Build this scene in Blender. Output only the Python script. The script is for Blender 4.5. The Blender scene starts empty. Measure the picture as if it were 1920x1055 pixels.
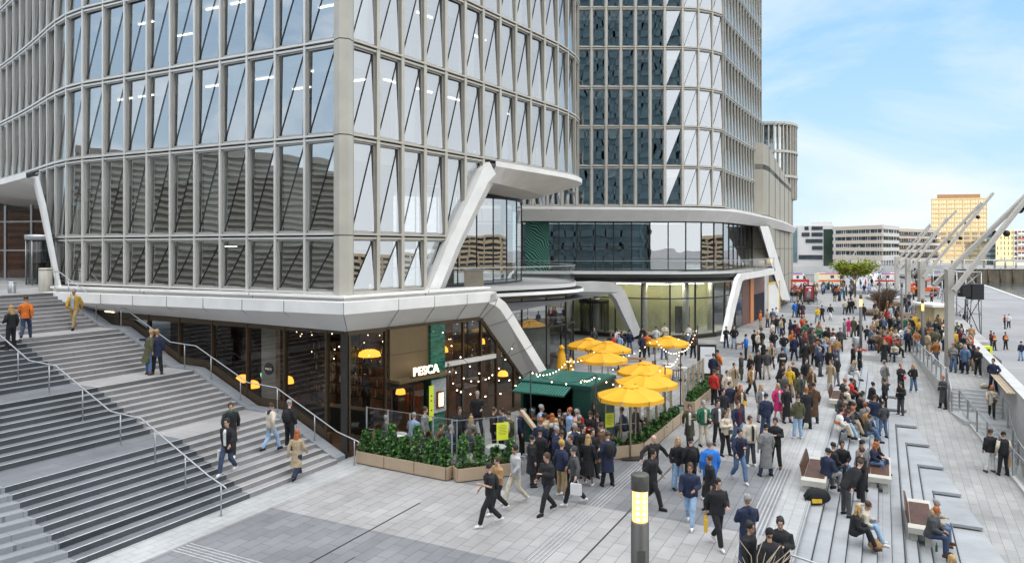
import bpy, math, random
from mathutils import Vector, Matrix
random.seed(7)
sc = bpy.context.scene
R = math.radians
# ------------------------------------------------------------ camera
F = 1347.0; H = 7.9; HY = 465.0; CX = 960.0
cam_d = bpy.data.cameras.new('camera'); cam = bpy.data.objects.new('camera', cam_d)
sc.collection.objects.link(cam); sc.camera = cam
cam.location = (0, 0, H); cam.rotation_euler = (R(90), 0, 0)
cam_d.sensor_width = 36; cam_d.lens = F/1920*36; cam_d.shift_y = -(527.5-HY)/1920
cam_d.clip_start = .2; cam_d.clip_end = 5000
# ------------------------------------------------------------ light
SUN_EL = 9; SUN_AZ = 200          # direction the light comes FROM, clockwise from +Y
w = bpy.data.worlds.new('World'); sc.world = w; w.use_nodes = True
nt = w.node_tree; nt.nodes.clear()
def N(t, tp, **k):
    n = t.nodes.new(tp)
    for a, b in k.items(): setattr(n, a, b)
    return n
sky = N(nt, 'ShaderNodeTexSky', sky_type='NISHITA', sun_disc=False)
sky.sun_elevation = R(SUN_EL); sky.sun_rotation = R(SUN_AZ); sky.air_density = 1.0; sky.dust_density = .6; sky.ozone_density = 1.5
tc = N(nt, 'ShaderNodeTexCoord'); sp = N(nt, 'ShaderNodeSeparateXYZ'); nt.links.new(tc.outputs['Generated'], sp.inputs[0])
mp = N(nt, 'ShaderNodeMapping'); mp.inputs['Scale'].default_value = (1.6, 1.6, 4.2); nt.links.new(tc.outputs['Generated'], mp.inputs[0])
nz = N(nt, 'ShaderNodeTexNoise'); nz.inputs['Scale'].default_value = 1.7; nz.inputs['Detail'].default_value = 7; nz.inputs['Roughness'].default_value = .55; nz.inputs['Distortion'].default_value = .4
nt.links.new(mp.outputs[0], nz.inputs['Vector'])
cr = N(nt, 'ShaderNodeValToRGB'); cr.color_ramp.elements[0].position = .40; cr.color_ramp.elements[1].position = .80
nt.links.new(nz.outputs['Fac'], cr.inputs[0])
# clouds: bright white, brighter overhead; tint of the clear sky towards a clean blue
hb = N(nt, 'ShaderNodeMapRange'); hb.inputs['From Min'].default_value = .36; hb.inputs['From Max'].default_value = .8
hb.inputs['To Min'].default_value = 7.2; hb.inputs['To Max'].default_value = 15.0; nt.links.new(sp.outputs['Z'], hb.inputs['Value'])
cc = N(nt, 'ShaderNodeVectorMath', operation='SCALE'); cc.inputs[0].default_value = (1.0, .985, .975); nt.links.new(hb.outputs[0], cc.inputs['Scale'])
bl = N(nt, 'ShaderNodeMixRGB', blend_type='MULTIPLY'); bl.inputs[0].default_value = 1; bl.inputs[2].default_value = (1.3, 1.5, 1.9, 1)
nt.links.new(sky.outputs[0], bl.inputs[1])
bl2 = N(nt, 'ShaderNodeMixRGB'); bl2.inputs[0].default_value = .85; bl2.inputs[2].default_value = (1.4, 3.45, 5.8, 1); nt.links.new(bl.outputs[0], bl2.inputs[1]); bl = bl2
hz = N(nt, 'ShaderNodeMapRange'); hz.inputs['From Min'].default_value = 0; hz.inputs['From Max'].default_value = .42; hz.inputs['To Min'].default_value = .85; hz.inputs['To Max'].default_value = 0
nt.links.new(sp.outputs['Z'], hz.inputs['Value'])
mx0 = N(nt, 'ShaderNodeMixRGB'); mx0.inputs[2].default_value = (4.5, 5.8, 6.4, 1); nt.links.new(hz.outputs[0], mx0.inputs[0]); nt.links.new(bl.outputs[0], mx0.inputs[1])
ov = N(nt, 'ShaderNodeMapRange'); ov.inputs['From Min'].default_value = .38; ov.inputs['From Max'].default_value = .7; ov.inputs['To Min'].default_value = 0; ov.inputs['To Max'].default_value = .75
nt.links.new(sp.outputs['Z'], ov.inputs['Value'])
mxf = N(nt, 'ShaderNodeMath', operation='MAXIMUM'); nt.links.new(cr.outputs[0], mxf.inputs[0]); nt.links.new(ov.outputs[0], mxf.inputs[1])
# bright cloud cover added out of view, to the right and behind, as fill
sd0 = N(nt, 'ShaderNodeMapRange'); sd0.inputs['From Min'].default_value = .70; sd0.inputs['From Max'].default_value = .30; sd0.inputs['To Min'].default_value = 0; sd0.inputs['To Max'].default_value = .7
lx0 = N(nt, 'ShaderNodeMapRange'); lx0.inputs['From Min'].default_value = -.75; lx0.inputs['From Max'].default_value = -.25; lx0.inputs['To Min'].default_value = .3; nt.links.new(sp.outputs['X'], lx0.inputs['Value'])
nt.links.new(sp.outputs['Y'], sd0.inputs['Value'])
sdm = N(nt, 'ShaderNodeMath', operation='MULTIPLY'); nt.links.new(sd0.outputs[0], sdm.inputs[0]); nt.links.new(lx0.outputs[0], sdm.inputs[1]); sd0 = sdm
mxg = N(nt, 'ShaderNodeMath', operation='MAXIMUM'); nt.links.new(mxf.outputs[0], mxg.inputs[0]); nt.links.new(sd0.outputs[0], mxg.inputs[1]); mxf = mxg
sd1 = N(nt, 'ShaderNodeMapRange'); sd1.inputs['From Min'].default_value = .5; sd1.inputs['From Max'].default_value = -.2; sd1.inputs['To Min'].default_value = 1; sd1.inputs['To Max'].default_value = 1.75
nt.links.new(sp.outputs['Y'], sd1.inputs['Value'])
c2 = N(nt, 'ShaderNodeVectorMath', operation='SCALE'); nt.links.new(cc.outputs[0], c2.inputs[0]); nt.links.new(sd1.outputs[0], c2.inputs['Scale']); cc = c2
mx = N(nt, 'ShaderNodeMixRGB'); nt.links.new(mxf.outputs[0], mx.inputs[0]); nt.links.new(mx0.outputs[0], mx.inputs[1]); nt.links.new(cc.outputs[0], mx.inputs[2])
bg = N(nt, 'ShaderNodeBackground'); bg.inputs['Strength'].default_value = .1; nt.links.new(mx.outputs[0], bg.inputs[0])
wo = N(nt, 'ShaderNodeOutputWorld'); nt.links.new(bg.outputs[0], wo.inputs[0])
sd = bpy.data.lights.new('sun', 'SUN'); sd.energy = 2.2; sd.angle = R(.6); sd.color = (1.0, .86, .66)
so = bpy.data.objects.new('sun', sd); sc.collection.objects.link(so)
so.rotation_euler = (R(90-SUN_EL), 0, R(180-SUN_AZ+180)); so.location = (0, 0, 80)
sdir = Vector((math.sin(R(SUN_AZ))*math.cos(R(SUN_EL)), math.cos(R(SUN_AZ))*math.cos(R(SUN_EL)), math.sin(R(SUN_EL))))
so.rotation_euler = sdir.to_track_quat('Z', 'Y').to_euler()
sc.view_settings.view_transform = 'Standard'; sc.view_settings.look = 'None'; sc.view_settings.gamma = 1
sc.view_settings.exposure = .70
cy = sc.cycles; cy.use_denoising = True; cy.max_bounces = 7; cy.glossy_bounces = 4; cy.transparent_max_bounces = 14; cy.diffuse_bounces = 3
cy.sample_clamp_indirect = 6; cy.use_adaptive_sampling = True; cy.adaptive_threshold = .02; cy.caustics_reflective = False; cy.caustics_refractive = False
# ------------------------------------------------------------ geometry helpers
C = sc.collection
def P(px, py, z=0.0):
    Y = F*(H-z)/(py-HY); return ((px-CX)/F*Y, Y)
U2 = (math.sin(R(27.3)), math.cos(R(27.3))); U3 = (-U2[1], U2[0])
def ST(s, t): return (s*U3[0]+t*U2[0], s*U3[1]+t*U2[1])
def toST(p): return (p[0]*U3[0]+p[1]*U3[1], p[0]*U2[0]+p[1]*U2[1])
def onpl(px, py, A, d, o=0.0):
    n = (d[1], -d[0]); ax, ay = A[0]+n[0]*o, A[1]+n[1]*o
    k = (px-CX)/F     # X = kY ; (X-ax)*d1-(Y-ay)*d0=0
    Y = (ax*d[1]-ay*d[0])/(k*d[1]-d[0])
    return (k*Y, Y, H-(py-HY)*Y/F)
WL = {}
def wl(o): return WL.get(o.name, Vector((0, 0, 0))) if o is not None else Vector((0, 0, 0))
class MB:
    def __init__(s): s.v = []; s.f = []; s.m = []; s.ms = []; s.sm = []
    def mi(s, m):
        if m not in s.ms: s.ms.append(m)
        return s.ms.index(m)
    def add(s, vs, fs, m, smooth=False):
        b = len(s.v); s.v += [tuple(x) for x in vs]; k = s.mi(m)
        for q in fs: s.f.append(tuple(b+i for i in q)); s.m.append(k); s.sm.append(smooth)
        return s
    def face(s, vs, m): return s.add(vs, [tuple(range(len(vs)))], m)
    def box(s, x0, x1, y0, y1, z0, z1, m):
        return s.add([(x0,y0,z0),(x1,y0,z0),(x1,y1,z0),(x0,y1,z0),(x0,y0,z1),(x1,y0,z1),(x1,y1,z1),(x0,y1,z1)],
                     [(3,2,1,0),(4,5,6,7),(0,1,5,4),(1,2,6,5),(2,3,7,6),(3,0,4,7)], m)
    def prism(s, poly, z0, z1, m, top=None):
        n = len(poly)
        def zz(z, i): return z[i] if isinstance(z, (list, tuple)) else z
        a = sum(poly[i][0]*poly[(i+1)%n][1]-poly[(i+1)%n][0]*poly[i][1] for i in range(n))
        if a < 0: poly = poly[::-1]; z0 = z0[::-1] if isinstance(z0, list) else z0; z1 = z1[::-1] if isinstance(z1, list) else z1
        vs = [(p[0], p[1], zz(z0,i)) for i, p in enumerate(poly)]+[(p[0], p[1], zz(z1,i)) for i, p in enumerate(poly)]
        s.add(vs, [tuple(range(n-1,-1,-1))]+[(i,(i+1)%n,n+(i+1)%n,n+i) for i in range(n)], m)
        b = len(s.v)-2*n; s.f.append(tuple(b+n+i for i in range(n))); s.m.append(s.mi(top or m)); s.sm.append(False)
        return s
    def bar(s, a, b, w, h, m, up=(0,0,1)):
        a = Vector(a); b = Vector(b); d = (b-a).normalized(); u = Vector(up)
        if abs(d.dot(u)) > .98: u = Vector((0,1,0))
        x = d.cross(u).normalized(); y = x.cross(d).normalized()
        vs = [p+x*i*w/2+y*j*h/2 for p in (a,b) for i,j in ((-1,-1),(1,-1),(1,1),(-1,1))]
        return s.add(vs, [(0,1,2,3)[::-1],(4,5,6,7),(0,1,5,4),(1,2,6,5),(2,3,7,6),(3,0,4,7)], m)
    def wall(s, a, b, th, z0, z1, m):      # upright box over the segment a-b, thickness th
        dx, dy = b[0]-a[0], b[1]-a[1]; l = math.hypot(dx,dy) or 1; nx, ny = -dy/l*th/2, dx/l*th/2
        return s.prism([(a[0]-nx,a[1]-ny),(b[0]-nx,b[1]-ny),(b[0]+nx,b[1]+ny),(a[0]+nx,a[1]+ny)], z0, z1, m)
    def tube(s, pts, r, m, n=8, smooth=True, cap=True):
        pts = [Vector(p) for p in pts]; k = len(pts); vs = []
        prev = None
        for i, p in enumerate(pts):
            d = (pts[min(i+1,k-1)]-pts[max(i-1,0)]).normalized()
            if prev is None:
                u = Vector((0,0,1)) if abs(d.z) < .55 else Vector((1,0,0)); x = d.cross(u).normalized()
            else: x = (prev-d*prev.dot(d)).normalized()
            prev = x; y = d.cross(x)
            rr = r[i] if isinstance(r, (list, tuple)) else r
            ra, rb = rr if isinstance(rr, tuple) else (rr, rr)
            vs += [p+x*math.cos(2*math.pi*j/n)*ra+y*math.sin(2*math.pi*j/n)*rb for j in range(n)]
        fs = [(i*n+j, i*n+(j+1)%n, (i+1)*n+(j+1)%n, (i+1)*n+j) for i in range(k-1) for j in range(n)]
        s.add(vs, fs, m, smooth)
        if cap:
            b = len(s.v)-k*n; mi = s.mi(m)
            s.f.append(tuple(b+j for j in range(n-1,-1,-1))); s.f.append(tuple(b+(k-1)*n+j for j in range(n))); s.m += [mi,mi]; s.sm += [False,False]
        return s
    def cyl(s, c, r, z0, z1, m, n=16, r2=None):
        return s.tube([(c[0],c[1],z0),(c[0],c[1],z1)], [r, r if r2 is None else r2], m, n)
    def lathe(s, c, prof, m, n=16):
        vs = [(c[0]+r*math.cos(2*math.pi*j/n), c[1]+r*math.sin(2*math.pi*j/n), c[2]+z) for r, z in prof for j in range(n)]
        k = len(prof)
        return s.add(vs, [(i*n+j, i*n+(j+1)%n, (i+1)*n+(j+1)%n, (i+1)*n+j) for i in range(k-1) for j in range(n)], m, True)
    def ball(s, c, r, m, n=8, k=6, sq=(1,1,1)):
        vs = [(c[0]+r*sq[0]*math.sin(math.pi*i/k)*math.cos(2*math.pi*j/n), c[1]+r*sq[1]*math.sin(math.pi*i/k)*math.sin(2*math.pi*j/n), c[2]-r*sq[2]*math.cos(math.pi*i/k)) for i in range(k+1) for j in range(n)]
        return s.add(vs, [(i*n+j, i*n+(j+1)%n, (i+1)*n+(j+1)%n, (i+1)*n+j) for i in range(k) for j in range(n)], m, True)
    def build(s, name, parent=None, loc=None):
        me = bpy.data.meshes.new(name)
        off = Vector(loc) if loc is not None else wl(parent)
        me.from_pydata([tuple(Vector(v)-off) for v in s.v], [], s.f)
        for m in s.ms: me.materials.append(m)
        me.polygons.foreach_set('material_index', s.m); me.polygons.foreach_set('use_smooth', s.sm)
        me.update(); o = bpy.data.objects.new(name, me); C.objects.link(o)
        if parent is not None: o.parent = parent
        if loc is not None: o.location = loc if parent is None else Vector(loc)-wl(parent)
        WL[o.name] = off
        return o
def tag(o, label=None, cat=None, group=None, kind=None):
    if label: o['label'] = label
    if cat: o['category'] = cat
    if group: o['group'] = group
    if kind: o['kind'] = kind
    return o
def thing(name, label, cat, loc=(0,0,0), group=None, rz=0):
    o = bpy.data.objects.new(name, None); C.objects.link(o); o.location = loc; o.rotation_euler = (0,0,rz); o.empty_display_size = .3
    WL[o.name] = Vector(loc) if rz == 0 else Vector((0,0,0))
    return tag(o, label, cat, group)
def dup(root, loc, rz=0, label=None, group=None, sc_=None):
    def cp(o, par):
        c = o.copy(); C.objects.link(c); c.parent = par
        for ch in KIDS.get(o.name, [x for x in o.children]): cp(ch, c)
        return c
    r = cp(root, None); r.location = loc; r.rotation_euler = (0,0,rz)
    if sc_: r.scale = (sc_,)*3
    if label: r['label'] = label
    if group: r['group'] = group
    return r
KIDS = {}
def struct(o): o['kind'] = 'structure'; return o
# ------------------------------------------------------------ materials
MC = {}
def M(name, col=None, rough=.6, metal=0, var=.1, scale=2.5, bump=0, bscale=40, emit=0, spec=.5):
    if name in MC: return MC[name]
    m = bpy.data.materials.new(name); m.use_nodes = True; t = m.node_tree; b = t.nodes['Principled BSDF']
    b.inputs['Roughness'].default_value = rough; b.inputs['Metallic'].default_value = metal; b.inputs['Specular IOR Level'].default_value = spec
    if var > 0:
        c = N(t, 'ShaderNodeTexCoord'); n = N(t, 'ShaderNodeTexNoise'); n.inputs['Scale'].default_value = scale; n.inputs['Detail'].default_value = 5
        t.links.new(c.outputs['Object'], n.inputs['Vector'])
        mr = N(t, 'ShaderNodeMapRange'); mr.inputs['From Min'].default_value = .3; mr.inputs['From Max'].default_value = .7; mr.inputs['To Min'].default_value = 1-var; mr.inputs['To Max'].default_value = 1+var
        t.links.new(n.outputs['Fac'], mr.inputs['Value'])
        x = N(t, 'ShaderNodeVectorMath', operation='SCALE'); x.inputs[0].default_value = col[:3]; t.links.new(mr.outputs[0], x.inputs['Scale'])
        t.links.new(x.outputs[0], b.inputs['Base Color'])
    else: b.inputs['Base Color'].default_value = (*col[:3], 1)
    if bump:
        c = N(t, 'ShaderNodeTexCoord'); n = N(t, 'ShaderNodeTexNoise'); n.inputs['Scale'].default_value = bscale; n.inputs['Detail'].default_value = 4
        t.links.new(c.outputs['Object'], n.inputs['Vector']); bp = N(t, 'ShaderNodeBump'); bp.inputs['Strength'].default_value = bump; bp.inputs['Distance'].default_value = .02
        t.links.new(n.outputs['Fac'], bp.inputs['Height']); t.links.new(bp.outputs[0], b.inputs['Normal'])
    if emit: b.inputs['Emission Color'].default_value = (*col[:3], 1); b.inputs['Emission Strength'].default_value = emit
    MC[name] = m; return m
def tiles(name, c1, c2, mortar, bw=.8, bh=.4, ang=27.3, msize=.008, extra=None, rough=.75, bump=.3, offs=.5, var=.24):
    """stone paving laid in courses that run along the plaza"""
    m = bpy.data.materials.new(name); m.use_nodes = True; t = m.node_tree; b = t.nodes['Principled BSDF']; b.inputs['Roughness'].default_value = rough
    g = N(t, 'ShaderNodeNewGeometry'); mp = N(t, 'ShaderNodeMapping'); mp.inputs['Rotation'].default_value = (0, 0, R(ang-90))
    t.links.new(g.outputs['Position'], mp.inputs[0])
    br = N(t, 'ShaderNodeTexBrick'); br.offset = offs; br.inputs['Scale'].default_value = 1; br.inputs['Brick Width'].default_value = bw; br.inputs['Row Height'].default_value = bh
    br.inputs['Mortar Size'].default_value = msize; br.inputs['Mortar Smooth'].default_value = .2; br.inputs['Bias'].default_value = 0
    br.inputs['Color1'].default_value = (*c1, 1); br.inputs['Color2'].default_value = (*c2, 1); br.inputs['Mortar'].default_value = (*mortar, 1)
    t.links.new(mp.outputs[0], br.inputs['Vector'])
    n = N(t, 'ShaderNodeTexNoise'); n.inputs['Scale'].default_value = .45; n.inputs['Detail'].default_value = 8; n.inputs['Roughness'].default_value = .65; t.links.new(g.outputs['Position'], n.inputs['Vector'])
    vo = N(t, 'ShaderNodeTexVoronoi'); vo.inputs['Scale'].default_value = 1.7; t.links.new(g.outputs['Position'], vo.inputs['Vector']); vr = N(t, 'ShaderNodeMapRange'); vr.inputs['From Min'].default_value = .03; vr.inputs['From Max'].default_value = .07; vr.inputs['To Min'].default_value = .72; vr.inputs['To Max'].default_value = 1; t.links.new(vo.outputs['Distance'], vr.inputs['Value'])
    n2 = N(t, 'ShaderNodeTexNoise'); n2.inputs['Scale'].default_value = 60; t.links.new(g.outputs['Position'], n2.inputs['Vector'])
    mr = N(t, 'ShaderNodeMapRange'); mr.inputs['From Min'].default_value = .3; mr.inputs['From Max'].default_value = .7; mr.inputs['To Min'].default_value = 1-var; mr.inputs['To Max'].default_value = 1+var*.6; t.links.new(n.outputs['Fac'], mr.inputs['Value'])
    mr2 = N(t, 'ShaderNodeMapRange'); mr2.inputs['To Min'].default_value = .88; mr2.inputs['To Max'].default_value = 1.12; t.links.new(n2.outputs['Fac'], mr2.inputs['Value'])
    k = N(t, 'ShaderNodeMath', operation='MULTIPLY'); t.links.new(mr.outputs[0], k.inputs[0]); t.links.new(mr2.outputs[0], k.inputs[1])
    k0 = k; k = N(t, 'ShaderNodeMath', operation='MULTIPLY'); t.links.new(k0.outputs[0], k.inputs[0]); t.links.new(vr.outputs[0], k.inputs[1])
    x = N(t, 'ShaderNodeVectorMath', operation='SCALE'); t.links.new(br.outputs['Color'], x.inputs[0]); t.links.new(k.outputs[0], x.inputs['Scale']); t.links.new(x.outputs[0], b.inputs['Base Color'])
    bp = N(t, 'ShaderNodeBump'); bp.inputs['Strength'].default_value = bump; bp.inputs['Distance'].default_value = .01; bp.invert = True
    t.links.new(br.outputs['Fac'], bp.inputs['Height']); t.links.new(bp.outputs[0], b.inputs['Normal'])
    MC[name] = m; return m
def glass(name, tint=(.6,.63,.62), base=.3, rough=.0, gcol=(1,1,1), wav=0.0, tr=1.0):
    m = bpy.data.materials.new(name); m.use_nodes = True; t = m.node_tree; t.nodes.clear()
    tb = N(t, 'ShaderNodeBsdfTransparent'); tb.inputs[0].default_value = (*tint, 1)
    gb = N(t, 'ShaderNodeBsdfGlossy'); gb.inputs['Roughness'].default_value = rough; gb.inputs['Color'].default_value = (*gcol, 1)
    lw = N(t, 'ShaderNodeLayerWeight'); lw.inputs[0].default_value = .5; fr = N(t, 'ShaderNodeMath', operation='POWER'); fr.inputs[1].default_value = 5.2; t.links.new(lw.outputs['Facing'], fr.inputs[0])
    ma = N(t, 'ShaderNodeMath', operation='MULTIPLY_ADD'); ma.inputs[1].default_value = 1-base; ma.inputs[2].default_value = base; ma.use_clamp = True
    t.links.new(fr.outputs[0], ma.inputs[0])
    mx = N(t, 'ShaderNodeMixShader'); t.links.new(ma.outputs[0], mx.inputs[0]); t.links.new(tb.outputs[0], mx.inputs[1]); t.links.new(gb.outputs[0], mx.inputs[2])
    if wav:
        g = N(t, 'ShaderNodeNewGeometry'); n = N(t, 'ShaderNodeTexNoise'); n.inputs['Scale'].default_value = .5; n.inputs['Detail'].default_value = 1
        t.links.new(g.outputs['Position'], n.inputs['Vector']); bp = N(t, 'ShaderNodeBump'); bp.inputs['Strength'].default_value = wav; bp.inputs['Distance'].default_value = .05
        t.links.new(n.outputs['Fac'], bp.inputs['Height']); t.links.new(bp.outputs[0], gb.inputs['Normal'])
    o = N(t, 'ShaderNodeOutputMaterial'); t.links.new(mx.outputs[0], o.inputs[0]); MC[name] = m; return m
m_fin = M('champagne_metal', (.70,.68,.64), .34, .25, .06, 1.2)
m_fin2 = M('bronze_metal', (.50,.47,.40), .36, .2, .08, 1.2)
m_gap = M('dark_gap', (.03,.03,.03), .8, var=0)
m_white = M('white_panel', (.80,.79,.76), .45, 0, .08, .9)
m_soff = M('grey_soffit_panel', (.76,.745,.72), .5, 0, .05, .8)
m_dark = M('dark_frame', (.035,.033,.03), .45, .3, .1)
m_brown = M('brown_frame', (.09,.065,.04), .4, .5, .1)
m_steel = M('brushed_steel', (.45,.46,.47), .35, .8, .08, 6)
m_win = glass('office_glass', (.72,.76,.76), .48, gcol=(.90,.93,.96), wav=.12)
m_shop = glass('shop_glass', (.62,.64,.63), .05, wav=.08)
m_lob = glass('lobby_glass', (.88,.90,.86), .08, wav=.08)
m_refl = glass('tinted_glass', (.45,.48,.48), .34, wav=.15)
m_screen = glass('clear_screen_glass', (.93,.95,.94), .03)
m_int = M('interior_dark_wall', (.10,.10,.10), .9, var=.3, scale=.7)
m_intl = M('interior_light_wall', (.42,.42,.38), .9, var=.25, scale=.6)
m_ceil = M('interior_ceiling', (.45,.45,.44), .9)
m_strip = M('ceiling_light', (1.,.95,.85), emit=3.5, var=0)
m_blind = M('roller_blind', (.50,.50,.47), .9, var=.12, scale=.9)
m_bulb = M('bulb_warm', (1.,.80,.50), emit=7, var=0)
m_black = M('black_metal', (.02,.02,.022), .4, .4, .1)
# stone
pv_l = tiles('light_paving', (.385,.376,.371), (.325,.317,.313), (.13,.13,.125))
pv_d = tiles('dark_paving', (.235,.24,.25), (.195,.20,.21), (.085,.088,.092))
pv_r = tiles('terrace_paving', (.36,.36,.35), (.30,.30,.295), (.17,.17,.17), .95, .32)
pv_s = tiles('border_stone', (.44,.45,.45), (.39,.40,.40), (.25,.25,.25), .6, .3)
st_dr = tiles('dark_riser_shade', (.075,.085,.095), (.06,.068,.078), (.04,.045,.05), 1.6, .5, bump=.1, var=.3)  # dark step stone again, with the risers' shade put into the colour
st_lr = tiles('light_riser_shade', (.27,.262,.265), (.235,.23,.232), (.15,.15,.15), 1.6, .5, bump=.1, var=.25)  # light step stone darkened for risers, shade painted in
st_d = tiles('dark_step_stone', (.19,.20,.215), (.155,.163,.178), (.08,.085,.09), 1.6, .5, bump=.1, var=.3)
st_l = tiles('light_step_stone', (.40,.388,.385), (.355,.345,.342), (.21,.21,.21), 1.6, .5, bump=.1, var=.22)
st_w = tiles('pale_step_stone', (.28,.295,.315), (.25,.265,.285), (.15,.16,.17), 1.2, .5, bump=.1, var=.2)
m_nose = M('step_nosing', (.60,.62,.64), .5, var=.1)
m_conc = M('pale_concrete', (.50,.50,.49), .75, var=.12, scale=1.2, bump=.15)
m_seat = tiles('seat_step_stone', (.37,.385,.40), (.34,.355,.37), (.22,.23,.24), 2.4, 9, bump=.05)
m_quay = M('quay_asphalt', (.26,.26,.265), .85, var=.14, scale=.15, bump=.2)
# ------------------------------------------------------------ ground
def sheet(name, poly, z, m):
    b = MB(); b.face([(p[0], p[1], z if not callable(z) else z(p)) for p in poly], m); return struct(b.build(name))
# ground sheet to the horizon lies below everything at water level edge
g = MB(); g.face([(-3000,-3000,-4.9),(3000,-3000,-4.9),(3000,3000,-4.9),(-3000,3000,-4.9)], m_quay); struct(g.build('ground'))
# plaza slab: left of the seat steps (s > 2.05)
def TT(*a): return [ST(s,t) for s,t in a]
g = MB(); g.prism(TT((2.05,-40),(90,-40),(90,178),(-8,178),(-8,72),(-1.25,72),(-1.25,59),(2.05,59)), -4.5, 0.0, m_conc, pv_l); struct(g.build('plaza_pavement'))
for nm, (s0, s1, t0, t1) in enumerate([(2.9,16.55,-40,16.1),(2.9,12.6,20.7,27.4),(2.9,60,53.5,60.7),(-8,60,93,106),(-8,60,136,150)]):
    sheet('dark_paving_band', TT((s0,t0),(s1,t0),(s1,t1),(s0,t1)), .004, pv_d)
sheet('stair_foot_border', TT((16.6,-30),(17.79,-30),(17.79,21.6),(16.6,21.6)), .004, pv_s)
sheet('seat_steps_border', TT((2.06,-40),(2.85,-40),(2.85,59),(2.06,59)), .004, pv_s)
# tactile guide strips and slot drains
g = MB()
for i in range(5):
    s = 2.95+.11*i; g.prism(TT((s,-20),(s+.045,-20),(s+.045,58),(s,58)), .004, .010, pv_s)
    t = 12.6+.13*i; g.prism(TT((4,t),(16.5,t),(16.5,t+.05),(4,t+.05)), .006, .012, pv_s)
    s = 7.6+.12*i; g.prism(TT((s,16.3),(s+.04,16.3),(s+.04,50),(s,50)), .008, .013, pv_s)
struct(g.build('tactile_strip'))
g = MB()
for s, t0, t1 in ((6.75,-20,52),(12.75,2,18.5)): g.prism(TT((s,t0),(s+.035,t0),(s+.035,t1),(s,t1)), .008, .011, m_dark)
g.prism(TT((12.0,13.6),(12.02,13.6),(12.02,14.5),(12.0,14.5)), .008, .011, m_dark)
struct(g.build('slot_drain'))
# ------------------------------------------------------------ left stairs
RI = .148
SK = [17.8+.35*k for k in range(10)]+[22.6+.3625*k for k in range(9)]+[27.2+.35*k for k in range(10)]+[31.9+.35*k for k in range(10)]
ZTOP = RI*39
def prof():
    pr = [(SK[0], 0)]
    for k, s in enumerate(SK):
        pr.append((s, RI*(k+1)))
        if k+1 < len(SK): pr.append((SK[k+1], RI*(k+1)))
    return pr
def stair_piece(name, ta, tb, mt, k0=0, k1=39, fb=None, nose=True):
    g = MB(); pr = prof()
    pa = lambda s: ST(s, ta); pb = (lambda s: ST(s, tb)) if fb is None else fb
    seq = pr[2*k0:2*k1+0]
    for (s0,z0),(s1,z1) in zip(seq[:-1], seq[1:]):
        a0, a1, b0, b1 = pa(s0), pa(s1), pb(s0), pb(s1)
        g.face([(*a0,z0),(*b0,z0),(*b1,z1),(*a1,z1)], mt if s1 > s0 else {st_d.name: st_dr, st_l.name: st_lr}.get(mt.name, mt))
        if nose and s1 > s0:
            q = .045; g.face([(*pa(s0),z0+.003),(*pb(s0),z0+.003),(*pb(s0+q),z0+.003),(*pa(s0+q),z0+.003)], m_nose)
    return g
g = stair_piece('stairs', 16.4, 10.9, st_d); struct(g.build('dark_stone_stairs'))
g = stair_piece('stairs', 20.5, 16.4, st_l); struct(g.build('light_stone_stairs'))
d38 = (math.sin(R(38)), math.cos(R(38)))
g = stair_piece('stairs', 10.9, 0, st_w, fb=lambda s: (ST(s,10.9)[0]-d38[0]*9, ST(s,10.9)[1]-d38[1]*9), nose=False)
struct(g.build('pale_stone_stairs'))
# landing on top
g = MB(); g.prism([ST(SK[-1],20.5),ST(SK[-1],10.9),(ST(SK[-1],10.9)[0]-d38[0]*9, ST(SK[-1],10.9)[1]-d38[1]*9),ST(70,-10),ST(70,60),ST(40,60),ST(40,25),ST(SK[-1],21.3)], ZTOP-1.2, ZTOP, m_conc, pv_l); struct(g.build('upper_landing'))
# curb and glazing sill along the stairs' right edge
def zc(s):   # slope line just above the nosings
    pts = [(17.0,0.02),(SK[0]+.1,.17),(SK[9],RI*10+.05),(SK[10]-.2,RI*10+.08),(SK[18],RI*19+.05),(SK[19]-.2,RI*19+.08),(SK[28],RI*29+.05),(SK[29]-.2,RI*29+.08),(SK[38],RI*39+.05),(60,RI*39+.05)]
    for (a,za),(b,zb) in zip(pts[:-1],pts[1:]):
        if s <= b: return za+(zb-za)*(s-a)/(b-a)
    return pts[-1][1]
ks = [17.9,SK[9],SK[10]-.2,SK[18],SK[19]-.2,SK[28],SK[29]-.2,SK[38]]
g = MB()
for a, b in zip(ks[:-1], ks[1:]):
    g.prism(TT((a,20.5),(b,20.5),(b,21.05),(a,21.05)), -.05, [zc(a),zc(b),zc(b),zc(a)], st_w)
struct(g.build('stair_curb'))
# ------------------------------------------------------------ facade kit
def seglens(pts): return [math.hypot(b[0]-a[0], b[1]-a[1]) for a, b in zip(pts[:-1], pts[1:])]
def offs(pts, o):
    """offset a polyline towards the viewer side (o > 0 outwards)"""
    out = []
    for i, p in enumerate(pts):
        ns = []
        if i > 0: a, b = pts[i-1], pts[i]; l = math.hypot(b[0]-a[0], b[1]-a[1]); ns.append(((b[1]-a[1])/l, -(b[0]-a[0])/l))
        if i < len(pts)-1: a, b = pts[i], pts[i+1]; l = math.hypot(b[0]-a[0], b[1]-a[1]); ns.append(((b[1]-a[1])/l, -(b[0]-a[0])/l))
        nx = sum(n[0] for n in ns)/len(ns); ny = sum(n[1] for n in ns)/len(ns); q = nx*nx+ny*ny
        out.append((p[0]+nx*o/q, p[1]+ny*o/q))
    return out
def resample(pts, n=None, step=None):
    L = seglens(pts); T = sum(L); n = n or max(1, round(T/step)); out = []
    for k in range(n+1):
        d = T*k/n; i = 0
        while i < len(L)-1 and d > L[i]: d -= L[i]; i += 1
        f = d/L[i]; a, b = pts[i], pts[i+1]; out.append((a[0]+(b[0]-a[0])*f, a[1]+(b[1]-a[1])*f))
    return out
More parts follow.
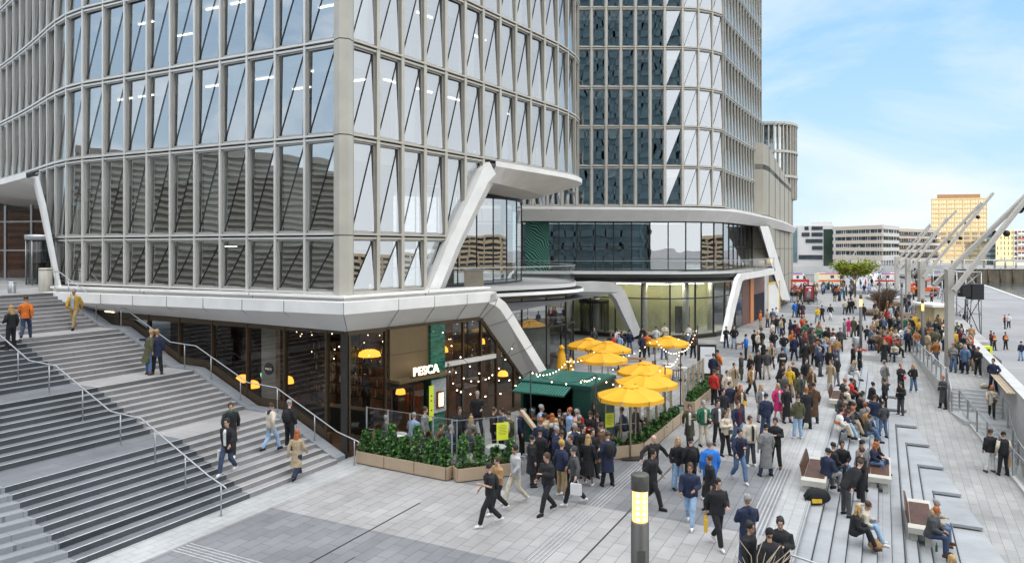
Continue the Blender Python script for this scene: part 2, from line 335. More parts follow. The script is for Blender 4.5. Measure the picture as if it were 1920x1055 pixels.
def smooth(pts, it=2):
    for _ in range(it):
        q = [pts[0]]
        for a, b in zip(pts[:-1], pts[1:]):
            q += [(a[0]*.75+b[0]*.25, a[1]*.75+b[1]*.25), (a[0]*.25+b[0]*.75, a[1]*.25+b[1]*.75)]
        pts = q+[pts[-1]]
    return pts
def sweep(g, pts, prof_, m_of, prof2=None):
    """prof_: list of (outward offset, z); prof2: the profile at the far end, blended along the length"""
    L = [0]+[sum(seglens(pts)[:i+1]) for i in range(len(pts)-1)]; T = L[-1]
    rows = []
    for j, (o, z) in enumerate(prof_):
        o2, z2 = (prof2 or prof_)[j]; a = offs(pts, o); b = offs(pts, o2)
        rows.append([(a[i][0]+(b[i][0]-a[i][0])*L[i]/T, a[i][1]+(b[i][1]-a[i][1])*L[i]/T, z+(z2-z)*L[i]/T) for i in range(len(pts))])
    for j in range(len(rows)-1):
        for i in range(len(pts)-1):
            g.face([rows[j][i], rows[j][i+1], rows[j+1][i+1], rows[j+1][i]], m_of[j])
def clip(poly, f):
    out = []
    for i, a in enumerate(poly):
        b = poly[(i+1) % len(poly)]; fa, fb = f(a), f(b)
        if fa >= 0: out.append(a)
        if (fa >= 0) != (fb >= 0):
            k = fa/(fa-fb); out.append(tuple(a[q]+(b[q]-a[q])*k for q in range(len(a))))
    return out
WIN = []     # (area in the picture, frame builder, pane builder)
def pix(p): return (CX+F*p[0]/p[1], HY+F*(H-p[2])/p[1])
def facade(pts, levels, zlo, mfin, g_fin, finw=.22, find=.34, cut=None, fins=True, ledge=.13, skip=lambda i, j: False, wins=None, blinds=None, gb=None):
    """one bay per pair of neighbouring points, one window per storey, fins at the points;
    cut(u) = lowest z at running length u"""
    LL = [0]
    for l in seglens(pts): LL.append(LL[-1]+l)
    zl = lambda u: max(zlo, cut(u) if cut else zlo)
    po = offs(pts, find); pm = offs(pts, -.12)
    top = levels[-1]
    for i in range(len(pts)):
        u = LL[i]; z0 = zl(u)
        if z0 < top:
            j = min(i, len(pts)-2); a, b = pts[j], pts[j+1]; l = math.hypot(b[0]-a[0], b[1]-a[1]); dx, dy = (b[0]-a[0])/l*finw/2, (b[1]-a[1])/l*finw/2
            g_fin.prism([(pm[i][0]-dx*1.15, pm[i][1]-dy*1.15), (pm[i][0]+dx*1.15, pm[i][1]+dy*1.15), (po[i][0]+dx, po[i][1]+dy), (po[i][0]-dx, po[i][1]-dy)], z0, top, mfin)
    pg = offs(pts, 0)
    for i in range(len(pts)-1):
        a, b = pg[i], pg[i+1]; u0, u1 = LL[i], LL[i+1]; l = u1-u0; d = ((b[0]-a[0])/l, (b[1]-a[1])/l); n = (d[1], -d[0])
        def W(u, z, o=0.0): return (a[0]+d[0]*(u-u0)+n[0]*o, a[1]+d[1]*(u-u0)+n[1]*o, z)
        fu = finw/2+.01
        for j in range(len(levels)):
            z = levels[j]
            # ledge above and below the floor line, dark shadow gap between
            for (za, zb, o, mm) in ((z+.02, z+ledge, find+.03, mfin), (z-ledge-.03, z-.05, find-.02, mfin), (z-.05, z+.02, find-.12, m_gap)):
                if j == len(levels)-1 and za > z: continue
                if j == 0 and za < z: continue
                um = (u0+u1)/2
                if max(zl(u0+.02), zl(u1-.02)) > za: continue
                g_fin.add([W(u0,za,-.1),W(u1,za,-.1),W(u1,za,o),W(u0,za,o),W(u0,zb,-.1),W(u1,zb,-.1),W(u1,zb,o),W(u0,zb,o)], [(0,1,2,3),(7,6,5,4),(3,2,6,7)], mm)
        for j in range(len(levels)-1):
            if skip(i, j): continue
            z0, z1 = levels[j]+ledge, levels[j+1]-ledge-.03
            ua, ub = u0+fu, u1-fu
            if z1 <= min(zl(ua), zl(ub)): continue
            fc = lambda q: q[1]-zl(q[0])-.02
            fr = MB(); pn = MB(); ft = .07
            di, do_ = -.10, .16
            # frame bars (thin, dark) on the four sides
            for (x0, x1, y0, y1) in ((ua, ua+ft, z0, z1), (ub-ft, ub, z0, z1), (ua, ub, z0, z0+ft*1.4), (ua, ub, z1-ft, z1)):
                q = clip([(x0,y0),(x1,y0),(x1,y1),(x0,y1)], fc) if cut else [(x0,y0),(x1,y0),(x1,y1),(x0,y1)]
                if len(q) >= 3:
                    fr.face([W(u,z,.03) for u, z in q], m_frame); 
            # folded glass: upper-left leaf leans outwards at the top left
            ul = [(ua+ft,z0+ft,-.05),(ub-ft,z1-ft,-.05),(ua+ft,z1-ft,-.09)]
            lr = [(ua+ft,z0+ft,-.05),(ub-ft,z0+ft,.06),(ub-ft,z1-ft,-.05)]
            for q in (ul, lr):
                q = clip(q, fc) if cut else q
                if len(q) >= 3: pn.face([W(*t) for t in q], m_win)
            # the dark joint between the two leaves
            n_ = 1 if not cut else 6
            for k in range(n_):
                f0, f1 = k/n_, (k+1)/n_
                p0 = (ua+ft+(ub-ua-2*ft)*f0, z0+ft+(z1-z0-2*ft)*f0); p1 = (ua+ft+(ub-ua-2*ft)*f1, z0+ft+(z1-z0-2*ft)*f1)
                if fc(p0) > 0 and fc(p1) > 0: fr.bar(W(p0[0],p0[1],-.03), W(p1[0],p1[1],-.03), .016, .03, m_gap)
            c = pix(W((ua+ub)/2, (z0+z1)/2)); c0 = pix(W(ua, z0)); c1 = pix(W(ub, z1))
            vis = -30 < c[0] < 1950 and c[1] > -60
            area = abs((c1[0]-c0[0])*(c1[1]-c0[1])) if vis else 0
            wins.append((area, fr, pn))
            if gb is not None and blinds:
                hh = blinds(i, j)
                if hh > 0:
                    q = clip([(ua,z1-(z1-z0)*hh,-.35),(ub,z1-(z1-z0)*hh,-.35),(ub,z1,-.35),(ua,z1,-.35)], fc) if cut else [(ua,z1-(z1-z0)*hh,-.35),(ub,z1-(z1-z0)*hh,-.35),(ub,z1,-.35),(ua,z1,-.35)]
                    if len(q) >= 3: gb.face([W(*t) for t in q], m_blind)
m_frame = M('window_frame_metal', (.42,.41,.39), .45, .4, .05)
def place_windows(root, wins, limit=98):
    wins.sort(key=lambda t: -t[0]); gm = MB()
    for k, (a, fr, pn) in enumerate(wins):
        if k < limit and a > 0:
            if not fr.v: fr, pn = pn, None
            o = fr.build('window', root)
            if pn is not None and pn.v: pn.build('pane', o)
        else:
            for src in (fr, pn):
                b = len(gm.v); gm.v += src.v
                for q, m, s_ in zip(src.f, src.m, src.sm): gm.f.append(tuple(b+i for i in q)); gm.m.append(gm.mi(src.ms[m])); gm.sm.append(s_)
    if gm.v: tag(gm.build('small_windows', root), kind='stuff')
# ------------------------------------------------------------ tower A (near, left)
TA = thing('office_tower', 'large near office tower with folded window bays rising over the stairs and the restaurant', 'office tower', (-6, 29, 0))
A_c = (-6.32, 27.1)
dL = U3                                   # left face runs away from the corner along U3
A_left0 = [(A_c[0]+dL[0]*(.35+1.56*k), A_c[1]+dL[1]*(.35+1.56*k)) for k in range(11)]
e = A_left0[-1]
A_curve = smooth([e, (e[0]-1.4,e[1]+.9), (-23.9,37.2), (-26.5,39.9), (-30.5,43.8), (-36,48.9), (-44,56.5)], 1)
A_curve = resample(A_curve, step=1.62)
A_lp = list(reversed(A_curve))[:-1]+list(reversed(A_left0))    # viewed left to right
dR = (math.sin(R(33.6)), math.cos(R(33.6)))
A_right0 = [(A_c[0]+.25*dR[0]+dR[0]*1.42*k, A_c[1]+.25*dR[1]+dR[1]*1.42*k) for k in range(12)]
e = A_right0[-1]
A_rc = resample(smooth([e, (3.35,42.0), (4.05,44.0), (4.0,46.2), (3.2,48.6), (1.2,51.6), (-2,55)], 1), step=1.42)
A_rp = A_right0+A_rc[1:]
ZA = [6.13, 8.38, 12.15, 15.73, 19.3, 22.9, 26.5, 30.1]
g = MB(); wins = []; gb = MB()
nC = len(A_curve)-1; NL = len(A_lp)
LLa = [0]
for l in seglens(A_lp): LLa.append(LLa[-1]+l)
# left opening: the slanting leg; below it no windows
def path_at(pts, px):
    for i, (a, b) in enumerate(zip(pts[:-1], pts[1:])):
        xa, xb = CX+F*a[0]/a[1], CX+F*b[0]/b[1]
        if (xa-px)*(xb-px) <= 0 and xa != xb:
            d = (b[0]-a[0], b[1]-a[1]); k = (px-CX)/F; f = (k*a[1]-a[0])/(d[0]-k*d[1])
            return i, f, (a[0]+d[0]*f, a[1]+d[1]*f)
def uz(pts, LL, px, py):
    i, f, p = path_at(pts, px); return LL[i]+f*(LL[i+1]-LL[i]), H-(py-HY)*p[1]/F, p
Ltop = uz(A_lp, LLa, 70, 331); Lbot = uz(A_lp, LLa, 114, 541)
def cutL(u):
    if u <= Ltop[0]: return 12.15
    if u >= Lbot[0]: return 0
    return 12.15+(ZTOP-.1-12.15)*(u-Ltop[0])/(Lbot[0]-Ltop[0])
facade(A_lp, ZA, 6.13, m_fin, g, finw=.105, find=.11, ledge=.10, cut=cutL, wins=wins, gb=gb, blinds=lambda i, j: (1.0 if (i*7+j*3) % 11 < 4 else .35) if j == 1 else (.25 if (i*5+j) % 3 == 0 else .12))
LLr = [0]
for l in seglens(A_rp): LLr.append(LLr[-1]+l)
Rb = uz(A_rp, LLr, 804, 545); Rt = uz(A_rp, LLr, 918, 302)
def cutR(u):
    if u <= Rb[0]: return 0
    if u >= Rt[0]: return 12.12
    return 6.13+(12.15-6.13)*(u-Rb[0])/(Rt[0]-Rb[0])
facade(A_rp, ZA, 6.13, m_fin2, g, finw=.18, find=.15, ledge=.10, cut=cutR, wins=wins, gb=gb, blinds=lambda i, j: 1.0 if (i+j*2) % 5 == 1 else .2)
# corner pier, capped fins
a, b, c = A_left0[0], A_c, A_right0[0]
nL = (-U2[0], -U2[1]); nR = (dR[1], -dR[0])
pier = [(a[0]+nL[0]*.2, a[1]+nL[1]*.2), (A_c[0]-.12, A_c[1]-.32), (A_c[0]+.2,A_c[1]-.2), (c[0]+nR[0]*.2, c[1]+nR[1]*.2), (c[0]-nR[0]*.2,c[1]-nR[1]*.2), (a[0]-nL[0]*.2,a[1]-nL[1]*.2)]
for z0, z1 in zip(ZA[:-1], ZA[1:]): g.prism(pier, z0+.02, z1-.02, m_fin2)
g.prism([(x*.999, y+.02) for x, y in pier], 6.1, 30.1, m_gap)
g.build('facade_lattice', TA)
gb.build('roller_blinds', TA)
place_windows(TA, wins)
# inner slabs, core, lights
inner = offs(A_lp+[A_c]+A_rp, -.75)
back = [(-10, 75), (-50, 85)]
g = MB()
for z in ZA[2:]:
    hole = [p for p in inner]
    g.prism(hole+back, z-.35, z+.05, m_ceil)
g.build('floor_slabs', TA)
core = offs(A_lp+[A_c]+A_rp, -5.5)
cl = [p for p in core]
g = MB()
cp_ = [ST(s,t) for s, t in ((20.0,27.5),(36,27.5))]
g.wall(ST(20.5,27.3), ST(37,27.3), .3, 6.2, 30, m_int); g.wall(ST(20.3,27.3), (-6,50), .3, 12.2, 30, m_intl); g.wall(ST(37,27.3), (-45,66), .3, 6.2, 30, m_int)
g.build('core_walls', TA)
g = MB(); rnd = random.Random(3)
for j, z in enumerate(ZA[1:6]):
    for k in range(9):
        if rnd.random() < (.2 if j < 2 else .75):
            s = 20.3+k*1.6; g.prism(TT((s,23.0),(s+1.1,23.0),(s+1.1,23.08),(s,23.08)), z-.42, z-.38, m_strip)
            if rnd.random() < .5: g.prism(TT((s,25.2),(s+1.1,25.2),(s+1.1,25.28),(s,25.28)), z-.42, z-.38, m_strip)
    for k in range(6):
        if j in (2,3) and rnd.random() < .6:
            q = k*2.2+2; x, y = A_c[0]+dR[0]*q-nR[0]*2, A_c[1]+dR[1]*q-nR[1]*2
            g.bar((x,y,z-.4), (x+dR[0]*1.1,y+dR[1]*1.1,z-.4), .08, .04, m_strip)
g.build('ceiling_lights', TA)
# fascia bands above the restaurant
QD = (math.sin(R(39.5)), math.cos(R(39.5))); QN = (QD[1], -QD[0])
fl = [ST(18.9+.0, 21.2), ST(35.6, 21.2)]
left_line = resample([ST(35.9,21.2), A_c], n=8)
band = MB()
b_c = [(0.0,6.14),(.5,6.14),(.5,6.05),(.3,6.04),(.3,5.93),(.85,5.92),(.85,5.49),(.0,4.72)]
b_l = [(0.0,6.06),(.5,6.06),(.5,5.96),(.3,5.95),(.3,5.80),(.85,5.79),(.85,5.36),(.0,5.00)]
mo = [m_white, m_white, m_soff, m_soff, m_white, m_white, m_soff]
rc = onpl(905, 580, A_c, QD)
rr = math.hypot(rc[0]-A_c[0], rc[1]-A_c[1])
# one sweep, left line + corner + right line up to the leg
right_line = resample([A_c, (A_c[0]+QD[0]*rr, A_c[1]+QD[1]*rr)], n=4)
full = left_line+right_line[1:]
L = [0]
for l in seglens(full): L.append(L[-1]+l)
Lc = L[len(left_line)-1]
rows = []
for j in range(len(b_c)):
    r_ = []
    oc = offs(full, b_c[j][0])
    for i in range(len(full)):
        k = max(0, 1-L[i]/Lc); r_.append((oc[i][0], oc[i][1], b_c[j][1]+(b_l[j][1]-b_c[j][1])*k))
    rows.append(r_)
for j in range(len(rows)-1):
    for i in range(len(full)-1): band.face([rows[j][i], rows[j][i+1], rows[j+1][i+1], rows[j+1][i]], mo[j])
jn = MB()
for i in range(1, len(full)-1):
    for j in (5, 6):
        p0, p1 = Vector(rows[j][i]), Vector(rows[j+1][i]); jn.bar(p0+Vector((0,-.006,0)), p1+Vector((.12 if j == 6 else 0,-.006,-.003)), .014, .014, m_gap)
for i in (3, 6, 10):
    for j in (1,3): jn.bar(Vector(rows[j][i])+Vector((0,-.006,0)), Vector(rows[j+1][i])+Vector((0,-.006,0)), .014, .014, m_gap)
# leg: outer edge and strip edge in the front plane, glass edge in the glass plane
fo = [onpl(*q, A_c, QD, .85) for q in ((905,552),(920,552),(934,556),(948,567),(962,588))]
d1 = Vector(onpl(1026,694,A_c,QD,.85))-Vector(fo[-1]); fo.append(tuple(Vector(fo[-1])+d1*(fo[-1][2]/-d1.z)))
fi = [onpl(*q, A_c, QD, .85) for q in ((905,567),(917,568),(928,572),(938,580),(951,600))]
fi.append(tuple(Vector(fi[-1])+d1*(fi[-1][2]/-d1.z)))
fg = [onpl(*q, A_c, QD, 0) for q in ((885,598),(898,596.5),(903,598),(908,603),(914,612))]
d2 = Vector(onpl(978.5,704,A_c,QD,0))-Vector(fg[-1]); fg.append(tuple(Vector(fg[-1])+d2*(fg[-1][2]/-d2.z)))
fo[0] = rows[5][-1]; fi[0] = rows[6][-1]; fg[0] = rows[7][-1]
for i in range(5):
    band.face([fo[i], fo[i+1], fi[i+1], fi[i]], m_white)
    band.face([fi[i], fi[i+1], fg[i+1], fg[i]], m_soff)
    n3 = Vector((-QN[0]*1.5, -QN[1]*1.5, 0)); band.face([fo[i+1], fo[i], tuple(Vector(fo[i])+n3), tuple(Vector(fo[i+1])+n3)], m_white)
    if i in (1, 3): jn.bar(Vector(fo[i+1])+Vector((0,-.006,0)), Vector(fi[i+1])+Vector((0,-.006,0)), .014,.014,m_gap); jn.bar(Vector(fi[i+1])+Vector((0,-.006,0)), Vector(fg[i+1])+Vector((0,-.006,0)), .014,.014,m_gap)
for k in (.33, .66):
    a_, b_, c_ = (Vector(fo[4]).lerp(Vector(fo[5]), k), Vector(fi[4]).lerp(Vector(fi[5]), k), Vector(fg[4]).lerp(Vector(fg[5]), k+.04))
    jn.bar(a_+Vector((0,-.006,0)), b_+Vector((0,-.006,0)), .014,.014,m_gap); jn.bar(b_+Vector((0,-.006,0)), c_+Vector((0,-.006,0)), .014,.014,m_gap)
band.build('white_fascia_band', TA); jn.build('panel_joints', TA)
# dark frame following the glass edge of the opening
g = MB()
for i in range(5): g.bar(tuple(Vector(fg[i])-Vector((QN[0]*.05,QN[1]*.05,.08))), tuple(Vector(fg[i+1])-Vector((QN[0]*.05,QN[1]*.05,.08))), .16, .14, m_brown)
g.wall(left_line[0], A_c, .12, 4.66, 4.9, m_brown); g.wall(A_c, fg[0][:2], .12, 4.6, 4.76, m_brown)
g.build('glazing_head_frame', TA)
# rim lights under the soffit edge
g = MB()
for k in range(26):
    for u in (1.2, 5.2, 9.0, 12.5):
        s = 19.2+u+.05*k
        if k < 14: x, y = ST(s, 21.14); z = 4.72+(5.0-4.72)*(s-19)/16; g.add([(x,y,z-.03),(x+.02,y,z-.03),(x+.02,y,z),(x,y,z)], [(0,1,2,3)], m_bulb)
g.build('soffit_lights', TA)
# diagonal white band and underside on the right face
def offp(p, o, d=dR): return (p[0]+d[1]*o, p[1]-d[0]*o, p[2])
A_b = A_right0[0]
cutl = [onpl(*q, A_b, dR, .37) for q in ((640,555),(792,552),(806,540),(842,452),(878,377),(905,318),(918,303.5))]
wid = [onpl(*q, A_b, dR, .37) for q in ((640,562),(800,562),(822,548),(857,462),(893,387),(916,341),(930,326))]
inn = [onpl(*q, A_b, dR, -.9) for q in ((650,572),(805,570),(828,556),(864,466),(898,394),(921,351),(934,338))]
dg = MB()
for i in range(1, 6):
    dg.face([cutl[i], cutl[i+1], wid[i+1], wid[i]], m_white); dg.face([wid[i], wid[i+1], inn[i+1], inn[i]], m_white)
    dg.face([cutl[i+1], cutl[i], offp(cutl[i],-.6), offp(cutl[i+1],-.6)], m_white)
# underside of the overhang, from the top of the diagonal round the curved end
i0, f0, p0 = path_at(A_right0, 918)
op = [p0]+[q for q in A_rp[i0+1:]]
op = resample(smooth(op, 1), step=.8)
nO = len(op)
def lerpw(k): return min(1, k*3.0)
for i in range(nO-1):
    k0, k1 = i/(nO-1), (i+1)/(nO-1)
    def ring(i): 
        a = offs(op, .37)[i]; b = offs(op, -.1-1.9*lerpw(i/(nO-1)))[i]; c = offs(op, -4.5)[i]
        return [(a[0],a[1],12.12),(a[0],a[1],11.86),(b[0],b[1],11.15),(c[0],c[1],11.13)]
    r0, r1 = ring(i), ring(i+1)
    dg.face([r0[0], r1[0], r1[1], r0[1]], m_white); dg.face([r0[1], r1[1], r1[2], r0[2]], m_white); dg.face([r0[2], r1[2], r1[3], r0[3]], m_soff)
dg.build('white_overhang_band', TA)
# left leg and soffit over the upper entrance
lg = MB()
def atpath(px, py, o):
    i, f, p = path_at(offs(A_lp, o), px); return (p[0], p[1], H-(py-HY)*p[1]/F)
A_lpo = offs(A_lp, .38)
lo = [atpath(*q, .38) for q in ((56,333),(66,333),(77,382),(94,470),(110,546))]
lr_ = [atpath(*q, .38) for q in ((72,330),(74,336),(86,382),(102,466),(117,546))]
li = [atpath(*q, -.6) for q in ((50,340),(62,344),(74,392),(92,478),(107,548))]
for i in range(4):
    lg.face([lo[i], lo[i+1], lr_[i+1], lr_[i]], m_white); lg.face([li[i], li[i+1], lo[i+1], lo[i]], m_white)
pl = [p for p in A_lp if CX+F*p[0]/p[1] < 63]
pl = resample(pl+[path_at(A_lp, 64)[2]], step=1.2); oo = offs(pl, .38)
for i in range(len(pl)-1):
    n0, n1 = i/(len(pl)-1), (i+1)/(len(pl)-1)
    ra = [(oo[i][0],oo[i][1],12.1),(oo[i][0],oo[i][1],11.8)]; rb = [(oo[i+1][0],oo[i+1][1],12.1),(oo[i+1][0],oo[i+1][1],11.8)]
    ia, ib = offs(pl, -3.2)[i], offs(pl, -3.2)[i+1]; ja, jb = offs(pl, -12)[i], offs(pl, -12)[i+1]
    lg.face([ra[0], rb[0], rb[1], ra[1]], m_white); lg.face([ra[1], rb[1], (*ib,10.7), (*ia,10.7)], m_soff); lg.face([(*ia,10.7), (*ib,10.7), (*jb,10.7), (*ja,10.7)], m_dark)
lg.build('entrance_portal_band', TA)
# upper entrance glazing and revolving door
g = MB(); ea = offs(pl, -3.4); wood = M('wood_wall', (.14,.045,.02), .5, var=.3, scale=1.5)
e0, e1 = ea[0], ST(38.6, 27.0)
gx0, gx1 = P(0,0.1+HY+F*(H-ZTOP)/55), 0
EA, EB = (-47, 52.0), (-29.4, 46.6)
for k in range(9):
    a = (EA[0]+(EB[0]-EA[0])*k/8, EA[1]+(EB[1]-EA[1])*k/8); g.prism([(a[0]-.07,a[1]-.07),(a[0]+.07,a[1]-.07),(a[0]+.07,a[1]+.07),(a[0]-.07,a[1]+.07)], ZTOP, 10.75, m_steel)
for z in (ZTOP+.02, 7.7, 9.6): g.wall(EA, EB, .12, z, z+.1, m_steel)
eg = g.build('entrance_glazing_frame', TA)
g = MB(); g.face([(*EA,ZTOP),(*EB,ZTOP),(*EB,10.7),(*EA,10.7)], m_shop); g.face([(*EB,ZTOP),(-25.5,43,ZTOP),(-25.5,43,10.7),(*EB,10.7)], m_shop); g.build('glass', eg)
g = MB(); g.wall((-54,57.5), (-25,48.8), .2, ZTOP, 10.7, wood); g.wall((-54,58), (-25,49), .2, 10.6, 12, m_dark); g.build('lobby_wood_wall', TA)
rv = thing('revolving_door', 'round glazed revolving door beside the slanting white leg above the stairs', 'door', (-27.2,42.2,ZTOP))
c = (-27.2,42.2); g = MB()
for k in range(14):
    a = 2*math.pi*k/14; a2 = 2*math.pi*(k+1)/14
    if k in (9,10): continue
    g.face([(c[0]+1.1*math.cos(a),c[1]+1.1*math.sin(a),ZTOP),(c[0]+1.1*math.cos(a2),c[1]+1.1*math.sin(a2),ZTOP),(c[0]+1.1*math.cos(a2),c[1]+1.1*math.sin(a2),ZTOP+2.6),(c[0]+1.1*math.cos(a),c[1]+1.1*math.sin(a),ZTOP+2.6)], m_shop)
g.build('curved_glass', rv)
g = MB(); g.lathe((c[0],c[1],ZTOP+2.6), [(0,0),(1.2,0),(1.2,.3),(0,.3)], m_steel, 20)
for k in range(0,14,2): a = 2*math.pi*k/14; g.cyl((c[0]+1.13*math.cos(a),c[1]+1.13*math.sin(a)), .035, ZTOP, ZTOP+2.6, m_steel, 6)
g.build('door_frame', rv)
g = MB()
for k in range(2): a = .6+k*math.pi/2; g.wall((c[0]-math.cos(a),c[1]-math.sin(a)), (c[0]+math.cos(a),c[1]+math.sin(a)), .04, ZTOP+.05, ZTOP+2.5, m_shop)
g.build('wing', rv)
for (px, py, h, r_, mt, lab) in ((85.5,546,1.15,.3,m_fin2,'tall beige round bollard standing by the revolving door'),(22.5,549.5,.55,.17,m_steel,'short grey steel bollard at the top of the stairs left of the tall beige one')):
    x, y = P(px, py, ZTOP); g = MB(); g.lathe((x,y,ZTOP), [(r_,0),(r_,h-.02),(r_-.03,h),(0,h)], mt, 16); g.lathe((x,y,ZTOP+h*.9), [(r_+.006,0),(r_+.006,h*.03)], m_gap, 16)
    tag(g.build('bollard', None, (x,y,ZTOP)), lab, 'bollard')
# ------------------------------------------------------------ terrace volume of tower A
SA = smooth([(-6.6,36.2),(-3.8,39.2),(0,42.2),(3.0,44.6),(4.2,46.6),(4.3,49.5),(3.0,53),(0,56)], 2)
g = MB()
sweep(g, SA, [(-6,5.66),(0,5.66),(0,5.42),(-.35,5.36),(.45,5.30),(.55,5.12),(-.2,5.0),(-4,4.98)], [m_conc,m_soff,m_soff,m_gap,m_white,m_soff,m_soff])
g.build('terrace_slab', TA)
gl = offs(SA, -.05); g = MB(); h = MB()
for a, b in zip(gl[:-1], gl[1:]):
    g.face([(*a,5.6),(*b,5.6),(*b,6.75),(*a,6.75)], m_screen); h.wall(a, b, .05, 6.75, 6.80, m_steel); h.wall(a, b, .08, 5.66, 5.74, m_steel)
bo = h.build('balustrade_rail', TA); g.build('glass', bo)
# drum glazing under the terrace
dr = offs(SA, -.15); drr = resample(dr, step=1.9)
g = MB(); h = MB()
for a, b in zip(drr[:-1], drr[1:]):
    g.face([(*a,0.05),(*b,0.05),(*b,3.05),(*a,3.05)], m_shop); g.face([(*a,3.05),(*b,3.05),(*b,5.0),(*a,5.0)], m_refl)
    h.wall(a, b, .1, 3.0, 3.1, m_dark); h.wall(a, b, .12, .0, .15, m_dark); h.wall(a, b, .12, 4.85, 5.02, m_brown)
for p in drr: h.prism([(p[0]-.04,p[1]-.07),(p[0]+.04,p[1]-.07),(p[0]+.04,p[1]+.07),(p[0]-.04,p[1]+.07)], 0, 5.0, m_dark)
do = h.build('drum_glazing_frame', TA); g.build('glass', do)
# level-two recessed glass
L2p = smooth([(-7.5,37.5),(-3.5,41.5),(-1.2,44),(.4,46.8),(.8,49.5),(0,53)], 2); L2r = resample(L2p, step=1.5)
g = MB(); h = MB()
for a, b in zip(L2r[:-1], L2r[1:]): g.face([(*a,5.7),(*b,5.7),(*b,11.15),(*a,11.15)], m_win); h.wall(a, b, .1, 5.67, 5.8, m_dark); h.wall(a, b, .1, 10.95, 11.16, m_dark)
for p in L2r: h.wall((p[0]-.03,p[1]), (p[0]+.03,p[1]), .1, 5.7, 11.1, m_dark)
h.bar((L2r[4][0]+.05,L2r[4][1]-.1,8.1),(L2r[5][0]+.05,L2r[5][1]-.1,8.1), .08,.08,m_dark)
do = h.build('recessed_glazing_frame', TA); g.build('glass', do)
g = MB(); inn2 = offs(L2p, -3); 
for a, b in zip(inn2[:-1], inn2[1:]): g.face([(*a,5.7),(*b,5.7),(*b,11.1),(*a,11.1)], m_int)
g.cyl((-.6,50.0), .2, 5.66, 11.2, m_steel, 12)
g.build('recessed_rear_wall', TA)
pb = onpl(885, 537, SA[8], (math.sin(R(51)),math.cos(R(51)))); 
g = MB(); g.box(-2.75,-1.65,41.2,41.6,5.68,6.62,M('beige_cabinet',(.62,.50,.38),.6)); g.box(-2.82,-1.58,41.15,41.65,6.62,6.68,m_fin)
tag(g.build('cabinet', None, (-2.2,41.4,5.68)), 'beige service cabinet behind the terrace glass above the restaurant', 'cabinet')
# ------------------------------------------------------------ restaurant glazing (left face and right face)
g = MB(); h = MB()
sm = [18.35,20.2,22.3,24.3,26.4,28.4,30.5,32.5,34.4]
sv = [18.9]+[19.0+2.05*k for k in range(1,9)]
top = lambda s: 4.72+(5.0-4.72)*(s-19)/16+.02
for a, b in zip(ks[:-1], ks[1:]):
    a2, b2 = max(a, 18.75), b
    if b2 <= a2: continue
    h.prism(TT((a2,21.12),(b2,21.12),(b2,21.3),(a2,21.3)), -.1, [zc(a2)+.28,zc(b2)+.28,zc(b2)+.28,zc(a2)+.28], m_brown)
    if zc(a2) > top(a2): continue
    g.face([(*ST(a2,21.2),zc(a2)+.28),(*ST(b2,21.2),min(zc(b2)+.28,top(b2))),(*ST(b2,21.2),top(b2)),(*ST(a2,21.2),top(a2))], m_shop)
for k, s in enumerate(sv):
    if zc(s)+.3 < top(s): h.prism(TT((s-.04,21.1),(s+.04,21.1),(s+.04,21.3),(s-.04,21.3)), zc(s), top(s), m_brown)
h.box(A_c[0]-.12, A_c[0]+.12, A_c[1]-.1, A_c[1]+.14, 0, 4.7, m_dark)
Q = lambda a, o=0.0: (A_c[0]+QD[0]*a+QN[0]*o, A_c[1]+QD[1]*a+QN[1]*o)
aq = lambda px, o=0.0: (lambda p: (p[0]-A_c[0])*QD[0]+(p[1]-A_c[1])*QD[1])(onpl(px, 600, A_c, QD, o))
aE = aq(901); aF = (fg[5][0]-A_c[0])*QD[0]+(fg[5][1]-A_c[1])*QD[1]
def qtop(a): return 4.68 if a <= aE else 4.68*(aF-a)/(aF-aE)
a1, a2, a3, a4 = aq(722), aq(798), aq(826), aq(880)
g.face([(*Q(.15),.1),(*Q(a1),.1),(*Q(a1),4.68),(*Q(.15),4.68)], m_shop)
g.face([(*Q(a3),.1),(*Q(aF-.1),.1),(*Q(aE),4.6),(*Q(a3),4.6)], m_shop)
for a in (.2, a1, a3+.05, (a3+aE)/2+.1, aE, aE+1.1, aE+2.4):
    h.wall(Q(a-.04), Q(a+.04), .14, 0, qtop(a), m_brown)
h.wall(Q(.1), Q(a1), .14, 0, .22, m_brown); h.wall(Q(a3), Q(aF-.2), .14, 0, .2, m_brown)
h.wall(Q(a3), Q(aE+1.0), .18, 2.75, 2.95, m_fin)
# entrance doors, two leaves ajar
h.wall(Q(a1+.05), Q(a2-.6), .1, 2.35, 2.5, m_dark)
go = h.build('restaurant_glazing_frame', TA); g.build('glass', go)
d_ = MB(); dg2 = MB()
for (c0, ang) in ((a1+.25, 20), (a1+1.25, -8)):
    x, y = Q(c0, .1); dd = (math.sin(R(39.5+ang)), math.cos(R(39.5+ang))); w_ = .95
    for k in (0, w_): d_.wall((x+dd[0]*(k-.03),y+dd[1]*(k-.03)), (x+dd[0]*(k+.03),y+dd[1]*(k+.03)), .06, .03, 2.35, m_dark)
    for z in (.03, 2.25): d_.wall((x,y), (x+dd[0]*w_,y+dd[1]*w_), .06, z, z+.1, m_dark)
    dg2.face([(x,y,.05),(x+dd[0]*w_,y+dd[1]*w_,.05),(x+dd[0]*w_,y+dd[1]*w_,2.3),(x,y,2.3)], m_shop)
do = d_.build('door', TA); dg2.build('glass', do)
g = MB(); br = M('bronze_panel', (.16,.115,.06), .4, .35, .06)
g.wall(Q(a1+.1,.12), Q(a2,.12), .12, 2.62, 4.66, br); g.wall(Q(a1+.1,.16), Q(a2,.16), .06, 3.62, 3.635, m_gap)
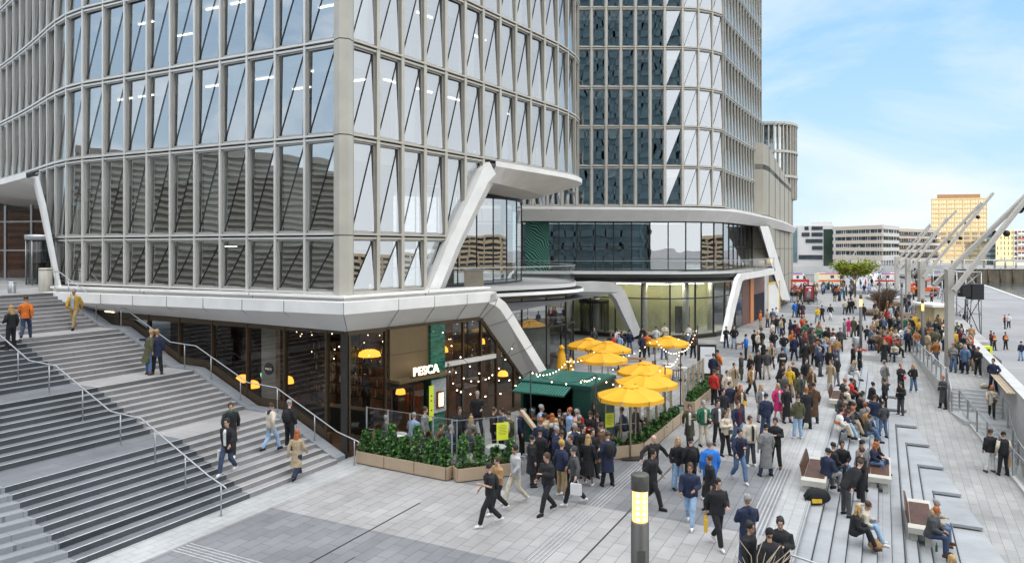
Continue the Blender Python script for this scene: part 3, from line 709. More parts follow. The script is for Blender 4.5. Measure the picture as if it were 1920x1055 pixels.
g.prism([Q(a1+.1,.1),Q(a2+.9,.1),Q(a2+.9,.75),Q(a1+.1,.75)], 2.55, 2.66, br)
g.build('bronze_canopy', TA)
tg = bpy.data.materials.new('green_wall_tiles'); tg.use_nodes = True; t_ = tg.node_tree; b_ = t_.nodes['Principled BSDF']; b_.inputs['Roughness'].default_value = .15
ge = N(t_, 'ShaderNodeTexCoord'); mp_ = N(t_, 'ShaderNodeMapping'); mp_.inputs['Rotation'].default_value = (R(90),0,0); mp2 = N(t_, 'ShaderNodeMapping'); mp2.inputs['Rotation'].default_value = (0,0,R(-50.5))
dt_ = N(t_, 'ShaderNodeVectorMath', operation='DOT_PRODUCT'); dt_.inputs[1].default_value = (QD[0], QD[1], 0); sx_ = N(t_, 'ShaderNodeSeparateXYZ'); cx3 = N(t_, 'ShaderNodeCombineXYZ'); t_.links.new(ge.outputs['Object'], dt_.inputs[0]); t_.links.new(ge.outputs['Object'], sx_.inputs[0]); t_.links.new(dt_.outputs['Value'], cx3.inputs[0]); t_.links.new(sx_.outputs['Z'], cx3.inputs[1]); mp_ = cx3; brk = N(t_, 'ShaderNodeTexBrick'); brk.inputs['Scale'].default_value = 1; brk.inputs['Brick Width'].default_value = .24; brk.inputs['Row Height'].default_value = .07; brk.inputs['Mortar Size'].default_value = .006
brk.inputs['Color1'].default_value = (.015,.09,.06,1); brk.inputs['Color2'].default_value = (.05,.21,.14,1); brk.inputs['Mortar'].default_value = (.02,.05,.04,1)
t_.links.new(mp_.outputs[0], brk.inputs['Vector']); t_.links.new(brk.outputs['Color'], b_.inputs['Base Color'])
g = MB(); g.wall(Q(a2+.02,.12), Q(a3-.02,.12), .35, 0, 4.66, tg); g.build('green_tiled_pier', TA)
vor = bpy.data.materials.new('line_pattern_tiles'); vor.use_nodes = True; t_ = vor.node_tree; b_ = t_.nodes['Principled BSDF']; ge = N(t_, 'ShaderNodeTexCoord'); wv = N(t_, 'ShaderNodeTexWave'); wv.wave_type = 'RINGS'; wv.inputs['Scale'].default_value = 7; wv.inputs['Distortion'].default_value = 9; wv.inputs['Detail Scale'].default_value = 1.5
t_.links.new(ge.outputs['Object'], wv.inputs['Vector']); cr_ = N(t_, 'ShaderNodeValToRGB'); cr_.color_ramp.elements[0].color = (.6,.64,.64,1); cr_.color_ramp.elements[1].color = (.05,.07,.07,1); cr_.color_ramp.elements[0].position = .72; cr_.color_ramp.elements[1].position = .8
t_.links.new(wv.outputs['Fac'], cr_.inputs[0]); t_.links.new(cr_.outputs[0], b_.inputs['Base Color'])
g = MB(); g.wall(Q(a2+.02,.32), Q(a3-.02,.32), .06, .95, 2.35, vor); g.build('patterned_tile_panel', TA)
g = MB(); g.wall(Q((a2+a3)/2-.16,.40), Q((a2+a3)/2+.22,.40), .1, 1.15, 1.85, M('copper_frame',(.35,.12,.05),.35,.6)); o_ = g.build('menu_case', None, (*Q((a2+a3)/2,.4),1.15)); tag(o_, 'lit copper menu case on the patterned tiles beside the restaurant door', 'menu case')
g = MB(); g.wall(Q((a2+a3)/2-.10,.455), Q((a2+a3)/2+.16,.455), .02, 1.22, 1.78, M('menu_glow',(1,.72,.3),emit=2.5,var=0)); g.build('lit_menu', o_)
# sign letters
def letters(txt, size, m, name, loc, rot, parent=None, ext=.03, align='CENTER'):
    cu = bpy.data.curves.new(name, 'FONT'); cu.body = txt; cu.size = size; cu.extrude = ext; cu.align_x = align; cu.offset = size*.004; cu.space_character = 1.08
    ob = bpy.data.objects.new(name, cu); me = bpy.data.meshes.new_from_object(ob); bpy.data.objects.remove(ob); me.name = name; me.materials.clear(); me.materials.append(m)
    o = bpy.data.objects.new(name, me); C.objects.link(o); o.rotation_euler = rot
    if parent is not None: o.parent = parent; o.location = Vector(loc)-wl(parent)
    else: o.location = loc
    return o
aS = aq(799, .72)
sg = thing('shop_sign', 'illuminated letters PESCA on the bronze ledge above the restaurant door', 'sign', (*Q(a2-.2,.7),2.66))
g = MB(); g.wall(Q(aS-.8,.66), Q(aS+.8,.66), .03, 2.66, 2.76, m_brown); g.build('letter_rail', sg)
rz = R(90-39.5)
letters('PESCA', .48, m_bulb_l if 'm_bulb_l' in globals() else M('sign_glow', (1,.86,.62), emit=2.6, var=0), 'letters', (*Q(aS,.72),2.76), (R(90),0,rz), sg)
lt = letters('PESCA', .50, M('sign_face_bronze',(.35,.22,.1),.4,.5), 'letter_backing', (*Q(aS,.68),2.745), (R(90),0,rz), sg)
# yellow door banner
g = MB(); yl = M('yellow_print', (.78,.84,.05), .6, var=.03); g.wall(Q(a2-.33,.55), Q(a2-.07,.55), .02, .75, 2.2, yl)
for z in (1.75,1.55,1.15): g.wall(Q(a2-.24,.562), Q(a2-.16,.562), .01, z, z+.05, m_dark)
tag(g.build('banner', None, (*Q(a2-.2,.55),.75)), 'narrow yellow banner hanging in the restaurant doorway', 'banner')
# ------------------------------------------------------------ restaurant interior
g = MB(); fl_ = M('dark_wood_floor', (.12,.08,.05), .5, var=.3)
g.face([(*ST(36,21.4),.02),(*ST(18.7,21.4),.02),(*Q(aF,-.2),.02),(*ST(22,50),.02),(*ST(36,40),.02)], fl_)
g.wall(ST(36,27.5), ST(22.5,27.5), .2, 0, 4.7, m_int); g.wall(ST(22.5,27.5), ST(20.6,37), .2, 0, 4.7, M('warm_wall',(.22,.09,.035),.7,var=.4,scale=1.2))
g.face([(*ST(36,21.4),4.95),(*ST(18.7,21.4),4.7),(*Q(aE,-.2),4.7),(*ST(17,50),4.7),(*ST(36,40),4.95)], m_int)
g.wall((-2.2,42.5),(2.5,49), .2, 0, 4.9, m_intl)
g.build('restaurant_interior', TA)
bar = thing('back_bar', 'dark back bar lined with bottles behind the restaurant glass', 'bar', (*ST(21,25),0))
g = MB(); s0 = 19.6
for z in (0, 1.0, 1.5, 2.0, 2.5, 3.0, 3.5): g.prism(TT((19.8,26.4),(24.6,26.4),(24.6,26.9),(19.8,26.9)), z, z+.05, m_dark)
for s in (19.8, 21.4, 23.0, 24.6): g.prism(TT((s-.03,26.4),(s+.03,26.4),(s+.03,26.9),(s-.03,26.9)), 0, 3.55, m_dark)
g.prism(TT((19.4,24.0),(24.4,24.0),(24.4,24.6),(19.4,24.6)), 0, 1.05, m_dark)
g.build('shelves', bar)
g = MB(); rnd = random.Random(5); cols = [M('bottle_%s' % k, c, .15, var=0) for k, c in (('amber',(.30,.13,.03)),('green',(.03,.12,.05)),('clear',(.45,.47,.45)),('brown',(.08,.04,.02)),('dark_blue',(.03,.06,.12)))]
for z in (1.05,1.55,2.05,2.55,3.05):
    s = 19.9
    while s < 24.5:
        if rnd.random() < .85: x, y = ST(s, 26.5); g.lathe((x,y,z), [(.035,0),(.035,.2),(.012,.26),(.012,.33),(0,.33)], rnd.choice(cols), 6)
        s += rnd.uniform(.09,.17)
tag(g.build('bottles', bar), kind='stuff')
g = MB()
for z in (1.49,1.99,2.49,2.99): g.prism(TT((19.9,26.85),(24.5,26.85),(24.5,26.87),(19.9,26.87)), z-.03, z-.005, M('shelf_light',(1,.7,.35),emit=7,var=0))
g.build('shelf_lights', bar)
m_lamp = M('orange_shade', (1,.34,.04), emit=2.2, var=.25, scale=9)
# pendant lamps seen through the stair side glass
lamps = [(455,711,24.0,.36,'wide orange woven lamp left of the other behind the stair side glass'),(474,722,23.3,.30,'smaller orange woven lamp beside the wide one behind the stair side glass'),(498,704,25,.2,'half hidden orange lamp just left of the pale column behind the glass'),(541,714,24.4,.24,'orange lamp right of the pale column behind the glass'),(410,708,24.6,.2,'dim orange lamp low behind the glass near the second landing')]
for px, py, t, r_, lab in lamps:
    k = (px-CX)/F; Y = t/(U2[0]*k+U2[1]); x = k*Y; z = H-(py-HY)*Y/F
    o_ = thing('pendant_lamp', lab, 'lamp', (x,Y,z), 'woven lamps inside the restaurant')
    g = MB(); g.lathe((x,Y,z), [(r_,-.1),(r_*.95,.02),(r_*.7,.16),(r_*.3,.22),(.02,.23)], m_lamp, 14); g.build('lamp_shade', o_)
    g = MB(); g.cyl((x,Y), .012, z+.2, 4.7, m_dark, 5); g.build('cord', o_)
# pale column with round sign
k = (508-CX)/F; Y = 22.4/(U2[0]*k+U2[1]); g = MB(); x = k*Y
g.prism([(x-.3,Y-.3),(x+.3,Y-.3),(x+.3,Y+.3),(x-.3,Y+.3)], 0, 4.55, M('pale_column',(.62,.54,.46),.7)); g.build('interior_column', TA)
k = (504-CX)/F; Y = 21.05/(U2[0]*k+U2[1]); cz = H-(691-HY)*Y/F; x = k*Y
ds = thing('hanging_sign', 'round black sign reading PESCA in front of the pale column behind the glass', 'sign', (x,Y,cz))
dn = Vector((-U2[0],-U2[1],0)); g = MB(); c3 = Vector((x,Y,cz)); g.tube([c3+dn*.02, c3-dn*.03], .235, m_dark, 28, smooth=False); g.build('disc', ds)
letters('PESCA', .115, M('sign_text',(.75,.72,.62),.6,var=0), 'letters', tuple(c3+dn*.025+Vector((0,0,-.04))), (R(90),0,math.atan2(-U3[1],-U3[0])), ds, ext=.004)
# exit sign
k = (494-CX)/F; Y = 23.5/(U2[0]*k+U2[1]); x = k*Y; z = H-(702-HY)*Y/F; g = MB(); g.box(x-.14,x+.14,Y,Y+.03,z-.07,z+.07,M('exit_green',(.1,.8,.45),emit=1.5,var=0)); tag(g.build('exit_sign', None, (x,Y,z)), 'small green lit exit sign inside behind the round sign', 'sign')
# more warm lamps in the right part of the restaurant
for i, (px, py, back, r_, lab) in enumerate(((832,655,2.5,.22,'round warm lamp high behind the glass right of the green pier'),(905,640,2.2,.12,'little warm lamp near the top corner of the restaurant glass'),(751,733,2.0,.22,'orange lamp seen through the open restaurant door'),(693,662,2.6,.5,'gold bar canopy lamp behind the corner window'),(943,700,2.4,.28,'tall orange lamp low behind the glass beside the white leg'))):
    p = onpl(px, py, Q(0,-back), QD); o_ = thing('pendant_lamp', lab, 'lamp', p, 'warm lamps in the dining room')
    g = MB(); g.lathe(p, [(r_,-.12),(r_*.9,.05),(r_*.5,.15),(.02,.16)], m_lamp, 12); g.build('lamp_shade', o_)
    g = MB(); g.cyl(p[:2], .012, p[2]+.1, 4.68, m_dark, 5); g.build('cord', o_)
fur = M('warm_furniture', (.28,.11,.04), .5, var=.3)
for i, (px, w_, h_) in enumerate(((850,1.3,1.3),(885,1.0,2.1),(925,.9,1.2),(950,.7,1.4))):
    a = aq(px); g = MB(); c_ = Q(a,-1.8)
    g.prism([Q(a-w_/2,-1.5),Q(a+w_/2,-1.5),Q(a+w_/2,-2.3),Q(a-w_/2,-2.3)], .05, h_, fur); g.prism([Q(a-w_/2-.04,-1.46),Q(a+w_/2+.04,-1.46),Q(a+w_/2+.04,-2.34),Q(a-w_/2-.04,-2.34)], h_, h_+.04, m_fin)
    tag(g.build('serving_cabinet', None, (*c_,0.05)), ['low wide brown cabinet inside just right of the green pier','tall brown cabinet with a pale top inside the restaurant','waist high brown cabinet under the glass bar','narrow brown cabinet in the sharp corner beside the white leg'][i], 'cabinet')
# small warm ceiling spots
g = MB(); rnd = random.Random(11)
for k in range(60):
    a = rnd.uniform(.3, aE); b = rnd.uniform(-4,-.6); x, y = Q(a,b); z = rnd.choice((4.3,4.4,3.6)); g.ball((x,y,z), .018, m_bulb, 6, 4)
g.build('ceiling_spots', TA)
# ------------------------------------------------------------ handrails on the stairs
def handrail(label, t, ss, ends):
    zb = lambda s: (zc(s) if s > SK[0] else 0.0)
    x, y = ST(ss[0], t); o = thing('handrail', label, 'handrail', (x,y,0))
    rail = []
    kk = [ss[0]-.12, SK[0]+.1, SK[9], SK[10]-.1, SK[18], SK[19]-.1, SK[28], SK[29]-.1, SK[38], ss[-1]+.3]
    for s in kk: rail.append((*ST(s,t), zb(s)+.95-(.05 if s < SK[0] else 0)))
    g = MB(); r0 = Vector(rail[0]); g.tube([r0+Vector((.0,0,-.14)), r0+Vector((.06,-.05,-.12)), r0+Vector((.07,-.04,-.03))]+rail, .024, m_steel, 8); g.build('rail', o)
    for s in ss:
        x, y = ST(s, t); z = math.floor(0) ; zz = max([0]+[RI*(k+1) for k, q in enumerate(SK) if q <= s]); g = MB(); g.cyl((x,y), .021, zz, zb(s)+.94, m_steel, 8); g.cyl((x,y), .05, zz, zz+.015, m_steel, 10); g.build('post', o)
handrail('long steel handrail running down the middle of the dark stairs', 14.9, [17.35,18.9,20.3,22.0,24.0,25.9,27.8,29.6,31.4,33.5,35.4], 0)
handrail('steel handrail down the right edge of the stairs along the restaurant glass', 20.62, [17.1,19.0,20.9,22.9,24.6,26.2,28.4,30.4,32.2,34.3,35.4], 0)
# ------------------------------------------------------------ tower B (far, right) and its lower wing
TB = thing('office_tower', 'far rounded office tower right of the near one with glazed lower storeys and white ledge', 'office tower', (15, 75, 0))
d31 = (math.sin(R(30)), math.cos(R(30)))
ZB = [11.8+3.7*k for k in range(8)]
Bf = [(-4.9+1.37*k, 67.2) for k in range(15)]            # flat front
Bc = [(14.28,67.2),(15.95,67.25),(17.5,67.55),(19.0,68.3),(20.3,69.3)]
Bs = [(20.3+.5+d31[0]*1.37*k, 69.3+1.1+d31[1]*1.37*k) for k in range(14)]
Be = resample(smooth([Bs[-1], (30.7,89.5), (30.2,93.5), (27,98), (20,102)], 2), step=1.5)
Bp = Bf[:-1]+[(14.28,67.2)]+Bc[1:]+Bs+Be[1:]
g = MB(); gb = MB(); wins = []
facade(Bp, ZB, 11.8, m_fin2, g, finw=.17, find=.13, ledge=.10, wins=wins, gb=gb, blinds=lambda i, j: .25 if (i*3+j*5) % 7 < 3 else 0)
g.build('facade_lattice', TB); gb.build('roller_blinds', TB); place_windows(TB, wins, 96)
g = MB(); inB = offs(Bp, -.6)
for z in ZB[1:]: g.prism(inB+[(-5,102)], z-.4, z, m_dark)
g.wall((-6,72.5),(16,72.5), .3, 11.8, 37, m_int); g.wall((16,72.5),(29,96), .3, 11.8, 37, m_intl)
g.build('floor_slabs', TB)
# white ledge below the tower, sweeping round and rising to a point at the far end
Wp = resample(smooth([(-6,66.6),(14.5,66.6),(17.2,66.8),(20.0,68.0),(21.9,70.2),(31.5,86.8),(38,100),(45.2,115.5)], 2), step=1.6)
g = MB()
sweep(g, Wp, [(-.6,11.86),(.35,11.80),(.35,11.55),(-.9,10.45),(-5,10.4)], [m_white,m_white,m_soff,m_dark], [(-.6,11.3),(.5,11.2),(.5,11.05),(.1,10.3),(-5,10.2)])
jn = MB(); Lw = offs(Wp, .35); Lx = offs(Wp, -.9); nW = len(Wp)
for i in range(2, nW-2, 4):
    k = i/(nW-1); a_ = (Lw[i][0], Lw[i][1]-.01, 11.55-.5*k); b_ = (Lx[i][0], Lx[i][1]-.01, 10.44-.1*k)
    if k < .5: jn.bar(a_, b_, .03, .03, m_gap)
g.build('white_ledge', TB); jn.build('panel_joints', TB)
# slanting white leg at the far right
g = MB(); dl = (math.sin(R(27)), math.cos(R(27))); LA = (29.6, 86.0)
q = [onpl(px, py, LA, dl, 1.5) for px, py in ((1425,424),(1441,424),(1482,562),(1466,562))]
q2 = [onpl(px, py, LA, dl, .7) for px, py in ((1421,424),(1437,424),(1478,562),(1462,562))]
q = [tuple(v) for v in q]; zmin = min(v[2] for v in q)
g.add(q+q2, [(0,1,2,3),(4,7,6,5),(0,3,7,4),(1,5,6,2)], m_white); g.build('slanting_leg', TB)
# low wing beyond
panel = tiles('sand_wall_panel', (.37,.345,.285), (.345,.32,.265), (.12,.11,.09), 3.4, 2.1, bump=.1)
Wg = thing('curved_wing', 'lower sand coloured curved wing joined to the far tower at its right end', 'building', (42, 108, 0))
Cp = resample(smooth([(26.5,85.5),(28.5,81.2),(33.2,91),(38.5,102.5),(44.5,115),(48.6,124),(50.6,130),(50.2,137),(46,142),(38,145)], 2), step=1.5)
g = MB(); n_ = len(Cp)
# panelled wall
def cz_top(i):
    x = CX+F*Cp[i][0]/Cp[i][1]
    return 31.0
wallm = M('sand_panel', (.37,.345,.285), .6, .1, .06, .5)
for i in range(n_-1):
    a, b = Cp[i], Cp[i+1]; k = i/(n_-1)
    zt = lambda p: max(17.8, 19.8-(p[1]-87)*.06)
    g.face([(*a,0.0),(*b,0.0),(*b,zt(b)),(*a,zt(a))], wallm)
g2 = MB()
for i in range(0, n_-1):
    a, b = offs(Cp, .01)[i], offs(Cp, .01)[i+1]
    for z in (3.9, 7.8, 11.7):
        g2.wall(a, b, .02, z, z+.05, m_gap)
    if i % 5 == 0: g2.wall((a[0]-.03,a[1]),(a[0]+.03,a[1]), .03, .05, max(17.8, 19.8-(a[1]-87)*.06), m_gap)
g.build('panelled_wall', Wg); g2.build('panel_joints', Wg)
g = MB(); wn = MB(); dc = (42.4, 124.5)
DC = [(dc[0]+5.9*math.cos(R(a)), dc[1]+8*math.sin(R(a))) for a in range(-180, 91, 15)]
oc = offs(DC, .3)
for i in range(len(DC)-1):
    a, b = DC[i], DC[i+1]
    wn.face([(*a,16),(*b,16),(*b,28.2),(*a,28.2)], m_win)
    for f in (0, .5):
        p0 = (a[0]+(b[0]-a[0])*f, a[1]+(b[1]-a[1])*f); p1 = (oc[i][0]+(oc[i+1][0]-oc[i][0])*f, oc[i][1]+(oc[i+1][1]-oc[i][1])*f)
        g.wall(p0, p1, .2, 16, 28.3, m_fin2)
    for z in (19.6, 23.6, 28.2): g.wall(oc[i], oc[i+1], .3, z-.2, z+.2, m_fin2)
g.prism([p for p in Cp]+[(30,120)], 17.0, 17.6, m_dark); g.prism(DC, 27.6, 27.9, m_dark)
o_ = g.build('facade_fins', Wg); wn.build('glass_band', o_)
g = MB(); g.face([(44.2,124,28.2),(46.3,124,28.2),(46.3,124,29.0),(45.2,124,30.0),(44.2,124,28.4)], m_win); g.build('roof_glass_screen', Wg)
# level two glazing behind the terrace
G2 = resample(smooth([(-6,69.3),(14,69.0),(17.3,69.2),(20.5,71.0),(22.5,73.8),(31,88.5)], 2), step=1.75)
gl_ = MB(); h = MB()
for i, (a, b) in enumerate(zip(G2[:-1], G2[1:])):
    gl_.face([(*a,5.7),(*b,5.7),(*b,10.45),(*a,10.45)], m_win if i > 9 else m_refl)
    h.wall(a, b, .1, 5.7, 5.85, m_dark)
    if i < 11 or i > 16: h.wall(a, b, .08, 8.0, 8.08, m_dark)
    h.prism([(a[0]-.04,a[1]-.08),(a[0]+.04,a[1]-.08),(a[0]+.04,a[1]+.08),(a[0]-.04,a[1]+.08)], 5.7, 10.45, m_dark)
do = h.build('upper_glazing_frame', TB); gl_.build('glass', do)
g = MB(); g.wall((-6,75),(18,75), .2, 5.7, 10.4, m_int); g.wall((18,75),(30,95), .2, 5.7, 10.4, m_int)
g.build('upper_rear_wall', TB)
# green line-patterned wall panel at the left end
wv2 = bpy.data.materials.new('green_line_panel'); wv2.use_nodes = True; t_ = wv2.node_tree; b_ = t_.nodes['Principled BSDF']; ge = N(t_, 'ShaderNodeTexCoord'); wv = N(t_, 'ShaderNodeTexWave'); wv.wave_type = 'BANDS'; wv.bands_direction = 'DIAGONAL'; wv.inputs['Scale'].default_value = 2.0; wv.inputs['Distortion'].default_value = 11; wv.inputs['Detail'].default_value = 0; wv.inputs['Detail Scale'].default_value = .45
t_.links.new(ge.outputs['Object'], wv.inputs['Vector']); cr_ = N(t_, 'ShaderNodeValToRGB'); cr_.color_ramp.elements[0].color = (.006,.03,.022,1); cr_.color_ramp.elements[1].color = (.08,.34,.24,1); cr_.color_ramp.elements[0].position = .62; cr_.color_ramp.elements[1].position = .72
t_.links.new(wv.outputs['Fac'], cr_.inputs[0]); t_.links.new(cr_.outputs[0], b_.inputs['Base Color'])
g = MB(); g.box(1.3, 3.55, 68.9, 69.05, 5.7, 10.4, wv2); g.build('green_patterned_panel', TB)
# terrace slab and balustrade
T2 = smooth([(-3,63.2),(3,62.2),(10,61.4),(14.6,61.3),(18.4,62.7),(21.0,65.8),(24.5,71.5),(29.5,80.5)], 2)
g = MB(); sweep(g, T2, [(-6,5.66),(0,5.66),(0,5.35),(-.3,5.25),(-.3,5.0),(-.6,4.85),(-5,4.8)], [m_conc,m_dark,m_dark,m_gap,m_soff,m_dark]); g.build('terrace_slab', TB)
g = MB(); h = MB(); T2b = resample(offs(T2,-.06), step=1.5)
for a, b in zip(T2b[:-1], T2b[1:]): g.face([(*a,5.6),(*b,5.6),(*b,6.78),(*a,6.78)], m_screen); h.wall(a, b, .05, 6.78, 6.83, m_steel)
o_ = h.build('balustrade_rail', TB); g.build('glass', o_)
# ground floor drum
G1 = resample(smooth([(5.0,66.5),(8.6,64.4),(10.8,62.9),(13.5,62.2),(16.4,63.0),(18.8,65.0),(20.4,67.6),(21.9,70.6)], 2), step=2.35)
g = MB(); h = MB(); ol = M('olive_lit_wall', (.42,.42,.26), .8, var=.2, scale=.25)
for a, b in zip(G1[:-1], G1[1:]):
    g.face([(*a,.3),(*b,.3),(*b,4.9),(*a,4.9)], m_lob); h.wall(a, b, .14, 3.45, 3.55, m_dark); h.wall(a, b, .5, 0, .32, m_dark); h.wall(a, b, .2, 4.8, 4.95, m_dark)
for p in G1[::1]: h.prism([(p[0]-.06,p[1]-.1),(p[0]+.06,p[1]-.1),(p[0]+.06,p[1]+.1),(p[0]-.06,p[1]+.1)], .3, 4.9, m_dark)
o_ = h.build('drum_glazing_frame', TB); g.build('glass', o_)
g = MB(); iw = offs(G1, -2.6)
for a, b in zip(iw[:-1], iw[1:]): g.face([(*a,0),(*b,0),(*b,4.9),(*a,4.9)], ol)
g.prism([offs(G1,-.3)[k] for k in range(len(G1))]+[iw[-1], iw[0]], 0, .3, m_conc)
for k in range(1, len(iw)-1, 2): g.cyl(offs(G1,-1.3)[k], .3, .3, 4.9, m_conc, 12)
g.box(14.6, 15.9, 64.3, 64.4, .3, 2.7, m_int)
g.build('drum_interior', TB)
g = MB()
for k in range(len(G1)-1):
    a, b = offs(G1, -1.2)[k], offs(G1, -1.2)[k+1]; g.wall(a, b, .12, 4.7, 4.76, M('olive_light',(1,.97,.7),emit=22,var=0))
g.build('drum_ceiling_light', TB)
# recessed entrance with revolving door, arch of the white band
g = MB(); g.wall((2.5,69.2),(11,69.2), .3, 0, 5, ol); g.wall((5.2,67.0),(6.9,67.0), .2, 3.2, 4.9, m_dark); g.build('entrance_rear_wall', TB)
rv2 = thing('revolving_door', 'dark revolving door in the recess under the small white arch', 'door', (7.55,66.2,0))
g = MB(); c = (7.55,66.2)
for k in range(14):
    a, a2 = 2*math.pi*k/14, 2*math.pi*(k+1)/14
    if k in (9,10,11): continue
    g.face([(c[0]+1.3*math.cos(a),c[1]+1.3*math.sin(a),0),(c[0]+1.3*math.cos(a2),c[1]+1.3*math.sin(a2),0),(c[0]+1.3*math.cos(a2),c[1]+1.3*math.sin(a2),2.9),(c[0]+1.3*math.cos(a),c[1]+1.3*math.sin(a),2.9)], m_shop)
g.build('curved_glass', rv2)
g = MB(); g.lathe((c[0],c[1],2.9), [(0,0),(1.4,0),(1.4,.3),(0,.3)], m_dark, 20)
for k in range(0,14,2): a = 2*math.pi*k/14; g.cyl((c[0]+1.33*math.cos(a),c[1]+1.33*math.sin(a)), .05, 0, 2.9, m_dark, 6)
g.build('door_frame', rv2)
g = MB(); AP = (9.5, 61.6); ad = (math.sin(R(70)), math.cos(R(70)))
def band_px(outer, inner, A, d, o1, o2, m, g, back=.9):
    q = [onpl(*p, A, d, o1) for p in outer]; r_ = [onpl(*p, A, d, o2) for p in inner]; n3 = Vector((-d[1]*back, d[0]*back, 0))
    for i in range(len(q)-1):
        g.face([q[i], q[i+1], r_[i+1], r_[i]], m); g.face([q[i+1], q[i], tuple(Vector(q[i])+n3), tuple(Vector(q[i+1])+n3)], m)
        g.face([r_[i], r_[i+1], tuple(Vector(r_[i+1])+n3), tuple(Vector(r_[i])+n3)], m_soff)
band_px([(1070,529),(1120,528),(1148,529),(1161,534),(1171,545),(1179,562),(1203,625)], [(1070,549),(1120,548),(1140,548),(1148,552),(1156,562),(1164,580),(1189,632)], AP, ad, .3, .0, m_white, g)
g.build('white_arch', TB)
# right bracket: thin leg and canopy over the shop fronts
g = MB(); BP = (20.5,66.5)
band_px([(1358,640),(1372,570),(1384,522),(1390,513),(1452,503)], [(1366,641),(1380,576),(1392,527),(1397,524),(1452,514)], BP, d31, 1.0, .97, m_white, g, .35)
g.build('white_bracket', TB)
# shop fronts under the canopy
sh0 = (21.9,70.6); g = MB()
fr_m = M('maroon_panel', (.15,.075,.06), .5, var=.12); og = M('orange_column', (.62,.24,.08), .5, var=.05); gd = M('anthracite_shutter', (.085,.088,.10), .5, .2, .05)
Sx = lambda a: (sh0[0]+d31[0]*a, sh0[1]+d31[1]*a)
def span(pa, pb): return [(lambda p: (p[0]-sh0[0])*d31[0]+(p[1]-sh0[1])*d31[1])(onpl(px, 560, sh0, d31)) for px in (pa, pb)]
a0, a1_ = 0.0, span(1403,1403)[0]
g.wall(Sx(a0), Sx(a1_*.45), .2, 0, 5, M('retail_dark_glass',(.05,.055,.06),.08,.0,.2)); g.wall(Sx(a1_*.45), Sx(a1_), .24, 0, 4.9, fr_m)
b0, b1 = span(1403,1409); g.wall(Sx(b0), Sx(b1), .5, 0, 5, og)
c0, c1 = span(1409,1431); g.wall(Sx(c0), Sx(c1), .2, 0, 2.9, gd); g.wall(Sx(c0), Sx(c1), .26, 2.9, 4.9, fr_m)
for k in range(14): a = c0+(c1-c0)*(k+.5)/14; g.wall((Sx(a)[0]+.12,Sx(a)[1]-.06), (Sx(a+.08)[0]+.12,Sx(a+.08)[1]-.06), .06, .05, 2.85, gd)
e0, e1 = span(1431,1437); g.wall(Sx(e0), Sx(e1), .3, 0, 5, m_conc)
f0_, f1_ = span(1437,1460); yw = M('yellow_frame', (.75,.50,.10), .5, var=.03)
g.wall(Sx(f0_), Sx(f1_), .2, 0, 3.6, m_white); g.wall(Sx(f0_), Sx(f1_), .4, 3.6, 3.8, yw); g.wall(Sx(f0_), Sx(f0_+.3), .4, 0, 5.2, yw); g.wall(Sx(f1_-.3), Sx(f1_), .4, 0, 3.7, yw); g.wall(Sx(f0_+.4), Sx(f1_), .2, 3.8, 6.8, m_int)
g.build('shop_front', TB)
# ceiling of the overhang above the shop fronts
g = MB(); g.wall((31,88.5),(31.5,95),.2,5.6,10.4,m_int); g.build('overhang_end_wall', TB)
# ------------------------------------------------------------ unseen buildings for reflections; those behind the camera added to shade and darken
def slab_building(name, label, c, w_, d_, h_, rz, wallc, glassc, floors, piers=True):
    o = thing(name, label, 'building', (c[0],c[1],0))
    ca, sa = math.cos(R(rz)), math.sin(R(rz))
    def T(x, y): return (c[0]+x*ca-y*sa, c[1]+x*sa+y*ca)
    g = MB(); fh = h_/floors; ww = MB()
    for k in range(floors):
        z = k*fh
        g.prism([T(-w_/2,-d_/2),T(w_/2,-d_/2),T(w_/2,d_/2),T(-w_/2,d_/2)], z, z+fh*.48, wallc)
        ww.prism([T(-w_/2+.3,-d_/2+.3),T(w_/2-.3,-d_/2+.3),T(w_/2-.3,d_/2-.3),T(-w_/2+.3,d_/2-.3)], z+fh*.48, z+fh, glassc)
    n = int(w_/3) if piers else 1
    for k in range(n+1):
        x = -w_/2+w_*k/n
        for y in (-d_/2, d_/2-.35): g.prism([T(x-.25,y),T(x+.25,y),T(x+.25,y+.35),T(x-.25,y+.35)], 0, h_, wallc)
    n = int(d_/3) if piers else 1
    for k in range(n+1):
        y = -d_/2+d_*k/n
        for x in (-w_/2, w_/2-.35): g.prism([T(x,y-.25),T(x+.35,y-.25),T(x+.35,y+.25),T(x,y+.25)], 0, h_, wallc)
    g.prism([T(-w_/2-.2,-d_/2-.2),T(w_/2+.2,-d_/2-.2),T(w_/2+.2,d_/2+.2),T(-w_/2-.2,d_/2+.2)], h_, h_+.8, wallc)
    g.build('wall', o); ww.build('window_bands', o); return o
gl_dark = M('dark_window_glass', (.03,.045,.06), .08, .0, .3, .2, spec=.8)
slab_building('office_block', 'grey office block with banded storeys standing left of the stairs outside the picture', (-88, 8), 30, 90, 20, 0, M('brown_grey_louvre_wall',(.34,.32,.27),.7), M('mid_window_glass',(.28,.265,.22),.6,.0,.2,.2), 26, False)
slab_building('office_tower', 'unseen dark glass office tower added behind the viewpoint to darken reflections', (4, -76), 62, 30, 100, 0, M('dark_teal_band',(.16,.235,.25),.4), M('teal_dark_glass',(.13,.20,.215),.2,.0,.3,.2), 27)  # unseen tower, added so the far tower's left bays reflect dark teal
slab_building('office_block', 'tall pale office block behind the viewpoint', (-45, -150), 200, 34, 74, 0, M('teal_band_wall',(.13,.17,.18),.5), gl_dark, 16)  # unseen block, added to keep the low sun off the plaza
slab_building('apartment_block', 'sunlit sand coloured apartment block across the water right of the picture', (190, 95), 24, 130, 11, 8, M('sand_band_wall',(.55,.43,.29),.7), gl_dark, 7)
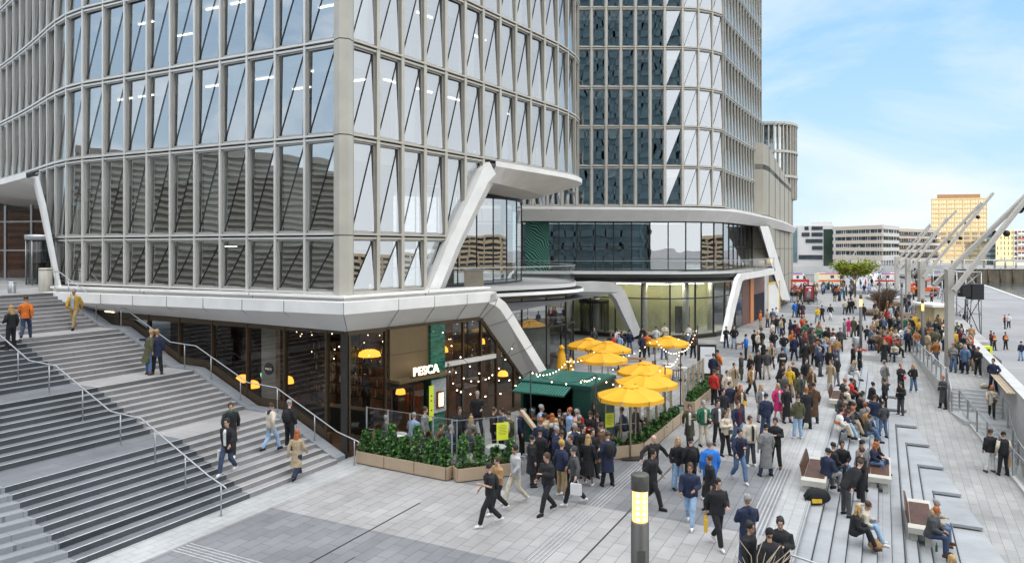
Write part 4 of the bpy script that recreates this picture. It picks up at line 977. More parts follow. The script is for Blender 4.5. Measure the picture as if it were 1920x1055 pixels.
# ------------------------------------------------------------ restaurant terrace: planters, glass screens, kiosk, umbrellas
m_plant = M('tan_planter_panel', (.46,.35,.24), .5, .1, .05); m_soil = M('soil', (.05,.035,.025), .95)
leafs = [M('leaf_dark', (.025,.085,.02), .5, var=.3), M('leaf_mid', (.05,.15,.03), .5, var=.3), M('leaf_bright', (.10,.24,.04), .5, var=.25)]
def leafclump(g, c, rx, ry, h, n, size, rnd, mats, spread=1.0):
    for _ in range(n):
        a = rnd.uniform(0, 2*math.pi); r_ = math.sqrt(rnd.random()); z = rnd.random()
        k = (1-.55*z)*spread; p = Vector((c[0]+rx*r_*k*math.cos(a), c[1]+ry*r_*k*math.sin(a), c[2]+h*z))
        d = Vector((rnd.gauss(0,1), rnd.gauss(0,1), rnd.gauss(.5,.7))).normalized(); u = d.cross(Vector((rnd.gauss(0,1),rnd.gauss(0,1),rnd.gauss(0,1)))).normalized()
        s = size*rnd.uniform(.6,1.3); g.face([p-u*s*.35, p+d*s*.55+u*0, p+u*s*.35, p-d*s*.45], rnd.choice(mats))
def planter(label, a, b, w_, h_=.46):
    d = Vector((b[0]-a[0], b[1]-a[1], 0)); l = d.length; d.normalize(); n = Vector((-d.y, d.x, 0))
    o = thing('planter', label, 'planter', (a[0],a[1],0), 'tan planters round the restaurant terrace'); g = MB()
    A_ = Vector((a[0],a[1],0)); B_ = Vector((b[0],b[1],0))
    q = [A_, B_, B_+n*w_, A_+n*w_]; t = .04
    for i in range(4):
        p, r_ = q[i], q[(i+1)%4]; e_ = (r_-p).normalized()*t/2
        g.wall((p+e_)[:2], (r_-e_)[:2], t, .04, h_, m_plant)
    g.build('box', o)
    s_ = MB(); s_.prism([tuple((v)[:2]) for v in (A_+d*.03+n*.03, B_-d*.03+n*.03, B_-d*.03+n*(w_-.03), A_+d*.03+n*(w_-.03))], .1, h_-.06, m_soil); s_.build('soil', o)
    j = MB(); k = 1
    while k*1.35 < l: p = A_+d*k*1.35-n*.022; j.prism([(p-d*.008)[:2], (p+d*.008)[:2], (p+d*.008-n*.006)[:2], (p-d*.008-n*.006)[:2]], .05, h_, m_gap); k += 1
    if j.v: j.build('joint', o)
    return o, A_, B_, d, n
PL = [P(667,868)[:2], P(838,902), P(857,905), P(978,890)]
rnd = random.Random(21)
def bushes(pl, n0, label, tall, seed, size=.13):
    o, A_, B_, d, n = pl; L_ = (B_-A_).length; rnd = random.Random(seed)
    for k in range(n0):
        p = A_+d*(L_*(k+.5)/n0)+n*.26; h_ = tall*rnd.uniform(.62,1.22)
        g = MB(); leafclump(g, (p.x,p.y,.42), .30, .23, h_, int(330*tall), size, rnd, leafs); f = g.build('foliage', None, (p.x,p.y,.4))
        g = MB()
        for q in range(3): g.tube([(p.x+.03*q,p.y,.4),(p.x+.05*q-.05,p.y+.02,.4+h_*.8)], [.012,.005], m_brown, 4)
        st = g.build('stem', f)
        tag(f, label[k], 'shrub', 'shrubs in the tan planters')
ordn = ['first','second','third','fourth','fifth','sixth','seventh','eighth','ninth','tenth']
p1 = planter('long tan planter in front of the restaurant at the foot of the stair handrail', PL[0], PL[1], .55)
p2 = planter('shorter tan planter at the corner of the terrace by the queue', PL[2], PL[3], .55)
bushes(p1, 7, ['%s tall shrub counted from the stair handrail in the long planter' % w_ for w_ in ordn[:7]], 1.15, 1)
bushes(p2, 4, ['%s tall shrub counted from the left in the short corner planter' % w_ for w_ in ordn[:4]], .95, 2)
PR = [P(1148,862), P(1205,856)]
p3_ = planter('short tan planter under the yellow notice nearest the big umbrella', PR[0], PR[1], .5, .5)
R0 = PR[1]; R1 = P(1287,806); R2 = P(1303,792); R3 = P(1342,742)
k_ = (U2[0],U2[1])
R1 = (R0[0]+U2[0]*6.0, R0[1]+U2[1]*6.0); R2 = (R0[0]+U2[0]*8.2, R0[1]+U2[1]*8.2); R3 = (R0[0]+U2[0]*13.2, R0[1]+U2[1]*13.2)
def rp(a): return (R0[0]+.06+U2[0]*a, R0[1]+.06+U2[1]*a)
p4_ = planter('long tan planter with low green plants along the walkway below the umbrellas', rp(.05), rp(6.0), .5, .5)
p5_ = planter('farther tan planter with leafy plants beside the walkway by the white menu board', rp(8.2), rp(12.6), .5, .5)
bushes(p3_, 2, ['left low plant under the yellow notice by the big umbrella','right low plant under the yellow notice by the big umbrella'], .4, 3)
bushes(p4_, 9, ['%s low plant from the near end of the long walkway planter' % w_ for w_ in ordn[:9]], .45, 4)
bushes(p5_, 6, ['%s low plant from the near end of the far walkway planter' % w_ for w_ in ordn[:6]], .55, 5)
# glass screens
m_post = M('pale_wood_post', (.42,.33,.22), .6); 
def screen(label, a, b, n_, h_=1.95, post=m_steel, z0=.42, pw=.05):
    o = thing('glass_screen', label, 'screen', (a[0],a[1],z0), 'glass wind screens round the terrace')
    a = Vector((*a,0)); b = Vector((*b,0)); g = MB(); d = (b-a)/n_
    for k in range(n_+1):
        p = a+d*k; h = MB(); h.box(p.x-pw/2,p.x+pw/2,p.y-pw/2,p.y+pw/2,z0,h_+.02,post); h.build('post', o)
    for k in range(n_):
        p, q = a+d*(k+.04), a+d*(k+.96); g = MB(); g.wall((p.x,p.y),(q.x,q.y),.014,z0+.05,h_-.04,m_screen); g.build('pane', o)
    g = MB(); g.bar((a.x,a.y,1.15),(b.x,b.y,1.15),.02,.02,m_steel); g.bar((a.x,a.y,h_),(b.x,b.y,h_),.02,.02,m_steel); g.build('rail', o)
    return o
def inn_(a, b, w_):
    d = Vector((b[0]-a[0], b[1]-a[1])); d.normalize(); n = Vector((-d.y, d.x)); return ((a[0]+n.x*w_, a[1]+n.y*w_), (b[0]+n.x*w_, b[1]+n.y*w_))
q = inn_(PL[0], PL[1], .6); screen('long clear glass screen behind the tall shrubs in front of the restaurant', q[0], q[1], 4)
q = inn_(PL[2], PL[3], .6); screen('clear glass screen behind the corner planter with a yellow notice on it', q[0], q[1], 2)
q = inn_(PR[0], PR[1], .55); screen('clear glass screen under the nearest umbrella with a yellow notice', q[0], q[1], 2, 1.95, m_post)
q = inn_(rp(.05), rp(6.0), .55); screen('clear glass screen on wooden posts along the walkway planter', q[0], q[1], 5, 1.95, m_post, pw=.09)
q = inn_(rp(8.2), rp(12.6), .55); screen('farther clear glass screen on wooden posts beside the menu board', q[0], q[1], 4, 1.95, m_post, pw=.09)
# yellow notices
def notice(label, px, py, w_, h_, A_, d):
    c = onpl(px, py, A_, d, .05); o = MB(); a = (c[0]-d[0]*w_/2, c[1]-d[1]*w_/2); b = (c[0]+d[0]*w_/2, c[1]+d[1]*w_/2)
    o.wall(a, b, .008, c[2]-h_/2, c[2]+h_/2, yl)
    n = (d[1], -d[0])
    for k in range(7):
        z = c[2]+h_/2-.1-.055*k; ww_ = w_*(.36 if k % 3 else .26); o.wall((c[0]-d[0]*ww_+n[0]*.006, c[1]-d[1]*ww_+n[1]*.006), (c[0]+d[0]*ww_+n[0]*.006, c[1]+d[1]*ww_+n[1]*.006), .004, z, z+.01, m_soil)
    return tag(o.build('notice', None, c), label, 'notice')
def dirof(a, b): l = math.hypot(b[0]-a[0], b[1]-a[1]); return ((b[0]-a[0])/l, (b[1]-a[1])/l)
q = inn_(PL[2], PL[3], .6); notice('yellow printed notice on the glass of the corner planter left of the entrance gap', 942, 808, .44, .62, q[0], dirof(PL[2],PL[3]))
q = inn_(PR[0], PR[1], .55); notice('yellow printed notice on the glass screen under the nearest umbrella', 1143, 787, .36, .54, q[0], dirof(PR[0],PR[1]))
# kiosk
m_kg = M('kiosk_green', (.008,.055,.038), .45, .2, .08); m_kr = M('kiosk_roof_green', (.05,.20,.16), .4, .2, .1)
K0 = 10.15; KT = 26.3; KW = 3.05; KD = 2.9
ko = thing('bar_kiosk', 'dark green container bar kiosk with ribbed roof and raised hatch left of the parasols', 'kiosk', (*ST(K0+KW/2,KT+KD/2),0))
g = MB()
g.prism(TT((K0,KT+.05),(K0+.12,KT+.05),(K0+.12,KT+KD),(K0,KT+KD)), 0, 2.35, m_kg); g.prism(TT((K0+KW-.12,KT+.05),(K0+KW,KT+.05),(K0+KW,KT+KD),(K0+KW-.12,KT+KD)), 0, 2.35, m_kg)
g.prism(TT((K0+.12,KT+KD-.1),(K0+KW-.12,KT+KD-.1),(K0+KW-.12,KT+KD),(K0+.12,KT+KD)), 0, 2.35, m_kg); g.prism(TT((K0+.12,KT+.05),(K0+KW-.12,KT+.05),(K0+KW-.12,KT+.15),(K0+.12,KT+.15)), 0, 1.02, m_kg)
g.prism(TT((K0+.12,KT+.05),(K0+.75,KT+.05),(K0+.75,KT+.15),(K0+.12,KT+.15)), 1.02, 2.35, m_kg)
g.build('container', ko)
g = MB(); g.prism(TT((K0-.06,KT),(K0+KW+.06,KT),(K0+KW+.06,KT+KD+.05),(K0-.06,KT+KD+.05)), 2.35, 2.5, m_kg)
for k in range(22):
    t = KT+.08+k*.128; g.prism(TT((K0,t),(K0+KW,t),(K0+KW,t+.07),(K0,t+.07)), 2.5, 2.535, m_kr)
g.prism(TT((K0,KT+.03),(K0+KW,KT+.03),(K0+KW,KT+KD+.02),(K0,KT+KD+.02)), 2.5, 2.508, m_kr); g.build('roof', ko)
g = MB()
for k in range(20):
    s = K0+.8+k*.112; a, b = ST(s, KT-.02), ST(s+.07, KT-.02); a2, b2 = ST(s, KT-.75), ST(s+.07, KT-.75)
    g.add([(*a,2.40),(*b,2.40),(*b2,2.18),(*a2,2.18),(*a,2.43),(*b,2.43),(*b2,2.21),(*a2,2.21)], [(3,2,1,0),(4,5,6,7),(0,1,5,4),(2,3,7,6),(1,2,6,5),(3,0,4,7)], m_kr)
a, b = ST(K0+.78, KT-.02), ST(K0+3.05, KT-.02); a2, b2 = ST(K0+.78, KT-.77), ST(K0+3.05, KT-.77)
g.add([(*a,2.36),(*b,2.36),(*b2,2.14),(*a2,2.14),(*a,2.39),(*b,2.39),(*b2,2.17),(*a2,2.17)], [(3,2,1,0),(4,5,6,7),(0,1,5,4),(2,3,7,6),(1,2,6,5),(3,0,4,7)], m_kg)
g.build('hatch', ko)
woodc = M('counter_wood', (.26,.13,.06), .45, var=.25, scale=6)
g = MB(); g.prism(TT((K0+.7,KT-.3),(K0+KW,KT-.3),(K0+KW,KT+.4),(K0+.7,KT+.4)), 1.03, 1.09, woodc); g.build('counter', ko)
for i, (s, t, r_, h_, mt, nm, lab) in enumerate(((K0+1.1,KT+.1,.13,.3,m_steel,'bowl','steel bowl on the right of the kiosk counter'),(K0+1.9,KT+.05,.2,.12,M('food_orange',(.45,.14,.03),.6),'food_tray','orange food tray on the kiosk counter'),(K0+2.5,KT+.05,.14,.35,m_steel,'coffee_urn','shiny urn left on the kiosk counter'),(K0+2.9,KT+.1,.1,.25,m_white,'jug','white jug on the kiosk counter'))):
    x, y = ST(s,t); g = MB(); g.lathe((x,y,1.09), [(r_*.6,0),(r_,h_*.5),(r_*.9,h_*.9),(r_*.3,h_),(0,h_)], mt, 12); tag(g.build(nm, None, (x,y,1.09)), lab, nm.replace('_',' '))
# red flowering shrubs at the kiosk foot
rl = [M('leaf_red', (.38,.015,.02), .5, var=.3), M('leaf_crimson', (.22,.01,.02), .5, var=.3)]
for (px, py, z, w_, lab) in ((1100,815,1.0,.8,'crimson leaved plant among the crowd under the kiosk counter'),(1040,800,.9,.5,'smaller red plant left of the crimson one below the kiosk')):
    Y = F*(H-z)/(py-HY); x = (px-CX)/F*Y; g = MB(); leafclump(g, (x,Y,z-.2), w_*.6, .3, .5, 420, .12, random.Random(px), rl); o_ = g.build('foliage', None, (x,Y,0)); tag(o_, lab, 'plant')
    g = MB(); g.lathe((x,Y,0), [(.16,0),(.24,.7),(.24,.75),(0,.72)], m_dark, 10); g.build('pot', o_)
# umbrellas
m_umb = M('yellow_canvas', (.80,.40,.015), .7, var=.05, scale=1.5, bump=.2, bscale=8)
def make_umb():
    root = thing('parasol', 'x', 'umbrella', (0,0,0), 'yellow parasols on the restaurant terrace'); n = 8; r_ = 1.28; g = MB()
    ring0 = [(r_*math.cos(2*math.pi*(j+.5)/n), r_*math.sin(2*math.pi*(j+.5)/n)) for j in range(n)]
    prof_ = [(.0,2.72),(.22,2.70),(.5,2.60),(.8,2.48),(1.0,2.38)]
    vs = []; m_ = n*4
    for k, z in prof_:
        for j in range(m_):
            a, b = ring0[j//4], ring0[(j//4+1)%n]; f = (j%4)/4; x, y = a[0]+(b[0]-a[0])*f, a[1]+(b[1]-a[1])*f; sag = .05*k*math.sin(math.pi*f)
            vs.append((x*k, y*k, z-sag))
    fs = [(i*m_+j, i*m_+(j+1)%m_, (i+1)*m_+(j+1)%m_, (i+1)*m_+j) for i in range(len(prof_)-1) for j in range(m_)]
    g.add(vs, fs, m_umb, False)
    # valance with small splits at the ribs
    for j in range(n):
        a, b = Vector(ring0[j]), Vector(ring0[(j+1)%n]); pts = [a.lerp(b, f) for f in (.03,.25,.5,.75,.97)]
        sg_ = lambda f: .05*math.sin(math.pi*f)
        for (f0, p0), (f1, p1) in zip(list(zip((.03,.25,.5,.75,.97), pts))[:-1], list(zip((.03,.25,.5,.75,.97), pts))[1:]):
            g.face([(p0.x,p0.y,2.38-sg_(f0)),(p1.x,p1.y,2.38-sg_(f1)),(p1.x*1.01,p1.y*1.01,2.20),(p0.x*1.01,p0.y*1.01,2.20)], m_umb)
    g.build('canopy', root)
    g = MB(); g.lathe((0,0,0), [(.34,2.70),(.2,2.77),(.03,2.80),(0,2.8)], m_umb, 8); g.build('vent_cap', root)
    g = MB(); g.cyl((0,0), .028, .06, 2.72, m_post, 8); g.build('pole', root)
    g = MB(); g.prism([(-.35,-.35),(.35,-.35),(.35,.35),(-.35,.35)], 0, .06, m_dark); g.build('base', root)
    for j in range(n):
        g = MB(); g.bar((0,0,2.66),(ring0[j][0]*.98,ring0[j][1]*.98,2.35),.02,.03,m_post); g.build('rib', root)
    return root
umb0 = make_umb()
ulist = [(1182,737,27.0,'nearest yellow parasol beside the walkway planter'),(1212,712,29.7,'yellow parasol directly behind the nearest one'),(1209,690,32.4,'third yellow parasol in the row along the walkway'),(1252,638,42.0,'yellow parasol standing alone near the white menu board'),(1129,666,36.0,'yellow parasol in front of the overlapping pair behind the kiosk'),(1140,647,39.6,'yellow parasol right of the pair near the small white arch'),(1104,641,41.0,'left yellow parasol of the overlapping pair behind the kiosk')]
for i, (px, py, Y, lab) in enumerate(ulist):
    x = (px-CX)/F*Y; o_ = umb0 if i == 0 else dup(umb0, (x,Y,0), rnd.uniform(0,.7), lab, 'yellow parasols on the restaurant terrace')
    if i == 0: o_.location = (x,Y,0); o_['label'] = lab
for (px, Y, z0, h_, lab) in ((1070,34.5,.9,1.75,'closed yellow parasol standing behind the kiosk roof'),(1053,39.5,1.3,1.3,'closed yellow parasol half hidden behind the kiosk by the drum glass')):
    x = (px-CX)/F*Y; o_ = thing('closed_parasol', lab, 'umbrella', (x,Y,0)); g = MB(); g.lathe((x,Y,z0), [(.30,0),(.27,.3),(.2,h_*.6),(.11,h_*.8),(.18,h_*.84),(.12,h_*.93),(.02,h_)], m_umb, 12); g.build('folded_canopy', o_)
    g = MB(); g.cyl((x,Y), .03, 0, z0+.1, m_post, 8); g.build('pole', o_)
# tables and chairs on the terrace
def make_table(r_, mt, h_=.75):
    root = thing('terrace_table', 'x', 'table'); g = MB(); g.lathe((0,0,0), [(0,h_),(r_,h_),(r_,h_+.03),(0,h_+.035)], mt, 20); g.build('table_top', root)
    g = MB(); g.cyl((0,0), .03, .03, h_, m_dark, 8); g.build('leg', root); g = MB(); g.lathe((0,0,0), [(0.24,0),(.24,.02),(.03,.04)], m_dark, 12); g.build('foot', root); return root
def make_chair():
    root = thing('terrace_chair', 'x', 'chair'); g = MB(); g.box(-.21,.21,-.21,.21,.43,.47,woodc); g.build('seat', root)
    g = MB(); g.box(-.21,.21,.19,.22,.6,.86,woodc); g.build('backrest', root)
    for x in (-.19,.19):
        for y in (-.19,.2): g = MB(); g.box(x-.015,x+.015,y-.015,y+.015,0,.43 if y < 0 else .86,m_dark); g.build('leg', root)
    return root
tw = make_table(.38, M('white_table', (.72,.72,.70), .4)); td = make_table(.34, woodc, 1.05); ch0 = make_chair()
TB_ = [('w',1251,676,.95,'white round table right of the row of parasols'),('w',1279,683,.95,'white round table beside the wooden post next to the other white one'),('w',745,812,.8,'white laid table behind the first shrubs of the terrace'),('w',1120,805,.8,'white table under the nearest umbrella behind the notice'),('w',930,835,.8,'white table beside the yellow notice on the corner planter'),('d',1180,690,.95,'dark wooden table between the parasols'),('d',1225,640,.9,'dark wooden table under the lone parasol'),('w',848,806,.8,'white table in the middle of the restaurant terrace')]
k_w = k_d = 0
for ty, px, py, z, lab in TB_:
    Y = F*(H-z)/(py-HY); x = (px-CX)/F*Y; src = tw if ty == 'w' else td
    first = (k_w == 0) if ty == 'w' else (k_d == 0)
    if ty == 'w': k_w += 1
    else: k_d += 1
    if first: src.location = (x,Y,0); src['label'] = lab; src['group'] = 'terrace tables'
    else: dup(src, (x,Y,0), 0, lab, 'terrace tables')
    TB_pos = (x, Y)
    globals().setdefault('TPOS', []).append((x, Y, lab))
side = ['left','right']
for i, (x, Y, lab) in enumerate(TPOS[:4]+TPOS[7:]):
    for j in (0,1):
        a = 2.4+3.1*j+i*.3; cx_, cy_ = x+.72*math.cos(a), Y+.72*math.sin(a); l2 = 'brown terrace chair on the %s of the %s' % (side[0] if math.cos(a) < 0 else side[1], lab.split(' ',0)[0] if False else lab)
        l2 = ' '.join(l2.split()[:16])
        if i == 0 and j == 0: ch0.location = (cx_,cy_,0); ch0.rotation_euler = (0,0,a-math.pi/2); ch0['label'] = l2; ch0['group'] = 'terrace chairs'
        else: dup(ch0, (cx_,cy_,0), a-math.pi/2, l2, 'terrace chairs')
# benches of planks behind the umbrellas
for i, (px, py, l_) in enumerate(((1105,705,1.9),(1135,715,1.9),(1180,672,2.0))):
    Y = F*(H-.75)/(py-HY); x = (px-CX)/F*Y; o_ = thing('picnic_table', ['left','middle','right'][i]+' plank picnic table on the terrace behind the kiosk', 'table', (x,Y,0), 'plank picnic tables'); g = MB()
    for k in range(4): g.bar((x-l_/2,Y-.3+.2*k,.75),(x+l_/2,Y-.3+.2*k,.75),.17,.04,woodc)
    g.build('table_top', o_)
    for sx in (-.7,.7): g = MB(); g.bar((x+sx,Y-.3,0.0),(x+sx,Y+.25,.72),.06,.06,m_dark); g.bar((x+sx,Y+.3,0.0),(x+sx,Y-.25,.72),.06,.06,m_dark); g.build('trestle', o_)
    for sy in (-.75,.75): g = MB(); g.bar((x-l_/2,Y+sy,.45),(x+l_/2,Y+sy,.45),.26,.04,woodc); g.build('seat_plank', o_)
# string lights on black poles
poles = [(995,695,2.75,27.0,'black light pole at the left end of the kiosk hatch'),(1117,703,2.6,26.0,'black light pole at the right kiosk corner'),(1066,672,3.0,33.5,'black light pole behind the kiosk by the closed parasol'),(1108,655,3.1,37.0,'black light pole left of the overlapping parasols'),(1247,683,2.7,31.5,'leaning black pole through the third parasol'),(1276,657,3.0,36.0,'black pole beside the white round tables'),(1228,632,3.0,42.0,'black pole left of the lone parasol'),(1308,610,3.4,41.5,'tall leaning black pole by the menu board'),(840,680,2.6,28.9,'thin black pole standing in front of the restaurant pier'),(868,730,2.2,27.2,'thin black pole on the terrace left of the standing waiter')]
tips = []
for px, py, z, Y, lab in poles:
    zz = H-(py-HY)*Y/F; x = (px-CX)/F*Y; zz = max(2.0, zz); g = MB(); g.tube([(x+.0,Y,0),(x,Y,zz)], .028, m_black, 6); g.cyl((x,Y), .16, 0, .04, m_black, 10); tag(g.build('light_pole', None, (x,Y,0)), lab, 'pole', 'black poles carrying the string lights'); tips.append(Vector((x,Y,zz)))
wallp = Vector(onpl(822,607,A_c,QD,.3)); legp = Vector(onpl(965,640,A_c,QD,.9))
runs = [(wallp,tips[0],1.1,'from the green pier to the kiosk'),(tips[0],tips[1],.35,'hanging across the kiosk hatch'),(tips[0],tips[2],.35,'rising from the kiosk to the pole behind it'),(tips[2],tips[1],.5,'drooping over the kiosk roof'),(tips[2],tips[3],.3,'behind the closed parasol'),(tips[3],tips[6],.7,'over the overlapping parasols'),(tips[3],tips[4],.8,'crossing above the third parasol'),(tips[1],tips[4],.6,'above the nearest parasols'),(tips[4],tips[5],.3,'beside the white round tables'),(tips[5],tips[7],.4,'leading to the menu board'),(tips[6],tips[7],.45,'over the lone parasol'),(tips[5],tips[6],.4,'right of the lone parasol'),(tips[8],tips[9],.4,'between the thin poles before the restaurant'),(tips[9],tips[0],.5,'from the thin pole to the kiosk'),(legp,tips[8],1.2,'hanging low before the restaurant glass')]
for a, b, sag, lab in runs:
    n_ = max(8, int((b-a).length/.28)); g = MB(); pts = [a.lerp(b, k/24)-Vector((0,0,4*sag*(k/24)*(1-k/24))) for k in range(25)]; g.tube(pts, .010, m_black, 4); o_ = tag(g.build('light_string', None, tuple(a)), 'string of small warm bulbs '+lab, 'string lights', 'string lights over the terrace')
    g = MB()
    for k in range(1, n_, 2): f = k/n_; p = a.lerp(b, f)-Vector((0,0,4*sag*f*(1-f)+.05)); g.ball(p, .024, m_bulb, 6, 4)
    tag(g.build('bulbs', o_), kind='stuff')
# menu board (white poster in dark frame)
mb_ = thing('menu_board', 'white poster board in a dark frame standing at the far end of the terrace', 'board', (14.0-2.3,42.6,0)); p = P(1322,688); x, y = p
x0, x1 = (1309-CX)/F*43, (1341-CX)/F*43; g = MB(); g.wall((x0,43),(x1,42.8),.16,0.1,2.15,m_dark); g.build('frame', mb_)
g = MB(); g.wall((x0+.1,42.9),(x1-.1,42.71),.03,.45,2.02,M('poster_white',(.85,.87,.9),.5,var=0)); g.wall((x0+.3,42.86),(x1-.35,42.68),.01,1.5,1.53,m_gap); g.build('poster', mb_)
# wooden diagonal beam held at the entrance gap (hand rail of the queue) and cash desk
g = MB(); a = P(1003,852); g.bar((.35,27.2,1.75),(1.15,26.2,.9),.16,.12,m_post); tag(g.build('wooden_beam', None, (.7,26.7,0)), 'pale wooden beam leaning at the terrace entrance beside the yellow notice', 'beam')
g = MB(); c_ = Q(aq(808),-.0); 
for (px, py, lab) in ((830,790,'round green bush in a pot against the green tiled pier'),(1030,790,'bushy potted plant left of the kiosk counter')):
    Y = 27.8; x = (px-CX)/F*Y; g = MB(); leafclump(g, (x,Y,.55), .32, .3, .55, 320, .11, random.Random(px), leafs[1:]); o_ = tag(g.build('foliage', None, (x,Y,0)), lab, 'plant'); g = MB(); g.lathe((x,Y,0), [(.16,0),(.22,.5),(.22,.55),(0,.5)], m_dark, 10); g.build('pot', o_)
# lamp post in the foreground
lx, ly = (1200-CX)/F*11.5, 11.5
lp = thing('lamp_bollard', 'dark grey cylindrical lamp post with a lit warm glass head in the foreground', 'street lamp', (lx,ly,0)); m_lp = M('lamp_post_grey', (.115,.11,.10), .45, .5, .08)
def zl(py): return H-(py-HY)*11.5/F
rr = 16.8*11.5/F; g = MB(); zz = [zl(v) for v in (1100,975,918,886)]
g.lathe((lx,ly,0), [(rr,0),(rr,zl(977)),(rr*.9,zl(976)),(0,zl(976))], m_lp, 32); g.build('post', lp)
g = MB(); g.lathe((lx,ly,0), [(0,zl(917.5)),(rr*.9,zl(917.5)),(rr,zl(917)),(rr,zl(889)),(rr*.95,zl(887.5)),(0,zl(887.5))], m_lp, 32); g.build('cap', lp)
g = MB(); g.lathe((lx,ly,0), [(rr*.97,zl(976)),(rr*.97,zl(917.5))], m_screen, 32); g.build('glass_cylinder', lp)
g = MB(); ml = M('lamp_warm', (1,.60,.20), emit=.95, var=0); ml2 = M('lamp_led', (1,.93,.78), emit=4, var=0)
g.lathe((lx,ly,0), [(rr*.86,zl(975)),(rr*.86,zl(918.5))], ml, 24); g.build('diffuser', lp)
g = MB()
for k in range(5):
    for q_ in (-.25,.25): g.ball((lx+rr*q_*1.5,ly-rr*.78,zl(969-k*11.4)), .026, ml2, 8, 6)
g.build('leds', lp)
g = MB(); g.wall((lx-.07,ly-rr-.004),(lx+.06,ly-rr-.004),.01,zl(1100),zl(1025),m_lp)
g.build('service_door', lp)
# ------------------------------------------------------------ seat steps going down to the right
sk = lambda k: 2.05-.38*k
Tk = lambda k: 41.5+3.07*(7-k)
sd_ = lambda t: -1.24-.123*(43.9-t)
g = MB()
for k in range(0, 15):
    z = -.15*(k+1); T0, T1 = min(Tk(k), 59 if k < 2 else 99), Tk(k+1); T1 = min(T1, T0-.01)
    r0, r1 = min(sk(k+1), sd_(T0)) if k > 3 else sk(k+1), min(sk(k+1), sd_(T1)) if k > 3 else sk(k+1)
    poly = [(sk(k)-.001, -30), (sk(k)-.001, T0), (r0-.001, T0), (r1-.001, T1), (sk(k+1), T1), (sk(k+1), -30)]
    q = []
    for p in poly:
        if not q or abs(p[0]-q[-1][0])+abs(p[1]-q[-1][1]) > .005: q.append(p)
    g.prism(TT(*q), z-.10, z, m_seat)
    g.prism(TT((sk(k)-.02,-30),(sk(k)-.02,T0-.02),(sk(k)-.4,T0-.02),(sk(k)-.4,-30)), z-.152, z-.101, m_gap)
    if k > 4:
        j = MB()
for t in range(-4, 60, 3):
    pass
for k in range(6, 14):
    g.prism(TT((sk(k+1)+.01,-30),(sk(k+1)+.01,Tk(k+1)),(sk(k+1)+.055,Tk(k+1)),(sk(k+1)+.055,-30)), -.15*(k+1)+.001, -.15*(k+1)+.004, m_gap)  # dark lines painted on the treads as shade along the step edges
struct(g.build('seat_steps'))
# top edge of the plaza above the first riser
g = MB(); g.prism(TT((2.0,-40),(2.06,-40),(2.06,59),(2.0,59)), -.10, .0, m_seat); struct(g.build('plaza_edge_stone'))
zr = lambda t: min(0.0, -1.2-.15*(41.5-t)/3.07)-.004
g = MB(); ts = [-30, 0, 20, 34, 45.5, 47.2, 66, 70]
le = lambda t: -1.4-(70-t)*.0774 if t > 47.15 else (-3.7-(45.5-t)*.098)
for a, b in zip(ts[:-1], ts[1:]): g.face([(*ST(1.9 if a < 62 else 2.05,a),zr(a)),(*ST(1.9,b),zr(b)),(*ST(le(b),b),zr(b)),(*ST(le(a),a),zr(a))], pv_r)
g.face([(*ST(2.05,59),-.002),(*ST(2.05,72),-.002),(*ST(-1.25,72),-.002),(*ST(-1.25,70),-.002),(*ST(-1.0,66),-.003),(*ST(1.9,66),-.003)], pv_r)
struct(g.build('ramp_pavement'))
g = MB(); g.prism(TT((-1.4,72),(-1.4,70),(-3.15,47.4),(-5.7,47.4),(-5.7,72)), -3.5, 0.003, m_conc, pv_r); struct(g.build('upper_deck'))
g = MB()
for k in range(6):
    t = 47.4-.35*k; g.prism(TT((-3.25,t),(-3.25,t-.35),(-5.7,t-.35),(-5.7,t)), -3, -.15*(k+1)+.0, m_conc, m_seat)
g.prism(TT((-3.25,45.3),(-3.7,43.1),(-5.7,43.1),(-5.7,45.3)), -3, -.905, m_conc, m_seat)
for k in range(7):
    t = 43.1-.36*k; g.prism(TT((-3.95,t),(-4.0,t-.36),(-5.7,t-.36),(-5.7,t)), -3.4, -.905-.15*(k+1), m_conc, m_seat)
g.prism(TT((-4.0,40.58),(-5.0,30),(-5.7,30),(-5.7,40.58)), -3.4, -1.96, m_conc, pv_r)
struct(g.build('deck_steps'))
def railing(label, pts, n_, parent=None, h_=1.08, mid=True):
    a = Vector(pts[0]); b = Vector(pts[-1]); o = thing('railing', label, 'railing', tuple(a)); g = MB(); up = Vector((0,0,h_))
    pts = [Vector(p) for p in pts]; g.tube([p+up for p in pts], .028, m_steel, 8); g.build('handrail', o)
    if mid:
        g = MB()
        for z in (.12,): g.tube([p+Vector((0,0,z)) for p in pts], .015, m_steel, 6)
        g.tube([p+Vector((0,0,h_-.12)) for p in pts], .014, m_steel, 6); g.build('lower_rail', o)
        g = MB()
        for p, q in zip(pts[:-1], pts[1:]): g.face([p+Vector((0,0,.14)), q+Vector((0,0,.14)), q+Vector((0,0,h_-.14)), p+Vector((0,0,h_-.14))], m_screen)
        g.build('glass', o)
    L_ = [0]
    for p, q in zip(pts[:-1], pts[1:]): L_.append(L_[-1]+(q-p).length)
    for k in range(n_+1):
        d = L_[-1]*k/n_; i = 0
        while i < len(L_)-2 and d > L_[i+1]: i += 1
        p = pts[i].lerp(pts[i+1], (d-L_[i])/(L_[i+1]-L_[i])); g = MB(); g.box(p.x-.03,p.x+.03,p.y-.03,p.y+.03,p.z-.02,p.z+h_,m_steel); g.build('post', o)
    return o
railing('long glass and steel railing between the ramp and the upper deck', [(*ST(-1.5,69.5),.0),(*ST(-3.2,47.5),.0)], 12)
railing('steel railing descending beside the steps from the deck at the right', [(*ST(-3.22,47.3),-.0),(*ST(-3.30,45.3),-.9)], 2, mid=False)
